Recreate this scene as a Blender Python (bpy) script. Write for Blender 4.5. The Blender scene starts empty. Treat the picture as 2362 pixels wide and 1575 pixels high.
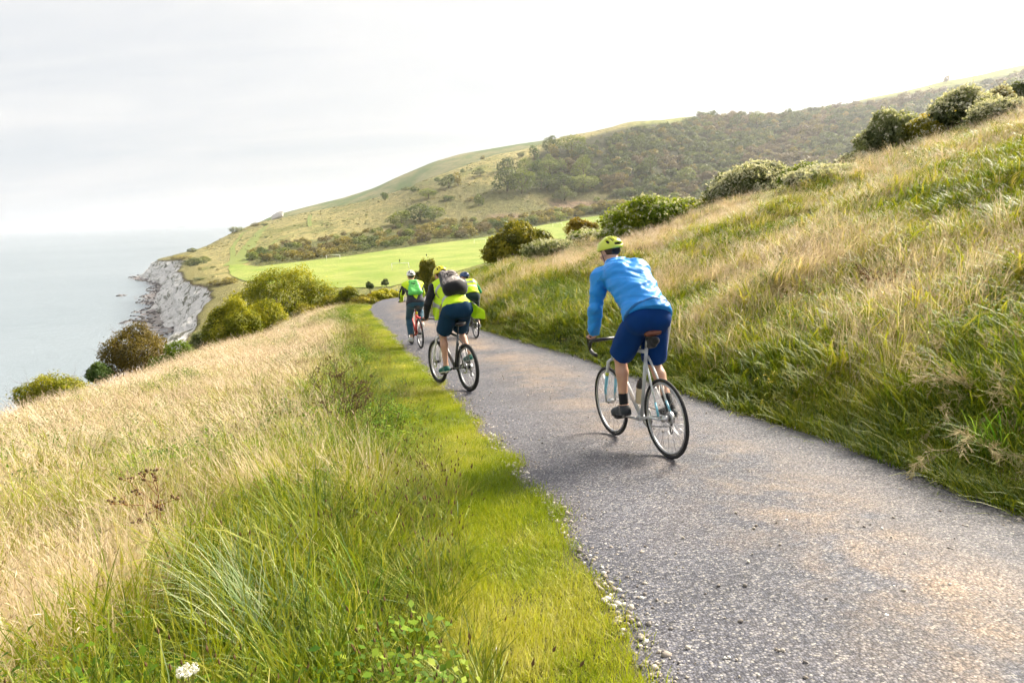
import bpy, bmesh, math, random
import numpy as np
from mathutils import Vector, Matrix, Euler
R = math.radians
scene = bpy.context.scene
COL = scene.collection

# ------------------------------------------------------------------ camera
PITCH, ROLL = R(10.92), R(2.456)
_fw = np.array([0, math.cos(PITCH), -math.sin(PITCH)])
_U = np.array([0, math.sin(PITCH), math.cos(PITCH)])
_X = np.array([1., 0, 0])
_r = math.cos(ROLL) * _X - math.sin(ROLL) * _U
_u = math.cos(ROLL) * _U + math.sin(ROLL) * _X
cam_data = bpy.data.cameras.new('camera')
cam_data.sensor_width = 36.0
cam_data.lens = 24.0
cam_data.clip_start = 0.05
cam_data.clip_end = 120000
cam = bpy.data.objects.new('camera', cam_data)
COL.objects.link(cam)
cam.matrix_world = Matrix(((_r[0], _u[0], -_fw[0], 0), (_r[1], _u[1], -_fw[1], 0), (_r[2], _u[2], -_fw[2], 0), (0, 0, 0, 1)))
scene.camera = cam

# ------------------------------------------------------------------ light and sky
SUN_AZ, SUN_EL = R(50), R(35)          # azimuth clockwise from +Y
SUN_DIR = Vector((math.sin(SUN_AZ) * math.cos(SUN_EL), math.cos(SUN_AZ) * math.cos(SUN_EL), math.sin(SUN_EL)))
sun_data = bpy.data.lights.new('sun', 'SUN')
sun_data.energy = 4.3
sun_data.angle = R(22)
sun_data.color = (1.0, 0.90, 0.74)
sun = bpy.data.objects.new('sun', sun_data)
COL.objects.link(sun)
sun.rotation_euler = SUN_DIR.to_track_quat('Z', 'Y').to_euler()
scene.view_settings.view_transform = 'Standard'
scene.view_settings.look = 'None'
scene.view_settings.gamma = 1
scene.view_settings.use_curve_mapping = False
scene.view_settings.exposure = 1.58

world = bpy.data.worlds.new('World')
scene.world = world
world.use_nodes = True


class NT:
    """small helper to write node trees"""
    def __init__(s, tree, clear=True):
        s.t = tree
        if clear:
            tree.nodes.clear()
    def n(s, kind, inputs=None, **props):
        nd = s.t.nodes.new(kind)
        for k, v in props.items():
            setattr(nd, k, v)
        for k, v in (inputs or {}).items():
            sock = nd.inputs[k]
            if isinstance(v, bpy.types.NodeSocket):
                s.t.links.new(v, sock)
            elif isinstance(v, bpy.types.Node):
                s.t.links.new(v.outputs[0], sock)
            else:
                sock.default_value = v
        return nd
    def math(s, op, a, b=0.5, clamp=False):
        return s.n('ShaderNodeMath', {0: a, 1: b}, operation=op, use_clamp=clamp).outputs[0]
    def ramp(s, fac, stops, interp='LINEAR'):
        nd = s.n('ShaderNodeValToRGB', {0: fac})
        cr = nd.color_ramp
        cr.interpolation = interp
        while len(cr.elements) < len(stops):
            cr.elements.new(0.5)
        for e, (p, c) in zip(cr.elements, stops):
            e.position = p
            e.color = (c, c, c, 1) if not hasattr(c, '__len__') else (*c, 1)
        return nd.outputs[0]
    def mix(s, fac, a, b, blend='MIX'):
        nd = s.n('ShaderNodeMix', data_type='RGBA', blend_type=blend)
        for k, v in ((0, fac), (6, a), (7, b)):
            if isinstance(v, bpy.types.NodeSocket):
                s.t.links.new(v, nd.inputs[k])
            elif hasattr(v, '__len__'):
                nd.inputs[k].default_value = (*v, 1) if len(v) == 3 else v
            else:
                nd.inputs[k].default_value = v
        return nd.outputs[2]
    def noise(s, vec, scale, detail=3.0, rough=0.55, dist=0.0):
        nd = s.n('ShaderNodeTexNoise', {'Scale': scale, 'Detail': detail, 'Roughness': rough, 'Distortion': dist})
        if vec is not None:
            s.t.links.new(vec, nd.inputs['Vector'])
        return nd.outputs[0]
    def mapping(s, vec, scale=(1, 1, 1), rot=(0, 0, 0), loc=(0, 0, 0)):
        return s.n('ShaderNodeMapping', {'Vector': vec, 'Scale': scale, 'Rotation': rot, 'Location': loc}).outputs[0]


w = NT(world.node_tree)
sky = w.n('ShaderNodeTexSky', sky_type='NISHITA', sun_disc=False, sun_elevation=SUN_EL, sun_rotation=SUN_AZ, air_density=1.0, dust_density=2.0, ozone_density=1.0)
geo = w.n('ShaderNodeTexCoord')
vec = w.n('ShaderNodeVectorMath', {0: geo.outputs['Generated']}, operation='NORMALIZE').outputs[0]
sep = w.n('ShaderNodeSeparateXYZ', {0: vec})
zz = w.math('ADD', w.math('MAXIMUM', sep.outputs[2], 0.0), 0.16)
plane = w.n('ShaderNodeCombineXYZ', {0: w.math('DIVIDE', sep.outputs[0], zz), 1: w.math('DIVIDE', sep.outputs[1], zz), 2: 0.0}).outputs[0]
n1 = w.noise(w.mapping(plane, (0.55, 1.5, 1), (0, 0, R(20))), 1.3, 7, 0.6, 0.6)
n2 = w.noise(w.mapping(plane, (0.35, 0.9, 1), (0, 0, R(-12)), (3, 1, 0)), 0.8, 5, 0.55, 0.4)
cl = w.math('ADD', w.math('MULTIPLY', n1, 0.55), w.math('MULTIPLY', n2, 0.45))
cloud = w.ramp(cl, [(0.36, (0.800, 0.835, 0.872)), (0.47, (0.895, 0.905, 0.920)), (0.58, (0.990, 0.982, 0.970))])
dot = w.n('ShaderNodeVectorMath', {0: vec, 1: tuple(SUN_DIR)}, operation='DOT_PRODUCT').outputs['Value']
g1 = w.math('POWER', w.math('MAXIMUM', dot, 0.0), 14.0)
g2 = w.math('POWER', w.math('MAXIMUM', dot, 0.0), 3.0)
glow = w.math('ADD', w.math('MULTIPLY', g1, 2.6), w.math('MULTIPLY', g2, 0.16))
gain = w.math('MULTIPLY', w.math('ADD', glow, 1.0), 0.323)
warm = w.mix(w.math('MULTIPLY', g2, .8, True), cloud, (1.0, .955, .89))
cl_em = w.n('ShaderNodeBackground', {'Color': warm, 'Strength': gain})
sk_em = w.n('ShaderNodeBackground', {'Color': sky.outputs[0], 'Strength': 0.08})
mixw = w.n('ShaderNodeMixShader', {0: 0.96, 1: sk_em.outputs[0], 2: cl_em.outputs[0]})
w.n('ShaderNodeOutputWorld', {0: mixw.outputs[0]})
world.cycles.sampling_method = 'AUTOMATIC'

cy = scene.cycles
cy.max_bounces = 6
cy.diffuse_bounces = 3
cy.glossy_bounces = 2
cy.transmission_bounces = 3
cy.volume_bounces = 1
cy.transparent_max_bounces = 6
cy.use_denoising = True
cy.use_adaptive_sampling = True
cy.adaptive_threshold = .05
cy.adaptive_min_samples = 12
try:
    cy.denoiser = 'OPENIMAGEDENOISE'
except Exception:
    pass

# ------------------------------------------------------------------ object helpers
def tag(o, label=None, cat=None, group=None, kind=None):
    if label: o['label'] = label
    if cat: o['category'] = cat
    if group: o['group'] = group
    if kind: o['kind'] = kind
    return o

def empty(name, loc=(0, 0, 0), rot=(0, 0, 0)):
    o = bpy.data.objects.new(name, None)
    o.location = loc
    o.rotation_euler = rot
    o.empty_display_size = 0.2
    COL.objects.link(o)
    return o

def link(name, me, mat=None, parent=None):
    o = bpy.data.objects.new(name, me)
    COL.objects.link(o)
    if mat is not None and not me.materials:
        me.materials.append(mat)
    if parent is not None:
        o.parent = parent
    return o

def np_mesh(name, verts, faces, smooth=False):
    """verts (N,3); faces (M,k) int array or list of lists"""
    me = bpy.data.meshes.new(name)
    verts = np.asarray(verts, np.float32)
    me.vertices.add(len(verts))
    me.vertices.foreach_set('co', verts.ravel())
    if isinstance(faces, np.ndarray):
        m, k = faces.shape
        me.loops.add(m * k)
        me.loops.foreach_set('vertex_index', faces.astype(np.int32).ravel())
        me.polygons.add(m)
        me.polygons.foreach_set('loop_start', np.arange(0, m * k, k, dtype=np.int32))
        me.polygons.foreach_set('loop_total', np.full(m, k, np.int32))
    else:
        tot = np.array([len(f) for f in faces], np.int32)
        me.loops.add(int(tot.sum()))
        me.loops.foreach_set('vertex_index', np.concatenate([np.asarray(f, np.int32) for f in faces]))
        me.polygons.add(len(faces))
        me.polygons.foreach_set('loop_start', np.concatenate([[0], np.cumsum(tot)[:-1]]).astype(np.int32))
        me.polygons.foreach_set('loop_total', tot)
    me.update(calc_edges=True)
    me.validate()
    if smooth:
        me.polygons.foreach_set('use_smooth', np.ones(len(me.polygons), bool))
    return me

def attr(me, name, data, typ='FLOAT', dom='POINT'):
    a = me.attributes.new(name, typ, dom)
    key = {'FLOAT': 'value', 'INT': 'value', 'FLOAT_VECTOR': 'vector', 'FLOAT_COLOR': 'color'}[typ]
    a.data.foreach_set(key, np.ascontiguousarray(data, dtype=np.int32 if typ == 'INT' else np.float32).ravel())

def grid_faces(nu, nv):
    """vertex index i*nv+j"""
    i, j = np.meshgrid(np.arange(nu - 1), np.arange(nv - 1), indexing='ij')
    a = (i * nv + j).ravel()
    return np.stack([a, a + nv, a + nv + 1, a + 1], 1)

def smooth01(a, b, x):
    t = np.clip((x - a) / (b - a), 0, 1)
    return t * t * (3 - 2 * t)

# value noise (numpy)
_rs = np.random.RandomState(7)
_perm = _rs.rand(256, 256)
def vnoise(x, y):
    x = np.asarray(x, float); y = np.asarray(y, float)
    xi = np.floor(x).astype(int); yi = np.floor(y).astype(int)
    fx = x - xi; fy = y - yi
    fx = fx * fx * (3 - 2 * fx); fy = fy * fy * (3 - 2 * fy)
    g = lambda i, j: _perm[i & 255, j & 255]
    return (g(xi, yi) * (1 - fx) + g(xi + 1, yi) * fx) * (1 - fy) + (g(xi, yi + 1) * (1 - fx) + g(xi + 1, yi + 1) * fx) * fy
def fbm(x, y, o=4):
    s = 0; a = 0.5; t = 0
    for k in range(o):
        s = s + a * vnoise(x * 2 ** k + 17.3 * k, y * 2 ** k + 9.1 * k); t += a; a *= 0.5
    return s / t

# a point seen at pixel (px, py) of the 2362-wide photo, at world distance Y ahead: used to survey the place
def atY(px, py, Y):
    d = _fw + (px - 1181) / 1575 * _r - (py - 787.5) / 1575 * _u
    return d / d[1] * Y
def proj(P):
    P = np.asarray(P, float); d = P @ _fw
    return 1181 + 1575 * (P @ _r) / d, 787.5 - 1575 * (P @ _u) / d

SEA = -45.0
# ------------------------------------------------------------------ terrain height
_LY = [-6, 0, 2.32, 2.92, 3.5, 4.42, 5.76, 7.18, 9.42, 11.46, 13.82, 19.38, 26.18, 28.6, 34, 45, 70]
_LX = [.9, .62, .46, .39, .31, .16, -.16, -.43, -.96, -1.49, -2.13, -3.56, -5.42, -6.0, -6.6, -6.2, -2]
_RY = [-6, 0, 3.86, 4.78, 6.04, 7.5, 9.14, 13.22, 19.7, 24.62, 28.2, 34, 45, 70]
_RX = [3.6, 3.3, 3.07, 2.99, 2.86, 2.54, 2.24, 1.27, -.88, -2.7, -3.3, -3.6, -3.2, 1]
def xl(y): return np.interp(y, _LY, _LX)
def xr(y): return np.interp(y, _RY, _RX)
def zroad(y):
    y = np.asarray(y, float)
    a = -1.5 - .125 * y + .0015 * y * y
    yc = 28.0
    zc = -1.5 - .125 * yc + .0015 * yc * yc
    b = zc - .041 * (y - yc) - .0035 * np.clip(y - yc, 0, 18) ** 2 - .126 * np.clip(y - yc - 18, 0, None)
    return np.where(y < yc, a, b)

def softplus(x, k=1.0):
    return np.logaddexp(0, x / k) * k

def H_near(x, y):
    L = xl(y); Rr = xr(y)
    z = zroad(y)
    s = x - Rr
    k = np.interp(y, [0, 15, 20, 27, 32], [.37, .355, .318, .205, .17])
    sr = np.clip(s - 0.12, 0, None)
    bank = k * sr + np.interp(y, [10, 20, 28], [.32, .5, .95]) * (1 - np.exp(-sr / .9))
    bank = bank + (fbm(x * .55 + 3, y * .55, 3) - .5) * .55 * smooth01(0.3, 2.5, sr)
    Rad = np.hypot(x, y)
    bank = bank - .012 * np.clip(Rad - 26.5, 0, 30) ** 2 * smooth01(0, 4, sr)
    q = L - x
    sl = np.clip(q - 0.1, 0, None)
    sh = np.interp(y, [0, 14, 20, 27, 40], [9.5, 9.2, 7.0, 3.2, 3.0])
    lk = np.interp(y, [0, 6, 14, 20, 27], [.085, .10, .118, .125, .155])
    left = .03 * np.clip(sl, 0, .7) + lk * np.clip(sl - .7, 0, None) + .42 * (softplus(sl - sh, .9) - softplus(-sh, .9))
    left = left - (fbm(x * .7, y * .7 + 5, 3) - .5) * .36 * smooth01(.7, 2.2, sl)
    z = z + np.where(s > 0, bank, 0) - np.where(q > 0, left, 0)
    return z

# surveyed points of the far ground: (px, py, distance) or world (x, y, z)
_S = []
def _sp(px, py, Y): _S.append(atY(px, py, Y))
def _sw(x, y, z): _S.append(np.array([x, y, z], float))
for q in [(500, 668, 278), (455, 650, 318), (428, 614, 438), (422, 602, 500), (385, 598, 620), (442, 582, 660), (520, 548, 760), (560, 530, 850), (600, 518, 930), (632, 503, 1050),
          (530, 610, 386), (530, 640, 298), (620, 655, 258), (870, 656, 250), (590, 612, 375), (780, 593, 400), (1110, 550, 510), (1270, 516, 590), (1400, 491, 680), (1290, 533, 480), (1110, 602, 300),
          (700, 565, 480), (900, 540, 540), (1100, 515, 620), (1300, 484, 690), (1600, 452, 700), (1000, 430, 740), (1200, 444, 715), (1150, 402, 760),
          (1130, 347, 930), (1300, 298, 950), (1460, 262, 1000), (1600, 252, 1050), (1750, 243, 1060), (2000, 215, 1010), (2180, 176, 960), (2362, 138, 900), (2600, 96, 870),
          (1500, 350, 850), (1800, 350, 820), (2000, 330, 750), (1800, 446, 640), (2362, 260, 700), (1450, 432, 715), (1650, 300, 950), (1300, 380, 810),
          (800, 482, 720), (700, 494, 830), (640, 515, 790), (580, 548, 620), (562, 582, 470), (480, 610, 480), (870, 455, 850), (1000, 403, 900), (745, 478, 900), (660, 500, 960)]:
    _sp(*q)
for q in [(-18, 60, -9.2), (-40, 60, -20), (-25, 100, -14.5), (5, 100, -14.5), (-20, 150, -19.2), (-75, 150, -36), (-45, 150, -26), (-25, 190, -22.6), (-95, 200, -37), (-70, 250, -27), (-108, 245, -31),
          (15, 60, -9), (40, 60, -5), (60, 80, -3), (30, 100, -12), (100, 200, -12), (200, 300, -8), (40, 200, -20), (40, 300, -22), (100, 400, -15), (350, 450, 4), (400, 600, 15), (130, 90, 2), (60, 30, 7), (45, 25, 6),
          (-60, 60, -30), (-80, 100, -36), (-60, 20, -30), (-40, 0, -22), (60, 0, 14), (120, 20, 24), (0, -10, -.3), (-30, -10, -12), (60, -30, 16), (200, 60, 20), (400, 200, 20), (700, 400, 60),
          (0, 1150, 50), (200, 1250, 90), (400, 1250, 100), (700, 1200, 105), (-200, 1150, 10), (900, 900, 130), (-380, 1200, -5), (1100, 700, 130), (0, 1500, 10), (600, 1500, 30), (1200, 1400, 60), (-250, 1000, 6), (-120, 1050, 26)]:
    _sw(*q)
_S = np.array(_S)
_sc = 300.0
def _tps(P, z, lam=2e-4):
    n = len(P)
    d = np.hypot(P[:, None, 0] - P[None, :, 0], P[:, None, 1] - P[None, :, 1]) / _sc
    K = d                                     # linear (bi-harmonic in 3-D) kernel: never overshoots much
    A = np.zeros((n + 3, n + 3))
    A[:n, :n] = K - lam * np.eye(n)
    A[:n, n] = 1; A[:n, n + 1:] = P / _sc
    A[n, :n] = 1; A[n + 1:, :n] = (P / _sc).T
    b = np.zeros(n + 3); b[:n] = z
    return np.linalg.solve(A, b)
# warp distances so that near control points matter near and far ones far
def _warp(x, y):
    r = np.hypot(x, y) + 1e-6
    f = 300 * np.log1p(r / 120.0) / r
    return x * f, y * f
_wx, _wy = _warp(_S[:, 0], _S[:, 1])
_WP = np.stack([_wx, _wy], 1)
_coef = _tps(_WP, _S[:, 2])
def H_far(x, y):
    x = np.asarray(x, float); y = np.asarray(y, float)
    sh = x.shape
    wx, wy = _warp(x.ravel(), y.ravel())
    out = np.empty(len(wx))
    for a in range(0, len(wx), 20000):
        b = slice(a, a + 20000)
        d = np.sqrt((wx[b, None] - _WP[None, :, 0]) ** 2 + (wy[b, None] - _WP[None, :, 1]) ** 2 + 18.0 ** 2) / _sc
        out[b] = d @ _coef[:-3] + _coef[-3] + (wx[b] * _coef[-2] + wy[b] * _coef[-1]) / _sc
    out = out.reshape(sh)
    Rad = np.hypot(x, y)
    return out + (fbm(x / 45 + 5, y / 45, 4) - .5) * 3.2 * smooth01(500, 800, Rad)

def H_land(x, y):
    x = np.asarray(x, float); y = np.asarray(y, float)
    Rad = np.hypot(x, y)
    t = smooth01(30, 62, Rad)
    return H_near(x, y) * (1 - t) + H_far(x, y) * t

# the coast: cliff-top line x as a function of y
_CY = [-200, 0, 100, 150, 200, 240, 262, 278, 300, 318, 350, 400, 438, 470, 500, 530, 560, 600, 625, 650, 680, 720, 760, 850, 930, 1050, 1200, 1700]
_CX = [-75, -75, -72, -80, -97, -111, -114, -120, -135, -147, -166, -191, -210, -222, -235, -250, -274, -306, -315, -307, -300, -303, -315, -336, -346, -367, -430, -500]
def xcoast(y): return np.interp(y, _CY, _CX)
def H(x, y):
    x = np.asarray(x, float); y = np.asarray(y, float)
    return H_land(x, y)
# ------------------------------------------------------------------ materials
def new_mat(name):
    m = bpy.data.materials.new(name)
    m.use_nodes = True
    return m, NT(m.node_tree)

def out(nt, surf):
    nt.n('ShaderNodeOutputMaterial', {0: surf})

def bsdf(nt, color, rough=0.8, spec=0.3, metallic=0.0, normal=None, **kw):
    ins = {'Base Color': (*color, 1) if hasattr(color, '__len__') and len(color) == 3 else color, 'Roughness': rough, 'Specular IOR Level': spec, 'Metallic': metallic}
    if normal is not None: ins['Normal'] = normal
    ins.update(kw)
    return nt.n('ShaderNodeBsdfPrincipled', ins).outputs[0]

def simple(name, color, rough=0.6, spec=0.4, metallic=0.0, grain=0.0, gscale=60.0, bump=0.0):
    m, nt = new_mat(name)
    co = nt.n('ShaderNodeTexCoord').outputs['Object']
    c = color
    nrm = None
    if grain or bump:
        nz = nt.noise(co, gscale, 4, 0.6)
        if grain:
            c = nt.mix(nz, tuple(v * (1 - grain) for v in color), tuple(min(1, v * (1 + grain)) for v in color))
        if bump:
            nrm = nt.n('ShaderNodeBump', {'Height': nz, 'Strength': 1.0, 'Distance': bump}).outputs[0]
    out(nt, bsdf(nt, c, rough, spec, metallic, nrm))
    return m

# ground under the vegetation (colour of the sward comes per vertex, from the kind of growth at that spot)
M_ground, nt = new_mat('meadow_ground')
co = nt.n('ShaderNodeTexCoord').outputs['Object']
veg = nt.n('ShaderNodeAttribute', attribute_name='veg').outputs['Color']
far = nt.n('ShaderNodeAttribute', attribute_name='far').outputs['Fac']
na = nt.noise(nt.mapping(co, (1, .45, 1), (0, 0, R(15))), .22, 6, .72)
nb = nt.noise(co, 1.3, 5, .7)
k = nt.math('ADD', nt.math('MULTIPLY', na, .6), nt.math('MULTIPLY', nb, .4))
dark = nt.mix(1.0, veg, (.42, .50, .40), 'MULTIPLY')
lite = nt.mix(1.0, veg, (1.42, 1.34, 1.25), 'MULTIPLY')
c = nt.mix(nt.ramp(k, [(.40, 0), (.60, 1)]), dark, lite)
bh = nt.math('MULTIPLY', nt.math('ADD', nt.math('MULTIPLY', na, 2.2), nt.math('MULTIPLY', nb, .5)), far)
nrm = nt.n('ShaderNodeBump', {'Height': bh, 'Strength': .9, 'Distance': 1.0}).outputs[0]
out(nt, bsdf(nt, c, .95, .1, 0, nrm))

M_asphalt, nt = new_mat('chip_seal_asphalt')
co = nt.n('ShaderNodeTexCoord').outputs['Object']
vor = nt.n('ShaderNodeTexVoronoi', {'Vector': co, 'Scale': 84.0, 'Randomness': 1.0}, feature='F1')
vcol = nt.n('ShaderNodeSeparateColor', {0: vor.outputs['Color']})
uvd = nt.n('ShaderNodeAttribute', attribute_name='dust').outputs['Fac']
stone = nt.ramp(vcol.outputs[0], [(0, (.036, .038, .056)), (.35, (.070, .074, .100)), (.65, (.128, .130, .162)), (.88, (.215, .210, .228)), (1, (.34, .325, .31))])
big = nt.noise(co, .55, 5, .62, .3)
mid = nt.noise(co, 3.2, 5, .7)
dustm = nt.math('MULTIPLY', nt.ramp(nt.math('ADD', nt.math('MULTIPLY', big, .6), nt.math('MULTIPLY', mid, .4)), [(.42, 0), (.58, 1)]), uvd, True)
brown = nt.ramp(vcol.outputs[1], [(0, (.11, .072, .048)), (.45, (.30, .205, .135)), (.85, (.42, .32, .23)), (1, (.52, .43, .34))])
c = nt.mix(nt.math('MULTIPLY', dustm, .85), stone, brown)
patch = nt.ramp(nt.noise(co, 1.1, 4, .6), [(.3, .80), (.7, 1.16)])
c = nt.mix(1.0, c, patch, 'MULTIPLY')
gap = nt.ramp(vor.outputs['Distance'], [(.25, 1.0), (.75, .38)])
c = nt.mix(1.0, c, gap, 'MULTIPLY')
hgt = nt.math('SUBTRACT', nt.math('MULTIPLY', vcol.outputs[2], .5), vor.outputs['Distance'])
b1 = nt.n('ShaderNodeBump', {'Height': hgt, 'Strength': .7, 'Distance': .0045}).outputs[0]
b2 = nt.n('ShaderNodeBump', {'Height': mid, 'Strength': .5, 'Distance': .03, 'Normal': b1}).outputs[0]
out(nt, bsdf(nt, c, .72, .35, 0, b2))

M_field, nt = new_mat('mown_sports_turf')
co = nt.n('ShaderNodeTexCoord').outputs['Object']
st = nt.n('ShaderNodeTexWave', {'Vector': nt.mapping(co, (1, 1, 1), (0, 0, R(63))), 'Scale': .045, 'Distortion': 1.4, 'Detail': 3.0, 'Detail Scale': .5}).outputs[1]
nz = nt.noise(co, .06, 5, .65)
nf = nt.noise(co, 1.2, 4, .6)
c = nt.mix(nt.ramp(nz, [(.38, 0), (.60, 1)]), (.165, .225, .038), (.300, .305, .090))
c = nt.mix(nt.math('MULTIPLY', st, .55), c, (.19, .27, .035))
c = nt.mix(nt.ramp(nf, [(.3, .25), (.7, 0)]), c, (.17, .25, .03))
out(nt, bsdf(nt, c, .9, .15))

M_path, nt = new_mat('mown_grass_track')
co = nt.n('ShaderNodeTexCoord').outputs['Object']
c = nt.mix(nt.noise(co, .3, 5, .7), (.13, .18, .04), (.25, .275, .075))
out(nt, bsdf(nt, c, .9, .15))

M_chalk, nt = new_mat('chalk_cliff')
co = nt.n('ShaderNodeTexCoord').outputs['Object']
dep = nt.n('ShaderNodeAttribute', attribute_name='dep').outputs['Fac']
ns = nt.noise(nt.mapping(co, (.35, .35, .10), (R(22), R(-38), 0)), .55, 6, .7, .8)
nfine = nt.noise(nt.mapping(co, (1, 1, .6), (R(20), R(-35), 0)), .9, 6, .72)
c = nt.mix(nfine, (.66, .625, .585), (.88, .855, .82))
vegm = nt.math('MULTIPLY', nt.ramp(ns, [(.53, 0), (.565, 1)]), nt.ramp(dep, [(0, .9), (.06, 1), (.9, .6), (1, .1)]))
c = nt.mix(vegm, c, nt.mix(nfine, (.10, .10, .05), (.17, .16, .09)))
soil = nt.ramp(dep, [(0.0, 1), (.03, .9), (.075, 0)])
c = nt.mix(soil, c, nt.mix(nfine, (.10, .085, .04), (.24, .15, .075)))
turf = nt.ramp(dep, [(0.0, 1), (.012, 1), (.02, 0)])
c = nt.mix(turf, c, nt.mix(nt.noise(co, .25, 5, .7), (.13, .13, .045), (.27, .235, .10)))
h = nt.math('ADD', ns, nt.math('MULTIPLY', nfine, .6))
out(nt, bsdf(nt, c, .95, .1, 0, nt.n('ShaderNodeBump', {'Height': h, 'Strength': 1.0, 'Distance': 1.3}).outputs[0]))

M_beach, nt = new_mat('shingle_beach')
co = nt.n('ShaderNodeTexCoord').outputs['Object']
nz = nt.noise(co, .35, 6, .75)
c = nt.mix(nt.ramp(nz, [(.35, 0), (.62, 1)]), (.20, .17, .16), (.44, .39, .36))
out(nt, bsdf(nt, c, .9, .2, 0, nt.n('ShaderNodeBump', {'Height': nz, 'Strength': 1.0, 'Distance': .8}).outputs[0]))
M_rock = simple('wet_dark_rock', (.12, .105, .10), .7, .4, 0, .6, 1.0, .2)

M_sea, nt = new_mat('sea_water')
co = nt.n('ShaderNodeTexCoord').outputs['Object']
w1 = nt.noise(nt.mapping(co, (1, .5, 1), (0, 0, R(-25))), .09, 8, .62, .3)
w2 = nt.noise(nt.mapping(co, (1, .55, 1), (0, 0, R(-15))), .9, 5, .65)
big = nt.noise(nt.mapping(co, (1, 2.2, 1), (0, 0, R(20))), .0022, 5, .6, .7)
c = nt.mix(nt.ramp(big, [(.35, 0), (.65, 1)]), (.175, .215, .245), (.235, .275, .305))
hh = nt.math('ADD', nt.math('MULTIPLY', w1, 1.0), nt.math('MULTIPLY', w2, .22))
out(nt, bsdf(nt, c, .34, .5, 0, nt.n('ShaderNodeBump', {'Height': hh, 'Strength': .55, 'Distance': 1.3}).outputs[0], **{'IOR': 1.33}))

# ------------------------------------------------------------------ ground
_C = np.array([0.0, -5.0])
NA, NRr = 560, 640
az = np.radians(np.linspace(-80, 80, NA))
rad = 1.2 * (1800 / 1.2) ** (np.linspace(0, 1, NRr))
A_, Rd = np.meshgrid(az, rad, indexing='ij')
gx = _C[0] + np.sin(A_) * Rd
gy = _C[1] + np.cos(A_) * Rd
gz = H(gx, gy)
_rad0 = np.hypot(gx, gy)
# small tussock relief near by
_offroad = np.minimum(np.abs(gx - xl(gy)), np.abs(gx - xr(gy))) * np.where((gx > xl(gy)) & (gx < xr(gy)), -1, 1)
gz = gz + np.where(_rad0 < 60, (fbm(gx * 2.3, gy * 2.3, 3) - .5) * .10 * smooth01(.5, 1.4, _offroad), 0)
gz = gz - .06 * smooth01(.02, .35, -_offroad) * (_rad0 < 90)
inl = gx - (xcoast(gy) + 5)
gz = np.where(inl < 3, SEA - 6 + (gz - SEA + 6) * smooth01(-1.5, 2.5, inl), gz)

def veg_color(x, y):
    """colour of the low growth covering the ground at (x, y)"""
    n = fbm(x / 30 + 2, y / 30, 4)
    n2 = fbm(x / 90 + 9, y / 60 + 4, 3)
    straw = np.array([.300, .265, .120]); olive = np.array([.180, .185, .065]); green = np.array([.115, .165, .035]); moor = np.array([.105, .100, .050]); near = np.array([.11, .105, .045])
    heather = np.array([.24, .155, .13]); wood = np.array([.042, .046, .022]); bright = np.array([.21, .25, .065])
    t = smooth01(.36, .58, n + .10 * smooth01(1050, 700, (x / np.maximum(y, 1)) * 1575 + 1181))[..., None]
    base = straw * t + olive * (1 - t)
    px, py = proj(np.stack([x, y, H(x, y)], -1).reshape(-1, 3))
    px = px.reshape(x.shape); py = py.reshape(x.shape)
    far_ = y > 330
    # valley floor behind the playing field: moorland, a little heather
    m = (smooth01(700, 1000, px) * smooth01(400, 440, py) * far_)[..., None]
    base = base * (1 - m * .75) + moor * m * .75
    hm = (smooth01(.56, .62, n2) * smooth01(960, 1060, px) * smooth01(455, 470, py) * smooth01(515, 500, py) * smooth01(1660, 1560, px) * far_)[..., None]
    base = base * (1 - hm * .7) + heather * hm * .7
    bt = np.interp(px, [570, 650, 760, 900, 1040, 1110, 1200, 1300, 1420], [588, 564, 552, 534, 518, 514, 504, 492, 478])
    bb_ = np.interp(px, [575, 650, 760, 900, 1040, 1110, 1200, 1300, 1420], [612, 612, 600, 580, 562, 552, 536, 514, 490])
    bm_ = (smooth01(560, 590, px) * smooth01(-3, 4, py - bt) * smooth01(6, 0, py - bb_) * far_)[..., None]
    base = base * (1 - bm_ * .9) + np.array([.085, .095, .035]) * bm_ * .9
    # woodland floor on the right of the hill
    edge = np.interp(px, [1180, 1250, 1400, 1480, 1560, 1620, 1760, 1900, 2100, 2362], [412, 345, 303, 285, 280, 262, 262, 246, 214, 164])
    wm = (smooth01(1150, 1210, px) * smooth01(-3, 6, py - edge) * smooth01(452, 436, py) * far_)[..., None]
    base = base * (1 - wm) + wood * wm
    tm = (smooth01(1420, 1500, px) * smooth01(8, -2, py - edge) * far_)[..., None]
    base = base * (1 - tm * .7) + bright * tm * .7
    nr = smooth01(120, 45, np.hypot(x, y))[..., None]
    base = base * (1 - nr) + near * nr
    mid = (smooth01(45, 120, np.hypot(x, y)) * smooth01(330, 250, y))[..., None]
    base = base * (1 - mid * .35) + green * mid * .35
    return base

vc = veg_color(gx, gy)
me = np_mesh('ground', np.stack([gx, gy, gz], -1).reshape(-1, 3), grid_faces(NA, NRr)[:, ::-1].copy(), True)
attr(me, 'veg', np.concatenate([vc.reshape(-1, 3), np.ones((NA * NRr, 1))], 1), 'FLOAT_COLOR')
attr(me, 'far', (smooth01(60, 200, _rad0)).ravel())
tag(link('ground', me, M_ground), kind='structure')

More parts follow.
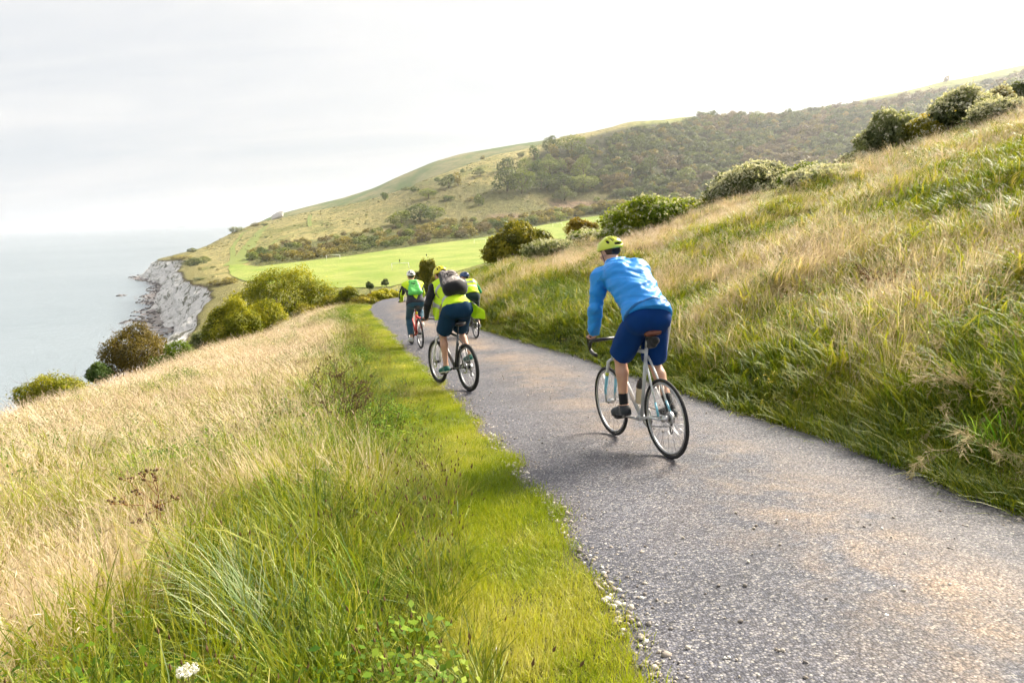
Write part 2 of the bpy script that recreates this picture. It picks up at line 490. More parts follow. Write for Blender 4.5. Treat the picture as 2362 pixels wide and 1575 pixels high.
# ------------------------------------------------------------------ road
ny, nx = 420, 40
ys = -6 + 60 * (np.linspace(0, 1, ny)) ** 1.25
def edge_l(y): return (fbm(y * 1.6, y * 0 + 3, 3) - .5) * (.16 + .14 * smooth01(3, 6, y)) - .07 * smooth01(4, 2.2, y)
eL = edge_l(ys)
eR = (fbm(ys * 1.9 + 40, ys * 0 + 8, 3) - .5) * .22
rx = []
for i, yy in enumerate(ys):
    rx.append(np.linspace(xl(yy) + eL[i] - .02, xr(yy) + eR[i] + .10, nx))
rx = np.array(rx)
ry = np.repeat(ys[:, None], nx, 1)
tt = np.linspace(0, 1, nx)[None, :]
rz = zroad(ry) + .03 * (1 - (2 * tt - 1) ** 2) * 1.0 + (fbm(rx * .8, ry * .8, 3) - .5) * .03 + .008
rz = rz - .03 * smooth01(.06, 0, np.minimum(tt, 1 - tt)) 
me = np_mesh('road', np.stack([rx, ry, rz], -1).reshape(-1, 3), grid_faces(ny, nx)[:, ::-1].copy(), True)
d = np.exp(-((tt - .52) / .20) ** 2) * (.75 + .35 * vnoise(ry * .5, rx * .5)) + .9 * np.exp(-tt / .035) + .8 * np.exp(-(1 - tt) / .03)
attr(me, 'dust', np.clip(d, 0, 1).ravel())
tag(link('road', me, M_asphalt), kind='structure')

def ZR(x, y):
    """height of the road surface itself"""
    L, Rr = float(xl(y)), float(xr(y))
    t = min(1, max(0, (x - L) / (Rr - L)))
    return float(zroad(y)) + .03 * (1 - (2 * t - 1) ** 2) + .008

# ------------------------------------------------------------------ playing field and mown tracks
def invert(px, py, y0=40, y1=1400):
    """the ground point seen at a pixel, beyond y0"""
    Y = np.geomspace(y0, y1, 1500)
    dd = _fw + (px - 1181) / 1575 * _r - (py - 787.5) / 1575 * _u
    P = dd[None, :] / dd[1] * Y[:, None]
    h = H(P[:, 0], P[:, 1])
    below = np.nonzero(P[:, 2] <= h)[0]
    i = below[0] if len(below) else len(Y) - 1
    return P[i]

far_edge = [(525, 620), (531, 607), (545, 605), (562, 612), (595, 616), (700, 604), (800, 592), (900, 577), (1000, 563), (1110, 549), (1270, 517), (1335, 504), (1420, 488), (1520, 470)]
near_edge = [(527, 624), (535, 638), (560, 648), (600, 655), (640, 658), (720, 662), (800, 666), (900, 662), (960, 650), (1050, 628), (1150, 600), (1300, 560), (1420, 530), (1520, 500)]
def sheet(name, top, bot, mat, lift, nu=160, nv=28):
    T = np.array([invert(*p, y0=200)[:2] for p in top]); B = np.array([invert(*p, y0=200)[:2] for p in bot])
    u = np.linspace(0, 1, nu)
    ku = np.linspace(0, 1, len(T))
    T2 = np.stack([np.interp(u, ku, T[:, i]) for i in (0, 1)], 1)
    kb = np.linspace(0, 1, len(B))
    B2 = np.stack([np.interp(u, kb, B[:, i]) for i in (0, 1)], 1)
    v = np.linspace(0, 1, nv)[None, :, None]
    P = T2[:, None, :] * (1 - v) + B2[:, None, :] * v
    P = P + (np.stack([fbm(P[..., 0] / 9, P[..., 1] / 9), fbm(P[..., 0] / 9 + 50, P[..., 1] / 9)], -1) - .5) * 2.0
    z = H(P[..., 0], P[..., 1]) + lift
    me = np_mesh(name, np.concatenate([P, z[..., None]], -1).reshape(-1, 3), grid_faces(nu, nv), True)
    return tag(link(name, me, mat), kind='structure')
sheet('sports_field', far_edge, near_edge, M_field, .22)

def ribbon(name, pts, w0, w1, mat, lift=.5, y0=200, n=80):
    P = np.array([invert(*p, y0=y0)[:2] for p in pts])
    s = np.concatenate([[0], np.cumsum(np.hypot(*np.diff(P, axis=0).T))]); s /= s[-1]
    u = np.linspace(0, 1, n)
    C_ = np.stack([np.interp(u, s, P[:, i]) for i in (0, 1)], 1)
    for _ in range(4):
        C_[1:-1] = (C_[:-2] + 2 * C_[1:-1] + C_[2:]) / 4
    t = np.gradient(C_, axis=0); t /= np.linalg.norm(t, axis=1)[:, None]
    nn = np.stack([-t[:, 1], t[:, 0]], 1)
    wdt = np.linspace(w0, w1, n) * (1 + .3 * (fbm(u * 30, u * 0) - .5))
    vv = np.linspace(-.5, .5, 6)
    Q = C_[:, None, :] + nn[:, None, :] * (vv[None, :, None] * wdt[:, None, None])
    z = H(Q[..., 0], Q[..., 1]) + lift
    me = np_mesh(name, np.concatenate([Q, z[..., None]], -1).reshape(-1, 3), grid_faces(n, 6), True)
    return tag(link(name, me, mat), kind='structure')
ribbon('grass_track', [(540, 612), (562, 590), (574, 568), (590, 548), (602, 532), (616, 521)], 13, 6, M_path, .3)
ribbon('grass_track', [(538, 600), (536, 572), (546, 556), (562, 538), (574, 530)], 4, 3, M_path, .3)
ribbon('grass_track', [(590, 590), (640, 553), (690, 535), (760, 516), (830, 497)], 3, 2, M_path, .3)
ribbon('grass_track', [(714, 524), (711, 510), (713, 497)], 2.2, 2.2, M_path)
ribbon('grass_track', [(718, 523), (716, 510), (718, 497)], 1.6, 1.6, M_path)

# ------------------------------------------------------------------ chalk cliffs, beach, sea
_cy = np.arange(120, 1160, 1.0)
_cp = np.stack([xcoast(_cy), _cy], 1)
for _ in range(3):
    _cp[1:-1] = (_cp[:-2] + 2 * _cp[1:-1] + _cp[2:]) / 4
_s = np.concatenate([[0], np.cumsum(np.hypot(*np.diff(_cp, axis=0).T))])
_sn = np.arange(0, _s[-1], 1.0)
_cp = np.stack([np.interp(_sn, _s, _cp[:, i]) for i in (0, 1)], 1)
_ct = np.gradient(_cp, axis=0)
for _ in range(6):
    _ct[1:-1] = (_ct[:-2] + 2 * _ct[1:-1] + _ct[2:]) / 4
_ct /= np.linalg.norm(_ct, axis=1)[:, None]
_cn = np.stack([-_ct[:, 1], _ct[:, 0]], 1)          # points out to sea
_cp = _cp + _cn * ((fbm(_sn / 9, _sn * 0 + 1, 3) - .5) * 4.5)[:, None]
NV = 46
vv = np.linspace(0, 1, NV)
topz = H_land(_cp[:, 0], _cp[:, 1])
rows = []
deps = []
for off in (12.0, 8.0, 4.0, 1.5):                  # turf lip running back over the ground
    q = _cp - _cn * off
    rows.append(np.concatenate([q, (H_land(q[:, 0], q[:, 1]) + .30 - (.6 if off == 12.0 else 0))[:, None]], 1)); deps.append(np.zeros(len(_sn)))
Wd = 13 + 5 * fbm(_sn / 40, _sn * 0 + 5, 2)
for v in vv:
    z = topz + .3 + (SEA - .6 - topz) * v
    o = Wd * (v ** 1.15) + (fbm(_sn / 5.5 + v * 2.2, v * 5 + _sn * 0, 4) - .5) * 9.0 * min(1, v * 5 + .1) + (fbm(_sn / 1.8, v * 5 + _sn / 4, 3) - .5) * .9
    q = _cp + _cn * o[:, None]
    rows.append(np.concatenate([q, z[:, None]], 1)); deps.append(np.full(len(_sn), v))
V = np.stack(rows, 1)
me = np_mesh('cliff', V.reshape(-1, 3), grid_faces(len(_sn), V.shape[1])[:, ::-1].copy(), False)
attr(me, 'dep', np.stack(deps, 1).ravel())
tag(link('cliff', me, M_chalk), kind='structure')

bw = 10 + 18 * fbm(_sn / 30 + 3, _sn * 0, 3) + 26 * np.exp(-((_sn - np.interp(655, _cp[:, 1], _sn)) / 30) ** 2)
rows = []
for v in np.linspace(0, 1, 14):
    o = 9 + (bw + 4) * v
    q = _cp + _cn * o[:, None]
    z = SEA + 1.0 * (1 - v) ** 1.5 - .35 + (fbm(_sn / 3 + v * 3, v * 9 + _sn * 0, 3) - .5) * 1.0
    rows.append(np.concatenate([q, z[:, None]], 1))
V = np.stack(rows, 1)
me = np_mesh('beach', V.reshape(-1, 3), grid_faces(len(_sn), 14)[:, ::-1].copy(), False)
tag(link('beach', me, M_beach), kind='structure')

rs = np.random.RandomState(11)
def boulder(rs, sub=1):
    bm = bmesh.new(); bmesh.ops.create_icosphere(bm, subdivisions=sub, radius=1)
    for v in bm.verts: v.co *= rs.uniform(.7, 1.25)
    me = bpy.data.meshes.new('b'); bm.to_mesh(me); bm.free()
    P = np.array([v.co[:] for v in me.vertices]); F = np.array([p.vertices[:] for p in me.polygons]); bpy.data.meshes.remove(me)
    return P, F
def scatter_rocks(name, pts, sizes, mat, rs, flat=.55):
    protos = [boulder(rs) for _ in range(6)]
    Vs, Fs, o = [], [], 0
    for p, s in zip(pts, sizes):
        P, F = protos[rs.randint(6)]
        a = rs.uniform(0, 6.28); c_, s_ = math.cos(a), math.sin(a)
        Q = P * np.array([s * rs.uniform(.8, 1.5), s, s * flat])
        Q = np.stack([Q[:, 0] * c_ - Q[:, 1] * s_, Q[:, 0] * s_ + Q[:, 1] * c_, Q[:, 2]], 1) + np.array(p)
        Vs.append(Q); Fs.append(F + o); o += len(P)
    me = np_mesh(name, np.concatenate(Vs), np.concatenate(Fs))
    return link(name, me, mat)
idx = rs.randint(0, len(_sn), 1500)
v = rs.rand(1500) ** .55
pp = _cp[idx] + _cn[idx] * (9 + (bw[idx] * .8) * v)[:, None]
o = scatter_rocks('beach_boulders', np.concatenate([pp, np.full((1500, 1), SEA + .1) + (.8 * (1 - v))[:, None]], 1), rs.uniform(.3, 1.0, 1500) ** 2 + .12, M_rock, rs)
tag(o, 'dark boulders strewn over the shingle at the foot of the chalk cliff', 'boulders', kind='stuff')
RL = ['dark rock awash left of the chalk cliff, upper of the pair farthest out', 'smaller rock touching the one farthest out to sea', 'dark rock nearest the shore among the lower group', 'middle dark rock of the lower group off the cliff foot',
      'outermost dark rock of the lower group off the cliff foot', 'lone dark rock between the beach tip and the lower group', 'dark rock at the tip of the far beach', 'flat rock beside the one at the tip of the far beach']
for rk_i, (px, py, sz) in enumerate([(276, 683, 2.6), (284, 682, 1.8), (301, 739, 1.8), (290, 742, 1.6), (281, 746, 1.5), (344, 672, 1.6), (352, 634, 2.0), (358, 636, 2.2)]):
    d0 = _fw + (px - 1181) / 1575 * _r - (py - 787.5) / 1575 * _u
    P = d0 * (SEA / d0[2])
    o = scatter_rocks('sea_rock', [(0, 0, 0), (sz * 1.2, .6, -.2)], [sz, sz * .6], M_rock, rs, .4)
    o.location = P
    tag(o, RL[rk_i], 'rock', 'rocks breaking the water off the cliff')

me = np_mesh('sea', [(-52000, -600, SEA), (52000, -600, SEA), (52000, 56000, SEA), (-52000, 56000, SEA)], np.array([[0, 1, 2, 3]]))
tag(link('sea', me, M_sea), kind='structure')

# ------------------------------------------------------------------ the farther hill behind the first one
M_hill, nt = new_mat('far_hill_turf')
co = nt.n('ShaderNodeTexCoord').outputs['Object']
na = nt.noise(nt.mapping(co, (1, 1, .6), (0, 0, R(15))), .02, 6, .6)
nb = nt.noise(nt.mapping(co, (.4, 1, 3), (0, R(20), 0)), .09, 5, .65)
c = nt.mix(nt.ramp(na, [(.42, 0), (.6, 1)]), (.10, .15, .055), (.245, .225, .115))
c = nt.mix(nt.ramp(nb, [(.35, .5), (.6, 0)]), c, (.09, .12, .045))
out(nt, bsdf(nt, c, .95, .1))
outl = [(640, 500), (655, 492), (700, 480), (750, 467), (800, 455), (870, 432), (920, 408), (950, 395), (1000, 374), (1060, 356), (1130, 344), (1200, 332), (1300, 318), (1420, 300)]
hp = np.array([atY(px, py, 1330) for px, py in outl])
u = np.linspace(0, 1, 120); ku = np.linspace(0, 1, len(hp))
ridge = np.stack([np.interp(u, ku, hp[:, i]) for i in range(3)], 1)
for _ in range(3): ridge[1:-1] = (ridge[:-2] + 2 * ridge[1:-1] + ridge[2:]) / 4
rows = []
for v in np.linspace(-1, 1, 40):
    q = ridge.copy()
    q[:, 1] += v * 300
    q[:, 0] += -abs(v) * 6
    drop = (1 - np.abs(v)) if v > 0 else (1 - abs(v) ** 1.6)
    q[:, 2] = SEA - 5 + (ridge[:, 2] - SEA + 5) * (drop) + (fbm(q[:, 0] / 60, q[:, 1] / 60) - .5) * 10 * (1 - drop)
    if v < 0: q[:, 1] = ridge[:, 1] + v * 300
    rows.append(q)
V = np.stack(rows, 1)
me = np_mesh('hill', V.reshape(-1, 3), grid_faces(120, 40)[:, ::-1].copy(), True)
tag(link('hill', me, M_hill), kind='structure')
# white chalk headland where that hill meets the sea
P0 = atY(632, 507, 1045); 
rows = []
for i, a in enumerate(np.linspace(0, 1, 26)):
    row = []
    for v in np.linspace(0, 1, 16):
        px = 631 + a * 24 - v * 2
        top = 499 - a * 9 - 3 * math.sin(a * 3); bot = 512 - a * 11
        p = atY(px, top + 3 + (bot - top - 3) * v, 1040 - 14 * v + 3 * fbm(a * 7, v * 5))
        row.append(p)
    rows.append(row)
V = np.array(rows)
me = np_mesh('chalk_headland', V.reshape(-1, 3), grid_faces(26, 16))
attr(me, 'dep', np.tile(np.linspace(.12, .8, 16), 26))
o = link('chalk_headland', me, simple('distant_chalk', (.40, .38, .36), .95, .1, 0, .25, .12))
md = o.modifiers.new('thick', 'SOLIDIFY'); md.thickness = 4; md.offset = -1
tag(o, kind='structure')

# ------------------------------------------------------------------ haze
me = bpy.data.meshes.new('haze')
bm = bmesh.new(); bmesh.ops.create_cube(bm, size=1); bm.to_mesh(me); bm.free()
hz = link('haze', me)
hz.scale = (110000, 60000, 260); hz.location = (0, 27000, SEA - 52 + 130)
m, nt = new_mat('haze_air')
vol = nt.n('ShaderNodeVolumePrincipled', {'Color': (.93, .95, 1.0, 1), 'Density': .00013, 'Anisotropy': .72})
nt.n('ShaderNodeOutputMaterial', {'Volume': vol.outputs[0]})
me.materials.append(m)
tag(hz, kind='stuff')
# ------------------------------------------------------------------ vegetation materials
def leaf_mat(name, ca, cb, cc=None, transl=.4, rough=.55, spec=.25, inst=False, tip=None):
    """ca..cb(..cc): leaf colours, picked per leaf by the attribute 'lv' (and per plant by 'tint')"""
    m, nt = new_mat(name)
    lv = nt.n('ShaderNodeAttribute', attribute_name='lv').outputs['Fac']
    oi = nt.n('ShaderNodeObjectInfo').outputs['Random']
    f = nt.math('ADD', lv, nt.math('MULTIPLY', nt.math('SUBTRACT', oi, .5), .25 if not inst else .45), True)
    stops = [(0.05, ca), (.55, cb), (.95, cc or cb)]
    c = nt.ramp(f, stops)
    df = bsdf(nt, c, rough, spec)
    tr = nt.n('ShaderNodeBsdfTranslucent', {'Color': nt.mix(1.0, c, (1.25, 1.2, .7), 'MULTIPLY')}).outputs[0]
    out(nt, nt.n('ShaderNodeMixShader', {0: transl, 1: df, 2: tr}).outputs[0])
    return m

def grass_mat(name, stops, transl=.42):
    m, nt = new_mat(name)
    lv = nt.n('ShaderNodeAttribute', attribute_name='lv').outputs['Fac']
    h = nt.n('ShaderNodeAttribute', attribute_name='h').outputs['Fac']
    tint = nt.n('ShaderNodeAttribute', attribute_name='tint', attribute_type='INSTANCER').outputs['Fac']
    f = nt.math('ADD', tint, nt.math('MULTIPLY', nt.math('SUBTRACT', lv, .5), .42))
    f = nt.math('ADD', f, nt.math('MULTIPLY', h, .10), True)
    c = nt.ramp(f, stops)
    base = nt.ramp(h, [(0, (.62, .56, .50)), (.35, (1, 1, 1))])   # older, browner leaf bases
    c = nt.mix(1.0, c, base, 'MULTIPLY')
    df = bsdf(nt, c, .5, .35)
    tr = nt.n('ShaderNodeBsdfTranslucent', {'Color': nt.mix(1.0, c, (1.2, 1.15, .75), 'MULTIPLY')}).outputs[0]
    out(nt, nt.n('ShaderNodeMixShader', {0: transl, 1: df, 2: tr}).outputs[0])
    return m

GR_STOPS = [(0.0, (.068, .122, .007)), (.22, (.185, .235, .010)), (.42, (.320, .340, .022)), (.60, (.410, .350, .085)), (.78, (.500, .410, .255)), (1.0, (.700, .585, .445))]
M_grass = grass_mat('meadow_grass', GR_STOPS)
M_turf = grass_mat('mown_turf', [(0.0, (.135, .205, .006)), (.5, (.300, .365, .012)), (.85, (.450, .440, .045)), (1.0, (.50, .48, .16))], .38)
M_seed = simple('brown_seed_head', (.13, .075, .035), .8, .2, 0, .4, 30)
M_strawseed = leaf_mat('straw_seed_head', (.36, .27, .16), (.50, .39, .25), (.64, .54, .40), .35, inst=True)
M_forb = leaf_mat('bramble_leaf', (.040, .10, .008), (.13, .225, .014), (.30, .37, .04), .35, .6, .12, True)
M_bark = simple('bark', (.10, .078, .055), .9, .1, 0, .4, 8, .02)
M_twig = simple('dry_brown_twig', (.13, .085, .05), .9, .1, 0, .4, 20)
M_fluff = leaf_mat('clematis_fluff', (.42, .42, .28), (.58, .57, .42), (.74, .72, .60), .3, .9, .1)

rs = np.random.RandomState(5)

class Buf:
    def __init__(s): s.V = []; s.F = []; s.h = []; s.l = []; s.m = []; s.o = 0
    def add(s, V, F, h, l, m=0):
        V = np.asarray(V, float); F = np.asarray(F)
        s.V.append(V); s.F.append(F + s.o); s.h.append(np.broadcast_to(h, (len(V),))); s.l.append(np.broadcast_to(l, (len(V),))); s.m.append(np.full(len(F), m)); s.o += len(V)
    def mesh(s, name, mats):
        me = np_mesh(name, np.concatenate(s.V), np.concatenate(s.F))
        attr(me, 'h', np.concatenate(s.h)); attr(me, 'lv', np.concatenate(s.l))
        for m in mats: me.materials.append(m)
        me.polygons.foreach_set('material_index', np.concatenate(s.m).astype(np.int32))
        return me

def blade(b, base, L, wid, az, lean, curl, seg=3, lv=.5, mi=0, h0=0, h1=1):
    """a curved tapering blade (quads); az: direction of lean, lean: start angle from vertical, curl: added angle"""
    t = np.linspace(0, 1, seg + 1)
    ang = lean + curl * t ** 1.3
    ds = L / seg
    dz = np.cos(ang) * ds; dr = np.sin(ang) * ds
    z = np.concatenate([[0], np.cumsum(dz[:-1])]); r = np.concatenate([[0], np.cumsum(dr[:-1])])
    ca, sa = math.cos(az), math.sin(az)
    tw = rs.uniform(-.6, .6)
    px_, py_ = -math.sin(az + tw), math.cos(az + tw)
    wd = wid * .5 * np.clip(1.15 - t ** 1.6, .12, 1)
    C_ = np.stack([base[0] + r * ca, base[1] + r * sa, base[2] + z], 1)
    off = np.stack([px_ * wd, py_ * wd, wd * 0], 1)
    V = np.empty((2 * (seg + 1), 3)); V[0::2] = C_ - off; V[1::2] = C_ + off
    F = [[2 * i, 2 * i + 1, 2 * i + 3, 2 * i + 2] for i in range(seg)]
    b.add(V, F, np.repeat(h0 + (h1 - h0) * t, 2), lv, mi)
    return C_[-1], ang[-1]

def spindle(b, p, L, rad, az, ang, lv, mi, n=4):
    ax = np.array([math.sin(ang) * math.cos(az), math.sin(ang) * math.sin(az), math.cos(ang)])
    e1 = np.cross(ax, [0.3, .9, .2]); e1 /= np.linalg.norm(e1); e2 = np.cross(ax, e1)
    V = [p]
    for k in range(n):
        a = 2 * math.pi * k / n
        V.append(p + ax * L * .4 + (e1 * math.cos(a) + e2 * math.sin(a)) * rad)
    V.append(p + ax * L)
    F = []
    for k in range(n):
        k2 = (k + 1) % n
        F.append([0, 1 + k, 1 + k2, 1 + k2]); F.append([n + 1, 1 + k2, 1 + k, 1 + k])
    # triangles as degenerate-free quads: split
    V = np.array(V)
    Vq, Fq = [], []
    o = 0
    for f in F:
        a_, b_, c_ = V[f[0]], V[f[1]], V[f[2]]
        Vq += [a_, b_, (b_ + c_) / 2, c_]; Fq.append([o, o + 1, o + 2, o + 3]); o += 4
    b.add(Vq, Fq, .9, lv, mi)

def tuft_long(n=34, L=(.22, .48), spread=.13, wid=.0070, bias=.25, curl=(.4, 1.5)):
    b = Buf()
    for i in range(n):
        a = rs.uniform(0, 6.283); rr = spread * rs.rand() ** .6
        az = math.atan2(math.sin(a), math.cos(a) + bias * 2)
        blade(b, (rr * math.cos(a), rr * math.sin(a), -.04), rs.uniform(*L), wid * rs.uniform(.6, 1.3), az + rs.normal(0, .4), rs.uniform(.02, .45), rs.uniform(*curl), 4, rs.rand())
    return b
def tuft_stalks(n=16, L=(.45, .8), spread=.14, bias=.6, seed=1, basal=22):
    b = Buf()
    for i in range(n):
        a = rs.uniform(0, 6.283); rr = spread * rs.rand() ** .6
        az = math.atan2(math.sin(a) * .6, math.cos(a) * .6 + bias)
        l = rs.uniform(*L)
        p, an = blade(b, (rr * math.cos(a), rr * math.sin(a), -.04), l, .0032, az, rs.uniform(.0, .3), rs.uniform(.1, .7), 4, .55 + .45 * rs.rand(), 0)
        if rs.rand() < .8:
            for q in range(seed):
                spindle(b, p, rs.uniform(.035, .07), rs.uniform(.0022, .0042), az + rs.normal(0, .3), an + rs.normal(0, .2), rs.rand(), 1, 3)
    for i in range(basal):
        a = rs.uniform(0, 6.283); rr = spread * rs.rand() ** .6
        blade(b, (rr * math.cos(a), rr * math.sin(a), -.04), rs.uniform(.15, .35), .0045, rs.uniform(0, 6.28), rs.uniform(.1, .6), rs.uniform(.5, 1.8), 3, rs.rand() * .7)
    return b
def tuft_matted(n=46):
    b = Buf()
    for i in range(n):
        a = rs.uniform(0, 6.283); rr = .2 * rs.rand() ** .6
        blade(b, (rr * math.cos(a), rr * math.sin(a), -.02), rs.uniform(.25, .6), .0042, rs.normal(0, 1.1), rs.uniform(.5, 1.1), rs.uniform(.3, 1.2), 4, .35 + .65 * rs.rand())
    return b
def tuft_mown(n=70, sp=.12):
    b = Buf()
    for i in range(n):
        a = rs.uniform(0, 6.283); rr = sp * rs.rand() ** .5
        blade(b, (rr * math.cos(a), rr * math.sin(a), -.015), rs.uniform(.035, .075), .0035, rs.uniform(0, 6.28), rs.uniform(.1, .9), rs.uniform(.2, 1.3), 2, rs.rand())
    return b
def tuft_far(n=13, L=(.45, .72)):
    b = Buf()
    for i in range(n):
        a = rs.uniform(0, 6.283); rr = .17 * rs.rand() ** .6
        az = math.atan2(math.sin(a) * .6, math.cos(a) * .6 + .7)
        p, an = blade(b, (rr * math.cos(a), rr * math.sin(a), -.04), rs.uniform(*L), .0065, az, rs.uniform(.0, .35), rs.uniform(.2, 1.1), 3, .55 + .45 * rs.rand(), 0)
        spindle(b, p, rs.uniform(.05, .11), rs.uniform(.0030, .0055), az + rs.normal(0, .3), an + rs.normal(0, .2), rs.rand(), 1, 3)
    for i in range(12):
        a = rs.uniform(0, 6.283); rr = .17 * rs.rand() ** .6
        blade(b, (rr * math.cos(a), rr * math.sin(a), -.04), rs.uniform(.18, .38), .010, rs.uniform(0, 6.28), rs.uniform(.1, .6), rs.uniform(.8, 2.4), 3, rs.rand() * .8)
    return b
def leaf_quad(b, p, az, tilt, L, W, lv, mi=0):
    d = np.array([math.cos(az) * math.cos(tilt), math.sin(az) * math.cos(tilt), math.sin(tilt)])
    s_ = np.array([-math.sin(az), math.cos(az), 0])
    up = np.cross(d, s_)
    V = [p, p + d * L * .45 + s_ * W * .5 + up * W * .12, p + d * L, p + d * L * .45 - s_ * W * .5 + up * W * .12]
    b.add(V, [[0, 1, 2, 3]], .8, lv, mi)
def forb(n=80, size=(.018, .036), hgt=.3, spread=.22):
    b = Buf()
    for i in range(n):
        a = rs.uniform(0, 6.283); rr = spread * rs.rand() ** .6
        z = hgt * (1 - (rr / spread) ** 2 * .6) * rs.uniform(.35, 1)
        L = rs.uniform(*size)
        leaf_quad(b, np.array([rr * math.cos(a), rr * math.sin(a), z]), rs.uniform(0, 6.28), rs.uniform(-.5, .7), L, L * .7, rs.rand() * .8 + .1 * z / hgt)
    for i in range(6):
        a = rs.uniform(0, 6.283)
        blade(b, (0, 0, 0), hgt * rs.uniform(.8, 1.2), .004, a, .2, .6, 3, .3, 0)
    return b
def plantain(n=9):
    b = Buf()
    for i in range(n):
        a = rs.uniform(0, 6.283); rr = .12 * rs.rand()
        l = rs.uniform(.18, .42)
        p, an = blade(b, (rr * math.cos(a), rr * math.sin(a), 0), l, .0028, a, rs.uniform(0, .3), rs.uniform(0, .25), 3, .55, 0)
        spindle(b, p, rs.uniform(.018, .035), .0045, a, an, rs.rand(), 1, 4)
    return b
def umbel(n=5, mi=1):
    b = Buf()
    for i in range(n):
        a = rs.uniform(0, 6.283); rr = .08 * rs.rand()
        p, an = blade(b, (rr * math.cos(a), rr * math.sin(a), 0), rs.uniform(.3, .5), .004, a, rs.uniform(0, .3), .1, 3, .4, 0)
        for k in range(14):
            q = p + np.array([rs.normal(0, .018), rs.normal(0, .018), rs.normal(0, .004)])
            leaf_quad(b, q, rs.uniform(0, 6.28), rs.uniform(-.3, .3), .014, .014, rs.rand(), mi)
    return b

def protos(name, bufs, mats):
    c = bpy.data.collections.new(name)
    for i, b in enumerate(bufs):
        me = b.mesh('%s_%02d' % (name, i), mats)
        o = bpy.data.objects.new('%s_%02d' % (name, i), me)
        c.objects.link(o)
    return c

def gn_scatter(name, pts, rot, scl, idx, tint, coll, label, cat, extra=None):
    """ground cover: one object; instances of the tuft meshes stand on its points"""
    me = bpy.data.meshes.new(name)
    me.vertices.add(len(pts)); me.vertices.foreach_set('co', np.asarray(pts, np.float32).ravel())
    attr(me, 'rot', rot, 'FLOAT_VECTOR'); attr(me, 'scl', scl, 'FLOAT_VECTOR'); attr(me, 'pick', idx, 'INT'); attr(me, 'tint', tint)
    o = link(name, me)
    ng = bpy.data.node_groups.new(name, 'GeometryNodeTree')
    ng.interface.new_socket('Geometry', in_out='INPUT', socket_type='NodeSocketGeometry')
    ng.interface.new_socket('Geometry', in_out='OUTPUT', socket_type='NodeSocketGeometry')
    N = ng.nodes
    gi = N.new('NodeGroupInput'); go = N.new('NodeGroupOutput')
    ip = N.new('GeometryNodeInstanceOnPoints'); ci = N.new('GeometryNodeCollectionInfo')
    ci.inputs['Collection'].default_value = coll; ci.inputs['Separate Children'].default_value = True; ci.inputs['Reset Children'].default_value = True
    def na(nm, ty):
        nd = N.new('GeometryNodeInputNamedAttribute'); nd.data_type = ty; nd.inputs['Name'].default_value = nm
        return nd.outputs['Attribute']
    L = ng.links
    L.new(gi.outputs[0], ip.inputs['Points']); L.new(ci.outputs[0], ip.inputs['Instance'])
    ip.inputs['Pick Instance'].default_value = True
    L.new(na('pick', 'INT'), ip.inputs['Instance Index'])
    e2r = N.new('FunctionNodeEulerToRotation'); L.new(na('rot', 'FLOAT_VECTOR'), e2r.inputs[0])
    L.new(e2r.outputs[0], ip.inputs['Rotation']); L.new(na('scl', 'FLOAT_VECTOR'), ip.inputs['Scale'])
    L.new(ip.outputs[0], go.inputs[0])
    md = o.modifiers.new('scatter', 'NODES'); md.node_group = ng
    return tag(o, label, cat, kind='stuff')

C_long = protos('tuft_long', [tuft_long(), tuft_long(38, (.25, .55)), tuft_long(32, (.18, .38), .11), tuft_long(28, (.3, .62), .12, .009, .5, (.8, 1.9)),
                              tuft_stalks(), tuft_stalks(20, (.5, .9)), tuft_stalks(14, (.4, .65), .12, .9), tuft_matted(), tuft_matted(54), tuft_stalks(22, (.35, .6), .2, .5, 1, 30)], [M_grass, M_strawseed])
FARW = dict(wid=.0135)
C_longfar = protos('tuft_far', [tuft_long(20, (.25, .5), .16, .013, .3, (.9, 2.3)), tuft_long(22, (.22, .45), .16, .012, .4, (1.0, 2.5)), tuft_long(18, (.3, .55), .17, .015, .5, (.8, 2.0)), tuft_long(20, (.2, .4), .15, .014, .2, (1.2, 2.6)),
                              tuft_far(), tuft_far(16, (.5, .8)), tuft_far(12, (.4, .65)), tuft_long(22, (.3, .6), .18, .010, .7, (1.0, 2.4)), tuft_long(20, (.35, .65), .18, .010, .9, (1.3, 2.8)), tuft_far(16, (.35, .55))], [M_grass, M_strawseed])
C_mown = protos('tuft_mown', [tuft_mown(), tuft_mown(80, .14), tuft_mown(60, .1)], [M_turf])
C_forb = protos('forb', [forb(), forb(120, (.020, .042), .38, .3), forb(70, (.016, .03), .25, .18)], [M_forb])
M_plant = leaf_mat('stalk_green', (.16, .17, .04), (.24, .22, .07), (.30, .25, .10), .3, inst=True)
C_plant = protos('plantain', [plantain(), plantain(12), plantain(6)], [M_plant, M_seed])
M_yell = leaf_mat('yellow_floret', (.55, .42, .02), (.65, .52, .03), (.72, .60, .06), .2)
M_white_floret = leaf_mat('white_floret', (.62, .60, .52), (.74, .72, .66), (.80, .80, .76), .2)
C_yell = protos('ragwort', [umbel(), umbel(7), umbel(4)], [M_plant, M_yell])
C_whit = protos('yarrow', [umbel(3), umbel(4), umbel(2)], [M_plant, M_white_floret])
M_grit_pale = simple('pale_chalk', (.66, .64, .60), .9, .2, 0, .15, 60)

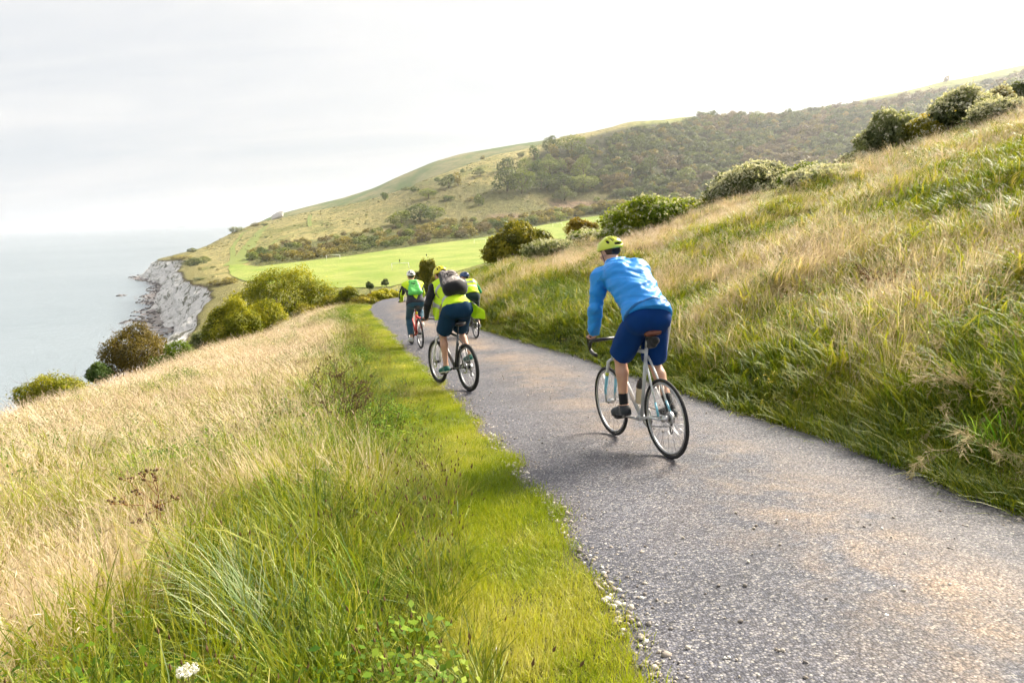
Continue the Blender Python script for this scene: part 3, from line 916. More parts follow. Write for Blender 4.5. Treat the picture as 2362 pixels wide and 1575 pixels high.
# ------------------------------------------------------------------ where the grasses grow
def sample(n, kind, rng):
    """random points weighted towards the viewer's side; returns x, y"""
    if kind == 'verge':
        y = -1.5 + 32 * rng.rand(n) ** 1.9
        wv = .62 + .28 * (vnoise(y * .8, y * 0) - .3)
        x = xl(y) + edge_l(y) + .05 - (wv + .25) * rng.rand(n)
    elif kind == 'left':
        y = -1.5 + 36 * rng.rand(n) ** 1.7
        wmax = np.interp(y, [0, 10, 20, 30, 40], [7, 13, 12, 9, 8])
        x = xl(y) - .45 - .16 * smooth01(9, 4, y) - wmax * rng.rand(n) ** 1.15
    else:
        y = .2 + 38.8 * rng.rand(n) ** 1.3
        wmax = np.interp(y, [0, 10, 20, 30, 40], [8, 15, 19, 19, 19])
        x = xr(y) - .03 + wmax * rng.rand(n) ** 1.2
    return x, y
def in_view(x, y, z, m=260):
    P = np.stack([x, y, z + .2], -1)
    d = P @ _fw
    u_, v_ = proj(P)
    return ((d > .3) & (u_ > -m) & (u_ < 2362 + np.where(d < 16, 1000, m)) & (v_ > -100) & (v_ < 1575 + 500)) | (np.hypot(x, y) < 3.5)

def patchy(x, y, sc, ox=0.0):
    return fbm(x / sc + ox, y / sc + ox * .7, 3)

rng = np.random.RandomState(21)
# mown strip beside the road
x, y = sample(7500, 'verge', rng)
z = H(x, y); k = in_view(x, y, z); x, y, z = x[k], y[k], z[k]
n = len(x)
tint = np.clip(.42 + (patchy(x, y, .7) - .5) * 1.3 + (patchy(x, y, .22, 40) - .5) * .8 + rng.normal(0, .10, n), 0, 1)
s = rng.uniform(.75, 1.25, n)
hs = s * (1 + .8 * smooth01(.35, .75, xl(y) - x)) * (.45 + 1.1 * patchy(x, y, .35, 5))
gn_scatter('verge_grass', np.stack([x, y, z], 1), np.stack([rng.normal(0, .08, n), rng.normal(0, .08, n), rng.uniform(0, 6.28, n)], 1), np.stack([s, s, hs], 1), rng.randint(0, 3, n), tint, C_mown,
           'short bright green mown strip of turf along the left edge of the road', 'grass')

def meadow(kind, n0, seed):
    rng = np.random.RandomState(seed)
    x, y = sample(n0, kind, rng)
    z = H(x, y); k = in_view(x, y, z)
    k &= np.hypot(x + .0, y - .0) > .95
    x, y, z = x[k], y[k], z[k]; n = len(x)
    p1 = patchy(x, y, 1.6, 3); p2 = patchy(x, y, 4.0, 11)
    if kind == 'left':
        q = xl(y) - x
        dry = .23 + .85 * (p2 - .5) + .62 * (p1 - .5) + .62 * smooth01(3.6, 8, y) * smooth01(.8, 2.4, q) - .10 * smooth01(1.6, .5, q) + .55 * smooth01(-1.5, -2.6, x) * smooth01(6, 4, y) - .05 - .32 * smooth01(5.0, 3.4, y) * smooth01(-2.6, -1.6, x)
        tall = smooth01(.4, 1.5, q) * (.62 + .5 * p1)
        wind = rng.normal(2.5, .7, n) + rng.normal(0, .9, n) * smooth01(6, 3, y)
    else:
        q = x - xr(y)
        dry = .17 + 1.15 * (p2 - .5) + .8 * (p1 - .5) + .42 * smooth01(1.0, 4.5, q) + .14 * smooth01(14, 24, y) - .20 * smooth01(.9, .2, q) - .10 * smooth01(12, 6, y)
        tall = (.45 + .5 * smooth01(.1, .9, q)) * (.7 + .6 * p1)
        wind = rng.normal(.2, .9, n)
    dry = np.clip(dry + rng.normal(0, .09, n) - .30 * smooth01(.56, .66, patchy(x, y, 1.1, 77)), 0, 1)
    r_ = rng.rand(n)
    straw = (r_ < (dry - .18) * 1.25)
    idx = np.where(straw, rng.choice([4, 5, 6, 7, 8, 9], n, p=[.2, .22, .18, .13, .10, .17]), rng.choice([0, 1, 2, 3], n))
    tint = np.where(straw, np.clip(.62 + .38 * dry + rng.normal(0, .07, n), .45, 1), np.clip(.12 + .50 * dry + rng.normal(0, .09, n), 0, .62))
    # shorter, browner matted growth here and there
    s = rng.uniform(.75, 1.2, n) * (.75 + .35 * tall)
    hs = s * np.clip(tall + .2, .3, 1.1) * np.where(straw, .66, .88) * (1 - .32 * smooth01(8, 20, np.hypot(x, y)))
    near = smooth01(5, 2.0, np.hypot(x, y))
    s = s * (1 - .15 * near)
    tl = .12 + .22 * smooth01(7, 3, np.hypot(x, y))
    rot = np.stack([rng.normal(0, 1, n) * tl, rng.normal(0, 1, n) * tl, wind], 1)
    return np.stack([x, y, z], 1), rot, np.stack([s, s, hs], 1), idx, tint
def nearfar(name, a, label):
    d = np.hypot(a[0][:, 0], a[0][:, 1]); k = d < 7.5
    gn_scatter(name, *[q[k] for q in a], C_long, label + ', nearest part', 'grass')
    gn_scatter(name, *[q[~k] for q in a], C_longfar, label + ', farther part', 'grass')
a = meadow('left', 22000, 31)
nearfar('meadow_grass', a, 'long mixed green and straw coloured grass on the slope left of the road')
a = meadow('right', 43000, 32)
nearfar('bank_grass', a, 'long dry and green grass covering the bank right of the road')

def herbs(name, coll, n0, thr, sc, off, seed, label, cat, size=(.7, 1.3), kinds=('left', 'right'), cut=None, hz=1.0):
    rng = np.random.RandomState(seed)
    X, Y = [], []
    for kd in kinds:
        x, y = sample(n0, kd, rng); X.append(x); Y.append(y)
    x = np.concatenate(X); y = np.concatenate(Y)
    keep = patchy(x, y, sc, off) > thr
    if cut is not None: keep &= cut(x, y)
    x, y = x[keep], y[keep]; z = H(x, y); k = in_view(x, y, z) & (np.hypot(x, y) > 1.2); x, y, z = x[k], y[k], z[k]; n = len(x)
    s = rng.uniform(*size, n)
    return gn_scatter(name, np.stack([x, y, z], 1), np.stack([rng.normal(0, .15, n), rng.normal(0, .15, n), rng.uniform(0, 6.28, n)], 1), np.stack([s, s, s * hz], 1), rng.randint(0, 3, n), rng.rand(n), coll, label, cat)
herbs('bramble_cover', C_forb, 9500, .545, 1.5, 21, 41, 'low leafy brambles and bindweed threading through the long grass', 'undergrowth', (.7, 1.2), cut=lambda x, y: (x < xl(y) - .8) | (x > xr(y) + 1.3))
herbs('plantain_heads', C_plant, 3800, .50, 2.2, 31, 42, 'small dark brown seed heads of plantain standing in the grass beside the mown strip', 'wildflowers', (.8, 1.3), ('left',), lambda x, y: (xl(y) - x < 2.6))
herbs('yellow_wildflowers', C_yell, 1000, .56, 1.8, 51, 43, 'little yellow wildflowers scattered through the long grass', 'wildflowers', (.45, .75), cut=lambda x, y: y > 5.5)
herbs('white_wildflowers', C_whit, 420, .58, 1.8, 61, 44, 'small white wildflower heads dotted through the long grass', 'wildflowers', (.4, .75), cut=lambda x, y: y > 4.5)

# loose stones and chalk grit along both road edges and on the surface
b = []
for i in range(4):
    P, F = boulder(rs, 1)
    me = np_mesh('grit_%02d' % i, P * np.array([1, .8, .55]), F)
    b.append(me)
M_grit, nt = new_mat('chalk_grit')
tn = nt.n('ShaderNodeAttribute', attribute_name='tint', attribute_type='INSTANCER').outputs['Fac']
out(nt, bsdf(nt, nt.ramp(tn, [(0, (.16, .15, .15)), (.4, (.30, .26, .22)), (.8, (.50, .45, .39)), (1, (.68, .66, .62))]), .85, .3))
C_grit = bpy.data.collections.new('grit')
for me in b:
    me.materials.append(M_grit); C_grit.objects.link(bpy.data.objects.new(me.name, me))
n = 11000
y = -1 + 27 * rng.rand(n) ** 1.6
u = rng.rand(n)
e = np.where(rng.rand(n) < .82, np.where(rng.rand(n) < .5, rng.exponential(.05, n), 1 - rng.exponential(.05, n)), u)
e = np.clip(e, -.03, 1.04)
x = xl(y) + (xr(y) - xl(y)) * e
z = zroad(y) + .03 * (1 - (2 * np.clip(e, 0, 1) - 1) ** 2) + .012
s = .0035 + .012 * rng.rand(n) ** 4
edge = np.minimum(e, 1 - e) < .05
s = np.where(edge, s * 1.5, s)
gn_scatter('loose_stones', np.stack([x, y, z], 1), np.stack([rng.uniform(0, 6, n), rng.uniform(0, 6, n), rng.uniform(0, 6, n)], 1) * np.array([.1, .1, 1]), np.stack([s, s, s], 1), rng.randint(0, 4, n), rng.rand(n), C_grit,
           'loose chalk grit and small stones lying on the road and along its edges', 'stones')

# ------------------------------------------------------------------ shrubs and trees
def crown(rs, lobes, n, size, lvb=0.0, shell=.35, droop=0.0, cards=True):
    """leaves spread through a crown made of lobes [(cx, cy, cz, rx, ry, rz)]: returns V, F, lv"""
    lobes = np.array(lobes, float)
    area = (lobes[:, 3] * lobes[:, 4] + lobes[:, 4] * lobes[:, 5] + lobes[:, 3] * lobes[:, 5])
    pick = rs.choice(len(lobes), n * 2, p=area / area.sum())
    d = rs.normal(size=(n * 2, 3)); d /= np.linalg.norm(d, axis=1)[:, None]
    rr = 1 - shell * rs.rand(n * 2) ** 1.6
    # lumpy surface
    lump = 1 + .22 * np.sin(d[:, 0] * 5 + pick) * np.sin(d[:, 1] * 6 + pick * 2.1) * np.sin(d[:, 2] * 5 + pick * .7) + .10 * rs.normal(size=n * 2)
    P = lobes[pick, :3] + d * lobes[pick, 3:] * (rr * lump)[:, None]
    # drop leaves deep inside other lobes
    keep = np.ones(n * 2, bool)
    for i, L in enumerate(lobes):
        q = (((P - L[:3]) / L[3:]) ** 2).sum(1)
        keep &= ~((q < .45) & (pick != i))
    keep &= P[:, 2] > lobes[:, 2].min() - lobes[:, 5].max() * 1.1
    P = P[keep][:n]; d = d[keep][:n]; pk = pick[keep][:n]; m = len(P)
    nrm = d * .9 + rs.normal(size=(m, 3)) * .65 + np.array([0, 0, .35])
    nrm /= np.linalg.norm(nrm, axis=1)[:, None]
    t = np.cross(nrm, rs.normal(size=(m, 3))); t /= np.linalg.norm(t, axis=1)[:, None] + 1e-9
    bt = np.cross(nrm, t)
    sz = size * rs.uniform(.6, 1.35, m)[:, None]
    V = np.stack([P - t * sz * .5, P + bt * sz * .32 + nrm * sz * .1, P + t * sz * .55, P - bt * sz * .32 + nrm * sz * .1], 1).reshape(-1, 3)
    F = np.arange(m * 4).reshape(m, 4)
    lobv = rs.uniform(-.16, .16, len(lobes))[pk]
    clump = .42 * (vnoise(P[:, 0] * .17 / size + pk * 3.3, P[:, 2] * .2 / size + P[:, 1] * .15 / size) - .5)
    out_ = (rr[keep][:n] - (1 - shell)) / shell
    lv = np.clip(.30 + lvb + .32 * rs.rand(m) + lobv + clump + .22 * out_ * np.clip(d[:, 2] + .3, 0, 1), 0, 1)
    return V, F, np.repeat(lv, 4), P, d

def limb_mesh(name, segs, mat, sides=6):
    """segs: list of (p0, p1, r0, r1)"""
    Vs, Fs, o = [], [], 0
    for p0, p1, r0, r1 in segs:
        p0 = np.array(p0, float); p1 = np.array(p1, float)
        ax = p1 - p0; L = np.linalg.norm(ax)
        if L < 1e-6: continue
        ax /= L
        e1 = np.cross(ax, [.31, .95, .05]); e1 /= np.linalg.norm(e1); e2 = np.cross(ax, e1)
        a = np.arange(sides) * 2 * math.pi / sides
        ring = np.cos(a)[:, None] * e1 + np.sin(a)[:, None] * e2
        Vs.append(np.concatenate([p0 + ring * r0, p1 + ring * r1]))
        k = np.arange(sides); k2 = (k + 1) % sides
        Fs.append(np.stack([k, k2, k2 + sides, k + sides], 1) + o); o += 2 * sides
    me = np_mesh(name, np.concatenate(Vs), np.concatenate(Fs), True)
    me.materials.append(mat)
    return me

def crown_mesh(name, mats, *args, **kw):
    V, F, lv, P, d = crown(*args, **kw)
    me = np_mesh(name, V, F)
    attr(me, 'lv', lv)
    me.materials.append(mats)
    return me, P, d

def lobed(rs, W, D, Hh, n, flat=1.0, z0=0.0):
    """n lobes filling a W x D x H envelope standing on z0"""
    L = []
    f = 1.0 if n < 9 else .78
    for i in range(n if n < 9 else int(n * 1.5)):
        a = rs.uniform(0, 6.28); r = rs.rand() ** .55
        cx = math.cos(a) * r * W * .34; cy = math.sin(a) * r * D * .34
        hz_ = (1 - .55 * r ** 2)
        rz_ = Hh * rs.uniform(.20, .36) * flat * f
        cz = z0 + (Hh - rz_) * hz_ * rs.uniform(.62, 1.0)
        cz = max(cz, z0 + rz_ * .7)
        L.append((cx, cy, cz, W * rs.uniform(.13, .27) * f, D * rs.uniform(.15, .27) * f, rz_))
    L.append((rs.uniform(-.08, .08) * W, 0, z0 + Hh * .38, W * .30, D * .32, Hh * .36))
    A = np.array(L)
    kx = (W * .5) / max((A[:, 0] + A[:, 3]).max(), -(A[:, 0] - A[:, 3]).min())
    kz = Hh / ((A[:, 2] + A[:, 5]).max() - z0)
    A[:, 0] *= kx; A[:, 3] *= kx; A[:, 2] = z0 + (A[:, 2] - z0) * kz; A[:, 5] *= kz
    return [tuple(q) for q in A]

M_shrub = {
 'olive': leaf_mat('olive_shrub_leaf', (.045, .062, .008), (.180, .175, .012), (.420, .360, .022), .38),
 'golden': leaf_mat('golden_green_leaf', (.052, .082, .008), (.210, .225, .012), (.460, .430, .022), .42),
 'rust': leaf_mat('bronze_green_leaf', (.055, .048, .012), (.170, .125, .016), (.360, .270, .026), .35),
 'green': leaf_mat('deep_green_leaf', (.020, .050, .012), (.060, .110, .020), (.150, .210, .035), .35),
 'lime': leaf_mat('bright_green_leaf', (.050, .095, .012), (.150, .220, .016), (.340, .390, .030), .50),
 'grey': leaf_mat('grey_green_leaf', (.060, .085, .036), (.140, .170, .075), (.300, .330, .150), .50),
 'far': leaf_mat('hillside_tree_leaf', (.026, .050, .016), (.085, .125, .030), (.200, .235, .050), .30),
 'farlime': leaf_mat('pale_tree_leaf', (.075, .110, .022), (.175, .220, .045), (.310, .340, .075), .30),
 'farolive': leaf_mat('scrub_leaf', (.090, .082, .024), (.210, .180, .040), (.380, .310, .065), .30),
 'farrust': leaf_mat('rusty_scrub_leaf', (.075, .060, .036), (.155, .122, .060), (.270, .210, .090), .30),
}
def ground_at(x, y): return float(H(np.array([x]), np.array([y]))[0])

def shrub(name, px, py_top, py_bot, wpx, Y, mat, label, cat='shrub', group=None, n=5200, leaf=.10, nl=9, seed=0, depth=.8, sink=.3, lvb=0.0, flowers=0, trunk=True, shell=.35, bare=0, fl_size=.09):
    """a shrub whose crown shows between two heights at distance Y; the base goes down to the ground there"""
    rs = np.random.RandomState(seed + 100)
    c = atY(px, (py_top + py_bot) / 2, Y)
    W = wpx / 1575 * Y
    top = atY(px, py_top, Y)[2]; vis = atY(px, py_bot, Y)[2]
    g = ground_at(c[0], Y)
    z0 = min(vis, top - .5) - .15 * (top - vis)
    z0 = max(g - .1, z0) if g < top - .4 else top - .6
    Hh = top - z0
    root = empty(name, (c[0], Y, min(g, z0)))
    lobes = lobed(rs, W, W * depth, Hh, nl, z0=z0 - root.location.z)
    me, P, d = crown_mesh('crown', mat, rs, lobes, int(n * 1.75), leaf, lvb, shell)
    link('crown', me, None, root)
    if trunk:
        segs = []
        base = (0, 0, -sink)
        zc = z0 - root.location.z + Hh * .35
        nst = 4
        for k in range(nst):
            a = rs.uniform(0, 6.28); r0 = W * .02
            p0 = (math.cos(a) * W * .05, math.sin(a) * W * .05, -sink)
            p1 = (math.cos(a) * W * .14, math.sin(a) * W * .14, zc * .6)
            segs.append((p0, p1, r0, r0 * .7))
            for q in range(3):
                j = rs.randint(len(lobes))
                p2 = (lobes[j][0], lobes[j][1], lobes[j][2])
                segs.append((p1, p2, r0 * .6, r0 * .15))
        link('trunk', limb_mesh('trunk', segs, M_bark), None, root)
    if bare:
        segs = []
        for k in range(bare):
            j = rs.randint(len(P)); p0 = P[j] * np.array([.6, .6, .8]); dd = d[j] * np.array([1, 1, .4]) + rs.normal(0, .25, 3) + np.array([-.55, 0, 0])
            p1 = P[j] + dd * W * .10
            segs.append((p0, p1, .012, .004))
            for q in range(3):
                segs.append((p1 * .6 + p0 * .4, p1 + rs.normal(0, .06, 3) * W, .006, .002))
        link('bare_twigs', limb_mesh('bare_twigs', segs, M_twig, 3), None, root)['kind'] = 'stuff'
    if flowers:
        sel = np.nonzero((d[:, 2] > -.05))[0]
        sel = rs.choice(sel, min(flowers, len(sel)), replace=False)
        Q = P[sel] + d[sel] * leaf * .5
        m = 5
        Vs, Fs, ls = [], [], []
        for k in range(m):
            nn = rs.normal(size=(len(Q), 3)); nn /= np.linalg.norm(nn, axis=1)[:, None]
            t = np.cross(nn, rs.normal(size=(len(Q), 3))); t /= np.linalg.norm(t, axis=1)[:, None]
            bt = np.cross(nn, t); s_ = fl_size * rs.uniform(.5, 1.1, len(Q))[:, None]
            cc = Q + rs.normal(0, fl_size * .4, Q.shape)
            Vs.append(np.stack([cc - t * s_ * .5, cc + bt * s_ * .5, cc + t * s_ * .5, cc - bt * s_ * .5], 1).reshape(-1, 3))
            Fs.append(np.arange(len(Q) * 4).reshape(-1, 4) + k * len(Q) * 4); ls.append(np.repeat(rs.rand(len(Q)), 4))
        me = np_mesh('blossom', np.concatenate(Vs), np.concatenate(Fs)); attr(me, 'lv', np.concatenate(ls)); me.materials.append(M_fluff)
        link('blossom', me, None, root)['kind'] = 'stuff'
    return tag(root, label, cat, group)

S = M_shrub
# --- seaward side of the road
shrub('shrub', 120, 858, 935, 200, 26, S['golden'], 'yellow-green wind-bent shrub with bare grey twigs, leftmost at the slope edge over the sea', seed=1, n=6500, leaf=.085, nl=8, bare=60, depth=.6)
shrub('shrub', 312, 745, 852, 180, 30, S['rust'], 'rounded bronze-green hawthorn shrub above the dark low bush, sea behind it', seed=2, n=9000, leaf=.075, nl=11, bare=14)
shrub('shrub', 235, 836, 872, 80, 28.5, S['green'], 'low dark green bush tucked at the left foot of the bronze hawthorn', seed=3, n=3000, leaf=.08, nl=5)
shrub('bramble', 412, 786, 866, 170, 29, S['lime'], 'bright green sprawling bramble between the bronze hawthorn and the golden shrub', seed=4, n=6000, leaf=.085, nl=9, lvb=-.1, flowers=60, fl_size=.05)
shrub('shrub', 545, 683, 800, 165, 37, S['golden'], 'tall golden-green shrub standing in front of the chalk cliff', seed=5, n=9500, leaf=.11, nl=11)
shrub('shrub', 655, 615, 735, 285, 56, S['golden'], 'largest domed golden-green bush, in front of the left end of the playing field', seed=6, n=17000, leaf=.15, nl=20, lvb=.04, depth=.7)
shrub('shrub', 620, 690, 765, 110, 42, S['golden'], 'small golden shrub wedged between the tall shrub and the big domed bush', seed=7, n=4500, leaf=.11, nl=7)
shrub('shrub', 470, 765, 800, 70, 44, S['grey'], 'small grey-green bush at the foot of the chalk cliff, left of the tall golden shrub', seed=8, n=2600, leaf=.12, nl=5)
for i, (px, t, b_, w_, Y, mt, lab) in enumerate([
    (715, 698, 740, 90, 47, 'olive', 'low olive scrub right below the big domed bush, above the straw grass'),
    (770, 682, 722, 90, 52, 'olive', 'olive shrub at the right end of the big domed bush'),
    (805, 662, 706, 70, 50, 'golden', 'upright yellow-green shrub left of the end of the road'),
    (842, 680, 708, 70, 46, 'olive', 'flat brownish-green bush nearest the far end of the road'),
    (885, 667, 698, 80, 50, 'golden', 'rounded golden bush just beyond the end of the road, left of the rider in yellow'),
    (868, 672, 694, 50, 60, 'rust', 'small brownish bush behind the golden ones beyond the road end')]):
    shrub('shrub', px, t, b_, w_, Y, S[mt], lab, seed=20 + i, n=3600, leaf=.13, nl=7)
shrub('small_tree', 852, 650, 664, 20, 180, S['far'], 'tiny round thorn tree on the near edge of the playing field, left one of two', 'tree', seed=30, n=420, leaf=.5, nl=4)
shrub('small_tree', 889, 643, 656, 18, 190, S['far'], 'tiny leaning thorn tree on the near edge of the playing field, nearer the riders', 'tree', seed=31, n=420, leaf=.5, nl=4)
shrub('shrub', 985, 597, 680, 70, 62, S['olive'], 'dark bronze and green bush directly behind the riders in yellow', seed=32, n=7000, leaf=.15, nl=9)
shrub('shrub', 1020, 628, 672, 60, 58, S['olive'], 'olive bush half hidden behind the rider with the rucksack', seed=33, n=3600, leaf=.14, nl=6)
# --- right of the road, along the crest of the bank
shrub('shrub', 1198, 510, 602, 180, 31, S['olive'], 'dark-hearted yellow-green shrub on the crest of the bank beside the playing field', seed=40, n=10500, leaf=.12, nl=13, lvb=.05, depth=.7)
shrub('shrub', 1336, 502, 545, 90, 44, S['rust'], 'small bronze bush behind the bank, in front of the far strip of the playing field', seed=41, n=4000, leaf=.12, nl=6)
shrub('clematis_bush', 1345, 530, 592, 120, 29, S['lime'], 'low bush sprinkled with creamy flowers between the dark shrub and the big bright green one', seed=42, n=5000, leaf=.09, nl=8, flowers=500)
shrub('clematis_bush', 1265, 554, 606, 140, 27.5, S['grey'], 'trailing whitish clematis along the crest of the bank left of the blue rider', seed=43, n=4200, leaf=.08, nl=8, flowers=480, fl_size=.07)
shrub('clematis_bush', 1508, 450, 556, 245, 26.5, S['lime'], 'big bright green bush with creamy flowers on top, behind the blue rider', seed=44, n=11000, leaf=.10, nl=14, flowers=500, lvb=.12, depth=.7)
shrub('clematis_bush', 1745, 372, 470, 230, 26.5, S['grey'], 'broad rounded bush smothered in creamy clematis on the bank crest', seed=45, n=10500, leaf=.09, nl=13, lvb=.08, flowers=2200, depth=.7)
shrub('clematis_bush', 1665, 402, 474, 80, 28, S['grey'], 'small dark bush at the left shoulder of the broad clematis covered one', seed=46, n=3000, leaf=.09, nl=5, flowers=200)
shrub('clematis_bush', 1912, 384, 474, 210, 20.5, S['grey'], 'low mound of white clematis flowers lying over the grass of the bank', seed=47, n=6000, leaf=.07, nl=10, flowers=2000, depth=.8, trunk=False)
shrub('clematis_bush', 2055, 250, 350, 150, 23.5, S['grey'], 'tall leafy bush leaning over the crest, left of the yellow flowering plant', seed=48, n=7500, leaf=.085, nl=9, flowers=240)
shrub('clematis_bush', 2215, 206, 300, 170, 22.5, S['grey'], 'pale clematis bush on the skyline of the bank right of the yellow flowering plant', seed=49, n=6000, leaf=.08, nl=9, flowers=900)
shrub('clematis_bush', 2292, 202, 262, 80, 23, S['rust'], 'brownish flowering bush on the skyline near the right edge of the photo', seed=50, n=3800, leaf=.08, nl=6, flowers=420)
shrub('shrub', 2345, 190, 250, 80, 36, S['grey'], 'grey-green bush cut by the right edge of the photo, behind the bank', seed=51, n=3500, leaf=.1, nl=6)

for i, (px, t, b_, w_, Y, mt, fl, lab) in enumerate([
    (1430, 512, 590, 110, 26.0, 'lime', 260, 'left skirt of clematis trailing down from the big bright green bush'),
    (1610, 458, 510, 90, 27.5, 'olive', 120, 'low olive growth between the big bright bush and the clematis covered one'),
    (1850, 376, 432, 110, 24.5, 'lime', 300, 'light green flowering tangle right of the broad clematis bush'),
    (1990, 352, 420, 120, 23.0, 'grey', 500, 'pale flowering mound below the tall leafy bush on the bank'),
    (2130, 272, 330, 90, 22.5, 'olive', 160, 'olive growth at the foot of the yellow flowering plant'),
    (2290, 232, 300, 150, 20.5, 'grey', 900, 'wide pale mound of clematis near the right edge of the photo'),
    (2110, 560, 620, 140, 11.5, 'lime', 0, 'low leafy bramble mound half way up the right bank'),
    (2250, 690, 760, 180, 8.5, 'green', 0, 'dark leafy bramble patch low on the right bank near the photo edge')]):
    shrub('clematis_bush' if fl else 'bramble', px, t, b_, w_, Y, S[mt], lab, seed=60 + i, n=3200, leaf=.075 if Y > 15 else .045, nl=8, flowers=fl, fl_size=.07, trunk=False, depth=.9)
# --- trees and shrubs of the hill that stand apart
_cm = {}
def far_plant(name, px, py_base, wpx, hpx, mat, label, cat, group=None, seed=0, n=700, trunk=True, y0=200, nl=8, leafk=.075):
    rs = np.random.RandomState(seed + 500)
    p = invert(px, py_base, y0=y0)
    k = p[1] / 1575
    W, Hh = wpx * k, hpx * k
    root = empty(name, (p[0], p[1], ground_at(p[0], p[1]) - .2))
    key = (mat, seed % 7, nl, n)
    if key not in _cm:
        V, F, lv, P, d = crown(np.random.RandomState(seed % 7 + 900), lobed(np.random.RandomState(seed % 7 + 50), 1, 1, 1, nl, z0=.06), n, leafk, 0, .4)
        me = np_mesh('crown', V, F); attr(me, 'lv', lv); me.materials.append(S[mat]); _cm[key] = me
    c = link('crown', _cm[key], None, root); c.scale = (W, W * .8, Hh); c.rotation_euler = (0, 0, rs.uniform(-.5, .5))
    if trunk:
        if 'trunk' not in _cm:
            _cm['trunk'] = limb_mesh('trunk', [((0, 0, -.1), (.02, 0, .35), .035, .025), ((.02, 0, .35), (.2, .05, .6), .018, .006), ((.02, 0, .35), (-.18, -.05, .62), .018, .006), ((.02, 0, .35), (0, .1, .8), .018, .005)], M_bark)
        t = link('trunk', _cm['trunk'], None, root); t.scale = (W, W, Hh)
    return tag(root, label, cat, group)
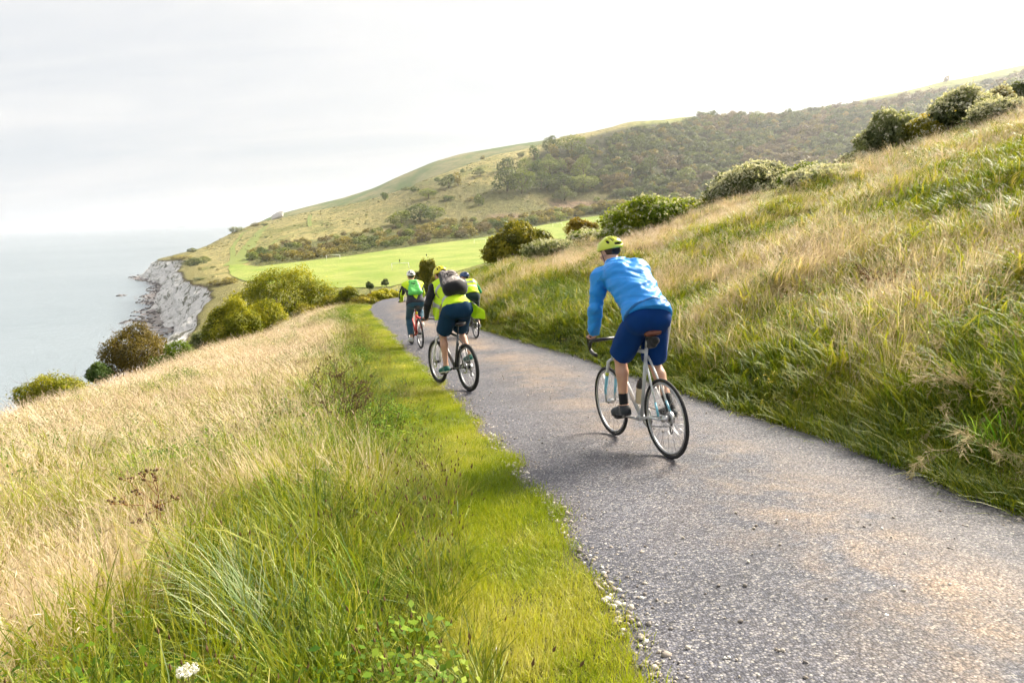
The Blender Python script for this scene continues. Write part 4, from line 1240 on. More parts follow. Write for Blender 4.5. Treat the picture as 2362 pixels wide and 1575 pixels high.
FT = [  # px, base py, width, height, material, label
 (1170, 442, 62, 50, 'far', 'large round dark green tree, lower left corner of the wooded hillside'),
 (1203, 447, 62, 52, 'farlime', 'large lighter green tree with pale trunk, front of the left clump on the hillside'),
 (1171, 397, 50, 32, 'far', 'dark tree above the large round one at the left edge of the wood'),
 (1212, 402, 30, 36, 'farlime', 'slim pale green tree between the dark tree and the conifer-like one'),
 (1232, 366, 26, 28, 'green', 'very dark rounded tree topping the left clump of the wood'),
 (1240, 400, 26, 34, 'green', 'very dark tree just beneath the topmost one of the left clump'),
 (1270, 352, 36, 36, 'far', 'dark green tree at the upper left tip of the wood'),
 (1276, 362, 26, 26, 'farolive', 'olive tree in front of the upper left tip of the wood'),
 (1318, 350, 62, 34, 'farlime', 'broad pale crowned tree in the upper part of the wood'),
 (1345, 365, 50, 26, 'far', 'grey-green tree below the broad pale one'),
 (1268, 402, 46, 32, 'farlime', 'bright dome-shaped tree in the centre of the left clump'),
 (1265, 384, 36, 26, 'farlime', 'small bright tree peeping over the dome-shaped one'),
 (1292, 398, 26, 30, 'far', 'narrow green tree right of the dome-shaped one'),
 (1345, 412, 46, 50, 'farlime', 'tall pale yellow-green willow-like tree in the middle of the wood edge'),
 (1308, 388, 40, 22, 'farrust', 'purplish brown copse tree between the dome-shaped and the willow-like one'),
 (1248, 438, 46, 40, 'far', 'mid green tree behind the light trunked one'),
 (1300, 440, 80, 36, 'far', 'long low dark green thicket tree at the wood foot, left part'),
 (1345, 440, 70, 30, 'farlime', 'low sloping thicket at the wood foot, tapering right'),
 (1302, 463, 48, 28, 'grey', 'lone rounded grey-green willow bush in front of the wood'),
 (1478, 347, 34, 30, 'far', 'round green tree alone in the brown wood, upper middle'),
 (1500, 402, 42, 36, 'far', 'large green tree in the brown wood, right of the pale willow'),
 (1582, 420, 44, 28, 'farlime', 'spreading green tree low in the right part of the wood'),
 (1745, 290, 30, 26, 'farlime', 'pale green tree high in the middle of the wood'),
 (1700, 292, 30, 24, 'far', 'dark tree left of the pale one high in the wood'),
 (1838, 290, 34, 28, 'far', 'dark tree high in the wood under the glare'),
 (1490, 270, 34, 22, 'farlime', 'yellowish tree on the top edge of the wood'),
 (1655, 256, 40, 12, 'far', 'bushy tree on the skyline in the middle of the ridge'),
 (1720, 252, 36, 12, 'far', 'low bushy tree on the skyline right of the middle'),
 (1270, 304, 24, 14, 'far', 'wind-bent tree alone on the left skyline of the ridge'),
 (1232, 322, 18, 12, 'far', 'small forked thorn tree on the skyline left of the wind-bent one'),
 (1190, 338, 16, 8, 'far', 'low skyline bush left of the forked thorn'),
 (1170, 345, 18, 8, 'farrust', 'brownish skyline bush, leftmost on the ridge'),
 (888, 462, 15, 15, 'green', 'dark pointed thorn bush alone on the west shoulder of the hill'),
 (882, 452, 9, 7, 'green', 'tiny dark bush just above the pointed one on the west shoulder'),
 (1035, 434, 42, 26, 'far', 'largest round bush of the middle slope'),
 (1055, 428, 20, 24, 'farolive', 'brownish bush touching the largest one on its right'),
 (1010, 420, 14, 9, 'green', 'little dark bush left above the largest bush'),
 (955, 443, 20, 12, 'green', 'dark bush on the shoulder left of the largest one'),
 (988, 458, 38, 20, 'farlime', 'spreading green bush below the largest one'),
 (1107, 406, 32, 16, 'grey', 'flattened grey-green bush high on the open slope'),
 (1066, 398, 9, 8, 'green', 'tiny dark bush on the open slope left of the flattened grey one'),
 (1114, 368, 12, 8, 'farolive', 'tiny brown bush highest on the open slope'),
 (1104, 370, 9, 6, 'green', 'tiny dark bush beside the highest one on the open slope'),
 (1204, 362, 20, 9, 'grey', 'low elongated bush on the slope above the left clump of the wood'),
 (1104, 474, 22, 24, 'far', 'upright dark bush on the valley floor below the slope'),
 (1085, 464, 16, 8, 'farolive', 'small brown bush left of the upright dark one'),
 (1033, 462, 28, 9, 'green', 'flat dark bush on the lower slope'),
 (935, 440, 20, 8, 'far', 'low bush on the shoulder between the pointed thorn and the dark bush'),
 (925, 520, 60, 28, 'farlime', 'left half of the long green thicket above the playing field'),
 (968, 512, 76, 34, 'far', 'tallest middle part of the long green thicket above the playing field'),
 (1000, 508, 50, 26, 'farlime', 'right half of the long green thicket above the playing field'),
 (604, 594, 30, 22, 'green', 'dark green bush at the left end of the hedge behind the playing field'),
 (578, 590, 20, 12, 'farolive', 'small bush at the very tip of the hedge behind the playing field'),
 (447, 614, 50, 17, 'far', 'low green bushes on the edge of the near chalk cliff'),
 (470, 606, 30, 13, 'farlime', 'pale rounded bush beside the green ones on the cliff edge'),
 (1355, 262, 60, 10, 'farrust', 'long brown thicket on the skyline left of the grassy ridge'),
 (1410, 256, 60, 13, 'farrust', 'taller brown thicket on the skyline where the grassy ridge begins'),
 (1440, 255, 36, 12, 'farolive', 'right end of the brown skyline thicket'),
 (2080, 205, 22, 12, 'far', 'hazy tree on the skyline under the glare, leftmost of the row'),
 (2100, 202, 16, 12, 'farrust', 'hazy small tree second in the skyline row under the glare'),
 (2120, 199, 18, 12, 'far', 'hazy tree third in the skyline row under the glare'),
 (2152, 194, 30, 14, 'far', 'widest hazy tree of the skyline row under the glare'),
 (2184, 190, 12, 13, 'farrust', 'rightmost hazy tree of the skyline row under the glare'),
]
for i, (px, pb, w_, h_, mt, lab) in enumerate(FT):
    big_ = w_ > 28
    far_plant('tree' if h_ > 24 else 'bush', px, pb, w_ * 1.2, h_ * (1.0 if i < 17 else 1.15), mt, lab, 'tree' if 'tree' in lab else 'bush', seed=i, n=1100 if big_ else 420, nl=11 if big_ else 6, leafk=.07 if big_ else .12, y0=230 if pb > 300 else 400)
# scrub on cliff tops
CL = ['low scrub crowning the first grassy bluff of the cliff top beyond the mown track', 'clipped scrub on the second bluff along the cliff edge', 'small scrub patch beside the distant chalk headland', 'dark scrub capping the far white cliff by the beach tip',
      'bush at the seaward bend of the cliff edge', 'thick scrub hanging over the near right end of the chalk cliff', 'thin scrub on the notch of the near cliff edge', 'greyish scrub between the near cliff end and the golden bushes', 'thin dark scrub line on the foot of the farther hill']
for i, (px, pb, w_, h_) in enumerate([(545, 536, 40, 12), (590, 522, 34, 9), (612, 520, 24, 6), (415, 600, 50, 11), (446, 583, 26, 11), (500, 660, 50, 16), (460, 648, 30, 9), (530, 655, 40, 16), (690, 478, 30, 4)]):
    far_plant('cliff_top_scrub', px, pb, w_ * 1.1, h_, 'farolive' if i % 2 else 'grey', CL[i], 'scrub', 'scrub patches along the cliff edge', seed=200 + i, n=420, nl=6, leafk=.12)

# hedge belt behind the playing field: one shrub each
rsb = np.random.RandomState(77)
cnt = 0
belt_top = [(570, 586), (650, 562), (760, 548), (900, 528), (1040, 512), (1110, 508), (1200, 498), (1300, 486), (1420, 474)]
belt_bot = [(575, 606), (650, 607), (760, 594), (900, 574), (1040, 556), (1110, 546), (1200, 530), (1300, 508), (1420, 484)]
LAB = {'farolive': 'olive bush of the field hedge', 'farrust': 'rusty brown bush of the field hedge',
       'farlime': 'yellow-green bush of the field hedge', 'far': 'dark green bush of the field hedge'}
for row in range(4):
    px = 585
    while px < 1440:
        t = (row + .5) / 4 + rsb.uniform(-.1, .1)
        yb = np.interp(px, *zip(*belt_bot)) * (1 - t) + np.interp(px, *zip(*belt_top)) * t - 1
        wd = rsb.uniform(16, 34) * (1 - .15 * row)
        if not (row > 1 and rsb.rand() < .25):
            mt = rsb.choice(['farolive', 'farrust', 'farlime', 'far'], p=[.46, .24, .18, .12])
            zn = ['at its left tip', 'by the left goal', 'between the near goals', 'above the players', 'left of the bank shrub', 'near the parked car'][int(np.searchsorted([690, 800, 920, 1020, 1120], px))]
            rw = 'front row ' if row == 0 else ('middle row ' if row < 3 else 'back row ')
            far_plant('scrub_bush', px, yb, wd * 1.45, wd * .72, mt, rw + LAB[mt] + ', ' + zn, 'bush', 'hedge belt behind the playing field', seed=300 + cnt, n=420, trunk=False, nl=6, leafk=.12)
            cnt += 1
        px += wd * .82

# the wood on the hillside reads as one mass
wood_edge = [(1180, 436), (1250, 372), (1400, 322), (1480, 298), (1560, 290), (1620, 268), (1740, 268), (1800, 270), (1900, 256), (2000, 242), (2100, 224), (2362, 176), (2500, 152)]
rng = np.random.RandomState(91)
pts = []
N0 = 34000
X_ = rng.uniform(-20, 800, N0); Y_ = rng.uniform(560, 1060, N0)
Z_ = H(X_, Y_)
u_, v_ = proj(np.stack([X_, Y_, Z_], 1))
e_ = np.interp(u_, *zip(*wood_edge))
low = np.interp(u_, [1180, 1400, 1650, 2500], [432, 452, 452, 460])
k = (v_ > e_) & (v_ < low) & (u_ > 1185) & (u_ < 2560)
k |= (v_ > 440) & (v_ < 500) & (u_ > 1350) & (u_ < 1700) & (rng.rand(N0) < .35)
k &= (patchy(X_, Y_, 14.0, 3) > .30) & ((u_ > 1400) | (rng.rand(N0) < .30))
X_, Y_, Z_ = X_[k][:8000], Y_[k][:8000], Z_[k][:8000]
cb = []
for i, (mt, sd) in enumerate([('far', 1), ('far', 2), ('farolive', 3), ('farrust', 4), ('farrust', 5), ('grey', 6), ('farlime', 7)]):
    V, F, lv, P, d = crown(np.random.RandomState(sd + 70), lobed(np.random.RandomState(sd + 20), 1, 1, 1, 6, z0=0.0), 260, .15, -.08, .4)
    me = np_mesh('wood_%02d' % i, V, F); attr(me, 'lv', lv); me.materials.append(S[mt]); cb.append(me)
C_wood = bpy.data.collections.new('wood')
for me in cb: C_wood.objects.link(bpy.data.objects.new(me.name, me))
n = len(X_)
pn = patchy(X_, Y_, 60.0, 8)
idx = np.where(pn > .52, rng.choice([3, 4, 2, 5], n, p=[.4, .3, .2, .1]), rng.choice([0, 1, 2, 5, 6], n, p=[.35, .3, .15, .12, .08]))
s = rng.uniform(5.5, 10.5, n) * (.75 + .9 * rng.rand(n) ** 4)
gn_scatter('hillside_wood', np.stack([X_, Y_, Z_ - .8], 1), np.stack([n * [0.], n * [0.], rng.uniform(0, 6.28, n)], 1), np.stack([s, s, s * rng.uniform(.5, .8, n)], 1), idx, rng.rand(n), C_wood,
           'dense brown-green scrub woodland filling the hollow of the hillside', 'woodland')
# rough tussocks on the open slopes
N0 = 16000
X_ = rng.uniform(-360, 420, N0); Y_ = rng.uniform(260, 1000, N0)
k = (X_ > xcoast(Y_) + 10)
X_, Y_ = X_[k], Y_[k]; Z_ = H(X_, Y_); u_, v_ = proj(np.stack([X_, Y_, Z_], 1))
fe = np.interp(u_, *zip(*[(q[0], q[1]) for q in far_edge])); ne = np.interp(u_, *zip(*near_edge))
k = ((v_ < fe - 3) | (v_ > ne + 3) | (u_ < 520)) & (patchy(X_, Y_, 30, 4) > .44) & (v_ > 260)
X_, Y_, Z_ = X_[k][:2600], Y_[k][:2600], Z_[k][:2600]; n = len(X_)
s = rng.uniform(.7, 2.0, n)
gn_scatter('slope_tussocks', np.stack([X_, Y_, Z_ - .2], 1), np.stack([n * [0.], n * [0.], rng.uniform(0, 6.28, n)], 1), np.stack([s * 1.6, s * 1.6, s * .55], 1), rng.choice([2, 6, 5, 0, 3], n, p=[.45, .1, .2, .1, .15]), rng.rand(n), C_wood,
           'rough tussocks and low scrub dotting the open hillside', 'scrub')
# ------------------------------------------------------------------ implicit-surface modelling (bodies, clothes, helmets)
class SDF:
    """signed distance grid, local windows only; surface extracted with surface nets"""
    def __init__(s, lo, hi, h):
        s.lo = np.array(lo, float); s.h = h
        s.n = np.ceil((np.array(hi) - s.lo) / h).astype(int) + 1
        s.D = np.full(s.n, .25, np.float32)
    def _win(s, lo, hi):
        a = np.clip(np.floor((np.array(lo) - s.lo) / s.h).astype(int), 0, s.n)
        b = np.clip(np.ceil((np.array(hi) - s.lo) / s.h).astype(int) + 1, 0, s.n)
        sl = tuple(slice(a[i], b[i]) for i in range(3))
        g = [s.lo[i] + s.h * np.arange(a[i], b[i]) for i in range(3)]
        X, Y, Z = np.meshgrid(*g, indexing='ij', sparse=True)
        return sl, X, Y, Z
    def _mix(s, sl, d, k, sub=False):
        if d.size == 0: return
        D = s.D[sl]
        if sub: d = -d; h_ = np.clip(.5 - .5 * (D - d) / k, 0, 1); s.D[sl] = D * (1 - h_) + d * h_ + k * h_ * (1 - h_)
        else:
            h_ = np.clip(.5 + .5 * (D - d) / k, 0, 1); s.D[sl] = D * (1 - h_) + d * h_ - k * h_ * (1 - h_)
    def cap(s, a, b, ra, rb, k=.02, sub=False):
        a = np.array(a, float); b = np.array(b, float); m = max(ra, rb) + .12
        sl, X, Y, Z = s._win(np.minimum(a, b) - m, np.maximum(a, b) + m)
        ab = b - a; L2 = ab @ ab + 1e-12
        t = np.clip(((X - a[0]) * ab[0] + (Y - a[1]) * ab[1] + (Z - a[2]) * ab[2]) / L2, 0, 1)
        d = np.sqrt((X - a[0] - t * ab[0]) ** 2 + (Y - a[1] - t * ab[1]) ** 2 + (Z - a[2] - t * ab[2]) ** 2) - (ra + (rb - ra) * t)
        s._mix(sl, d.astype(np.float32), k, sub)
    def ell(s, c, r, k=.02, rot=None, sub=False):
        c = np.array(c, float); r = np.array(r, float); m = r.max() + .12
        sl, X, Y, Z = s._win(c - m, c + m)
        X = X - c[0]; Y = Y - c[1]; Z = Z - c[2]
        if rot is not None:
            Q = np.array(rot)                      # rows: local axes in world
            X, Y, Z = (Q[0, 0] * X + Q[0, 1] * Y + Q[0, 2] * Z, Q[1, 0] * X + Q[1, 1] * Y + Q[1, 2] * Z, Q[2, 0] * X + Q[2, 1] * Y + Q[2, 2] * Z)
        k0 = np.sqrt((X / r[0]) ** 2 + (Y / r[1]) ** 2 + (Z / r[2]) ** 2)
        k1 = np.sqrt((X / r[0] ** 2) ** 2 + (Y / r[1] ** 2) ** 2 + (Z / r[2] ** 2) ** 2) + 1e-9
        d = k0 * (k0 - 1) / k1
        s._mix(sl, d.astype(np.float32), k, sub)
    def coords(s):
        g = [s.lo[i] + s.h * np.arange(s.n[i]) for i in range(3)]
        return np.meshgrid(*g, indexing='ij', sparse=True)
    def cut(s, p, nrm):
        """keep the side the normal points away from"""
        X, Y, Z = s.coords(); nrm = np.array(nrm, float); nrm /= np.linalg.norm(nrm)
        d = ((X - p[0]) * nrm[0] + (Y - p[1]) * nrm[1] + (Z - p[2]) * nrm[2]).astype(np.float32)
        s.D = np.maximum(s.D, d)
    def wrinkle(s, amp, f=(9, 9, 22), seed=0.0, f2=2.3):
        X, Y, Z = s.coords()
        w_ = np.sin(X * f[0] + 2.1 * np.sin(Y * f[1] * .6 + Z * f[2] * .5 + seed) + seed) * np.sin(Z * f[2] + 1.7 * np.sin(X * f[0] * .8 + Y * 5 + seed))
        w2 = np.sin(X * f[0] * f2 + 3 * np.sin(Z * f[2] * .7 + seed)) * np.sin(Z * f[2] * f2 * .8 + Y * f[1] * f2 + 2 * np.sin(X * 11 + seed))
        s.D = s.D + (amp * (w_ + .5 * w2)).astype(np.float32)
    def copy(s):
        q = SDF.__new__(SDF); q.lo = s.lo; q.h = s.h; q.n = s.n; q.D = s.D.copy(); return q
    def mesh(s, name, mat, relax=2):
        D = s.D; ins = D < 0
        c = ins[:-1, :-1, :-1].astype(np.int8)
        tot = sum(ins[i:ins.shape[0] - 1 + i, j:ins.shape[1] - 1 + j, k:ins.shape[2] - 1 + k].astype(np.int8) for i in (0, 1) for j in (0, 1) for k in (0, 1))
        act = (tot > 0) & (tot < 8)
        cells = np.argwhere(act)
        if len(cells) == 0: return bpy.data.meshes.new(name)
        idm = np.full(act.shape, -1, np.int64); idm[act] = np.arange(len(cells))
        acc = np.zeros((len(cells), 3)); cnt_ = np.zeros(len(cells))
        offs = [(i, j, k) for i in (0, 1) for j in (0, 1) for k in (0, 1)]
        val = {o: D[cells[:, 0] + o[0], cells[:, 1] + o[1], cells[:, 2] + o[2]].astype(float) for o in offs}
        for o in offs:
            for ax in range(3):
                if o[ax] == 0:
                    o2 = list(o); o2[ax] = 1; o2 = tuple(o2)
                    a, b = val[o], val[o2]; cr = (a < 0) != (b < 0)
                    t = np.where(cr, a / (a - b + 1e-12), 0)
                    p = np.array(o, float)[None, :].repeat(len(cells), 0); p[:, ax] += t
                    acc += p * cr[:, None]; cnt_ += cr
        V = (cells + acc / cnt_[:, None]) * s.h + s.lo
        F = []
        for ax in range(3):
            sl0 = [slice(1, -1)] * 3; sl0[ax] = slice(0, -1)
            A = ins[tuple(sl0)]; sl1 = [slice(1, -1)] * 3; sl1[ax] = slice(1, None); B = ins[tuple(sl1)]
            cr = np.argwhere(A != B); flip = A[tuple(cr.T)]
            base = cr.copy(); 
            for q in range(3):
                if q != ax: base[:, q] += 1
            u_, v_ = [(1, 2), (2, 0), (0, 1)][ax]
            def cid(du, dv):
                p = base.copy(); p[:, u_] -= du; p[:, v_] -= dv
                return idm[p[:, 0], p[:, 1], p[:, 2]]
            q = np.stack([cid(1, 1), cid(0, 1), cid(0, 0), cid(1, 0)], 1)
            q[~flip] = q[~flip][:, ::-1]
            F.append(q)
        F = np.concatenate(F); F = F[(F >= 0).all(1)]
        for _ in range(relax):
            S_ = np.zeros_like(V); N_ = np.zeros(len(V))
            for a, b in ((0, 1), (1, 2), (2, 3), (3, 0)):
                np.add.at(S_, F[:, a], V[F[:, b]]); np.add.at(N_, F[:, a], 1)
                np.add.at(S_, F[:, b], V[F[:, a]]); np.add.at(N_, F[:, b], 1)
            V = V * .45 + .55 * S_ / np.maximum(N_, 1)[:, None]
        me = np_mesh(name, V, F, True)
        if mat: me.materials.append(mat)
        return me

def tube(name, paths, mat, sides=10, parent=None, closed=False):
    """paths: list of (points, radius or radii)"""
    Vs, Fs, o = [], [], 0
    for pts, rad in paths:
        P = np.array(pts, float); n = len(P); rad = np.broadcast_to(rad, (n,))
        T = np.gradient(P, axis=0) if not closed else (np.roll(P, -1, 0) - np.roll(P, 1, 0))
        T /= np.linalg.norm(T, axis=1)[:, None] + 1e-12
        ref = np.array([.12, .31, .94]) if abs(T[0] @ np.array([0, 0, 1])) < .9 else np.array([.95, .2, .1])
        e1 = np.cross(T, ref); e1 /= np.linalg.norm(e1, axis=1)[:, None] + 1e-9
        e2 = np.cross(T, e1)
        a = np.arange(sides) * 2 * math.pi / sides
        ring = (np.cos(a)[None, :, None] * e1[:, None, :] + np.sin(a)[None, :, None] * e2[:, None, :]) * rad[:, None, None] + P[:, None, :]
        Vs.append(ring.reshape(-1, 3))
        k = np.arange(sides); k2 = (k + 1) % sides
        m = n if closed else n - 1
        for i in range(m):
            j = (i + 1) % n
            Fs += [[i * sides + a_ + o, i * sides + b_ + o, j * sides + b_ + o, j * sides + a_ + o] for a_, b_ in zip(k, k2)]
        if not closed:
            c0 = o + n * sides; Vs.append(P[[0, -1]])
            for a_, b_ in zip(k, k2):
                Fs.append([c0, o + b_, o + a_]); Fs.append([c0 + 1, o + (n - 1) * sides + a_, o + (n - 1) * sides + b_])
            o += n * sides + 2
        else:
            o += n * sides
    me = np_mesh(name, np.concatenate(Vs), Fs, True)
    return link(name, me, mat, parent)

def torus_mesh(name, Rm, rm, mat, n=56, m=10, sq=1.0):
    a = np.linspace(0, 2 * math.pi, n, endpoint=False); b = np.linspace(0, 2 * math.pi, m, endpoint=False)
    A, B = np.meshgrid(a, b, indexing='ij')
    r_ = Rm + rm * np.cos(B)
    V = np.stack([rm * sq * np.sin(B), r_ * np.cos(A), r_ * np.sin(A)], -1).reshape(-1, 3)
    i, j = np.meshgrid(np.arange(n), np.arange(m), indexing='ij'); i2 = (i + 1) % n; j2 = (j + 1) % m
    F = np.stack([i * m + j, i2 * m + j, i2 * m + j2, i * m + j2], -1).reshape(-1, 4)
    me = np_mesh(name, V, F, True); me.materials.append(mat)
    return me

def disc_mesh(name, r0, r1, w_, mat, teeth=0, n=48, cx=0.0):
    """flat ring of thickness w_ in the YZ plane"""
    a = np.linspace(0, 2 * math.pi, n, endpoint=False)
    ro = r1 * (1 + (.035 * np.sign(np.sin(a * teeth)) if teeth else 0))
    V = []
    for x_, r_ in ((-w_ / 2, r0), (-w_ / 2, None), (w_ / 2, None), (w_ / 2, r0)):
        rr = ro if r_ is None else np.full(n, r_)
        V.append(np.stack([np.full(n, x_ + cx), rr * np.cos(a), rr * np.sin(a)], 1))
    V = np.concatenate(V); k = np.arange(n); k2 = (k + 1) % n
    F = np.concatenate([np.stack([k + q * n, k2 + q * n, k2 + ((q + 1) % 4) * n, k + ((q + 1) % 4) * n], 1) for q in range(4)])
    me = np_mesh(name, V, F); me.materials.append(mat)
    return me

def box_sdf_mesh(name, lo, hi, mat, r=.01):
    bm = bmesh.new(); bmesh.ops.create_cube(bm, size=1)
    for v in bm.verts: v.co = Vector([lo[i] + (hi[i] - lo[i]) * (v.co[i] + .5) for i in range(3)])
    bmesh.ops.bevel(bm, geom=bm.edges[:], offset=r, segments=2, affect='EDGES')
    me = bpy.data.meshes.new(name); bm.to_mesh(me); bm.free(); me.materials.append(mat)
    me.polygons.foreach_set('use_smooth', np.ones(len(me.polygons), bool))
    return me

# ------------------------------------------------------------------ cloth, skin and bicycle materials
def cloth(name, color, rough=.75, sheen=.2, weave=0.0, spec=.2, transl=0.0):
    m, nt = new_mat(name)
    co = nt.n('ShaderNodeTexCoord').outputs['Object']
    nz = nt.noise(co, 9, 5, .6); fine = nt.noise(co, 240, 2, .5)
    c = nt.mix(nz, tuple(v * .86 for v in color), tuple(min(1, v * 1.12) for v in color))
    h = nt.math('ADD', nt.math('MULTIPLY', nz, 1.0), nt.math('MULTIPLY', fine, .08))
    nrm = nt.n('ShaderNodeBump', {'Height': h, 'Strength': .6, 'Distance': .012}).outputs[0]
    sh = bsdf(nt, c, rough, spec, 0, nrm, **{'Sheen Weight': sheen})
    if transl:
        sh = nt.n('ShaderNodeMixShader', {0: transl, 1: sh, 2: nt.n('ShaderNodeBsdfTranslucent', {'Color': c}).outputs[0]}).outputs[0]
    out(nt, sh)
    return m
M_skin, nt = new_mat('skin')
co = nt.n('ShaderNodeTexCoord').outputs['Object']
c = nt.mix(nt.noise(co, 14, 4, .6), (.46, .245, .165), (.60, .36, .26))
out(nt, bsdf(nt, c, .5, .35, 0, None, **{'Subsurface Weight': .12, 'Subsurface Radius': (.02, .008, .004), 'Subsurface Scale': .5}))
M_hair = simple('short_brown_hair', (.07, .045, .03), .8, .2, 0, .5, 120)
M_jacket_blue = cloth('blue_shell_fabric', (.016, .250, .720), .45, .0, spec=.35)
M_short_blue = cloth('royal_blue_fabric', (.003, .034, .160), .8, .02, spec=.1)
M_grey_side = cloth('pale_grey_stripe', (.42, .43, .50), .6)
M_navy = cloth('navy_shorts_fabric', (.008, .036, .080), .8, .02, spec=.1)
M_hiviz = cloth('high_visibility_yellow', (.620, .900, .020), .6, .1, transl=.12)
M_hiviz2 = cloth('jacket_yellow_green', (.540, .760, .015), .6, .1)
M_black = cloth('black_fabric', (.012, .013, .016), .8)
M_charcoal = cloth('charcoal_fabric', (.030, .032, .040), .8)
M_grey = cloth('grey_hood_fabric', (.130, .110, .130), .8)
M_green = cloth('green_fabric', (.010, .230, .080), .7)
M_baggreen = cloth('light_green_nylon', (.120, .560, .110), .5, .1, spec=.4)
M_dkgreen = cloth('dark_green_trousers', (.010, .032, .028), .8)
M_jeans = cloth('blue_denim', (.030, .085, .130), .85)
M_refl = simple('reflective_silver_tape', (.42, .43, .45), .35, .6, .25, .15, 80)
M_helm_lime = simple('lime_helmet_shell', (.560, .620, .060), .3, .6, 0, .06, 20)
M_helm_yel = simple('yellow_helmet_shell', (.700, .640, .010), .28, .6, 0, .06, 20)
M_helm_white = simple('white_helmet_shell', (.72, .72, .74), .3, .6, 0, .05, 20)
M_helm_blue = simple('dark_blue_helmet_shell', (.020, .060, .200), .3, .6, 0, .1, 20)
M_liner = simple('black_helmet_liner', (.012, .012, .014), .7, .3)
M_tyre = simple('tyre_rubber', (.022, .022, .024), .75, .3, 0, .4, 90, .002)
M_rim = simple('aluminium_rim', (.42, .42, .44), .35, .6, .8)
M_blackmetal = simple('black_painted_metal', (.018, .018, .020), .35, .5)
M_silver = simple('brushed_alloy', (.55, .55, .56), .3, .6, .9)
M_frame_w = simple('silver_white_frame_paint', (.52, .54, .56), .3, .6, .15, .08, 12)
M_frame_g = simple('graphite_frame_paint', (.075, .080, .085), .3, .6, .3)
M_frame_r = simple('red_frame_paint', (.50, .025, .015), .3, .6)
M_cyan = simple('pale_blue_paint', (.16, .42, .55), .3, .5)
M_limepaint = simple('lime_paint', (.50, .62, .05), .3, .5)
M_white = simple('white_paint', (.78, .78, .76), .4, .5)
M_leather = simple('brown_leather', (.16, .050, .028), .45, .5, 0, .3, 60)
M_cream = simple('cream_bottle_plastic', (.62, .52, .34), .45, .4)
M_redlens = simple('red_lens', (.60, .015, .008), .25, .6)
M_yellens = simple('yellow_reflector', (.75, .62, .02), .3, .6)
M_shoe_bk = cloth('dark_shoe', (.025, .030, .036), .6)
M_shoe_teal = cloth('teal_trainer', (.010, .110, .085), .7)
M_shoe_wh = cloth('white_trainer', (.55, .55, .54), .7)
M_sole = simple('white_rubber_sole', (.62, .62, .56), .6, .3)
M_camo, nt = new_mat('grey_camouflage_fabric')
co = nt.n('ShaderNodeTexCoord').outputs['Object']
nz = nt.noise(co, 13, 3, .5, 1.2)
c = nt.ramp(nz, [(.34, (.08, .07, .07)), (.43, (.24, .21, .20)), (.53, (.42, .38, .35)), (.64, (.58, .54, .50))], 'CONSTANT')
out(nt, bsdf(nt, c, .75, .2, 0, nt.n('ShaderNodeBump', {'Height': nt.noise(co, 18, 4, .6), 'Strength': .7, 'Distance': .01}).outputs[0]))

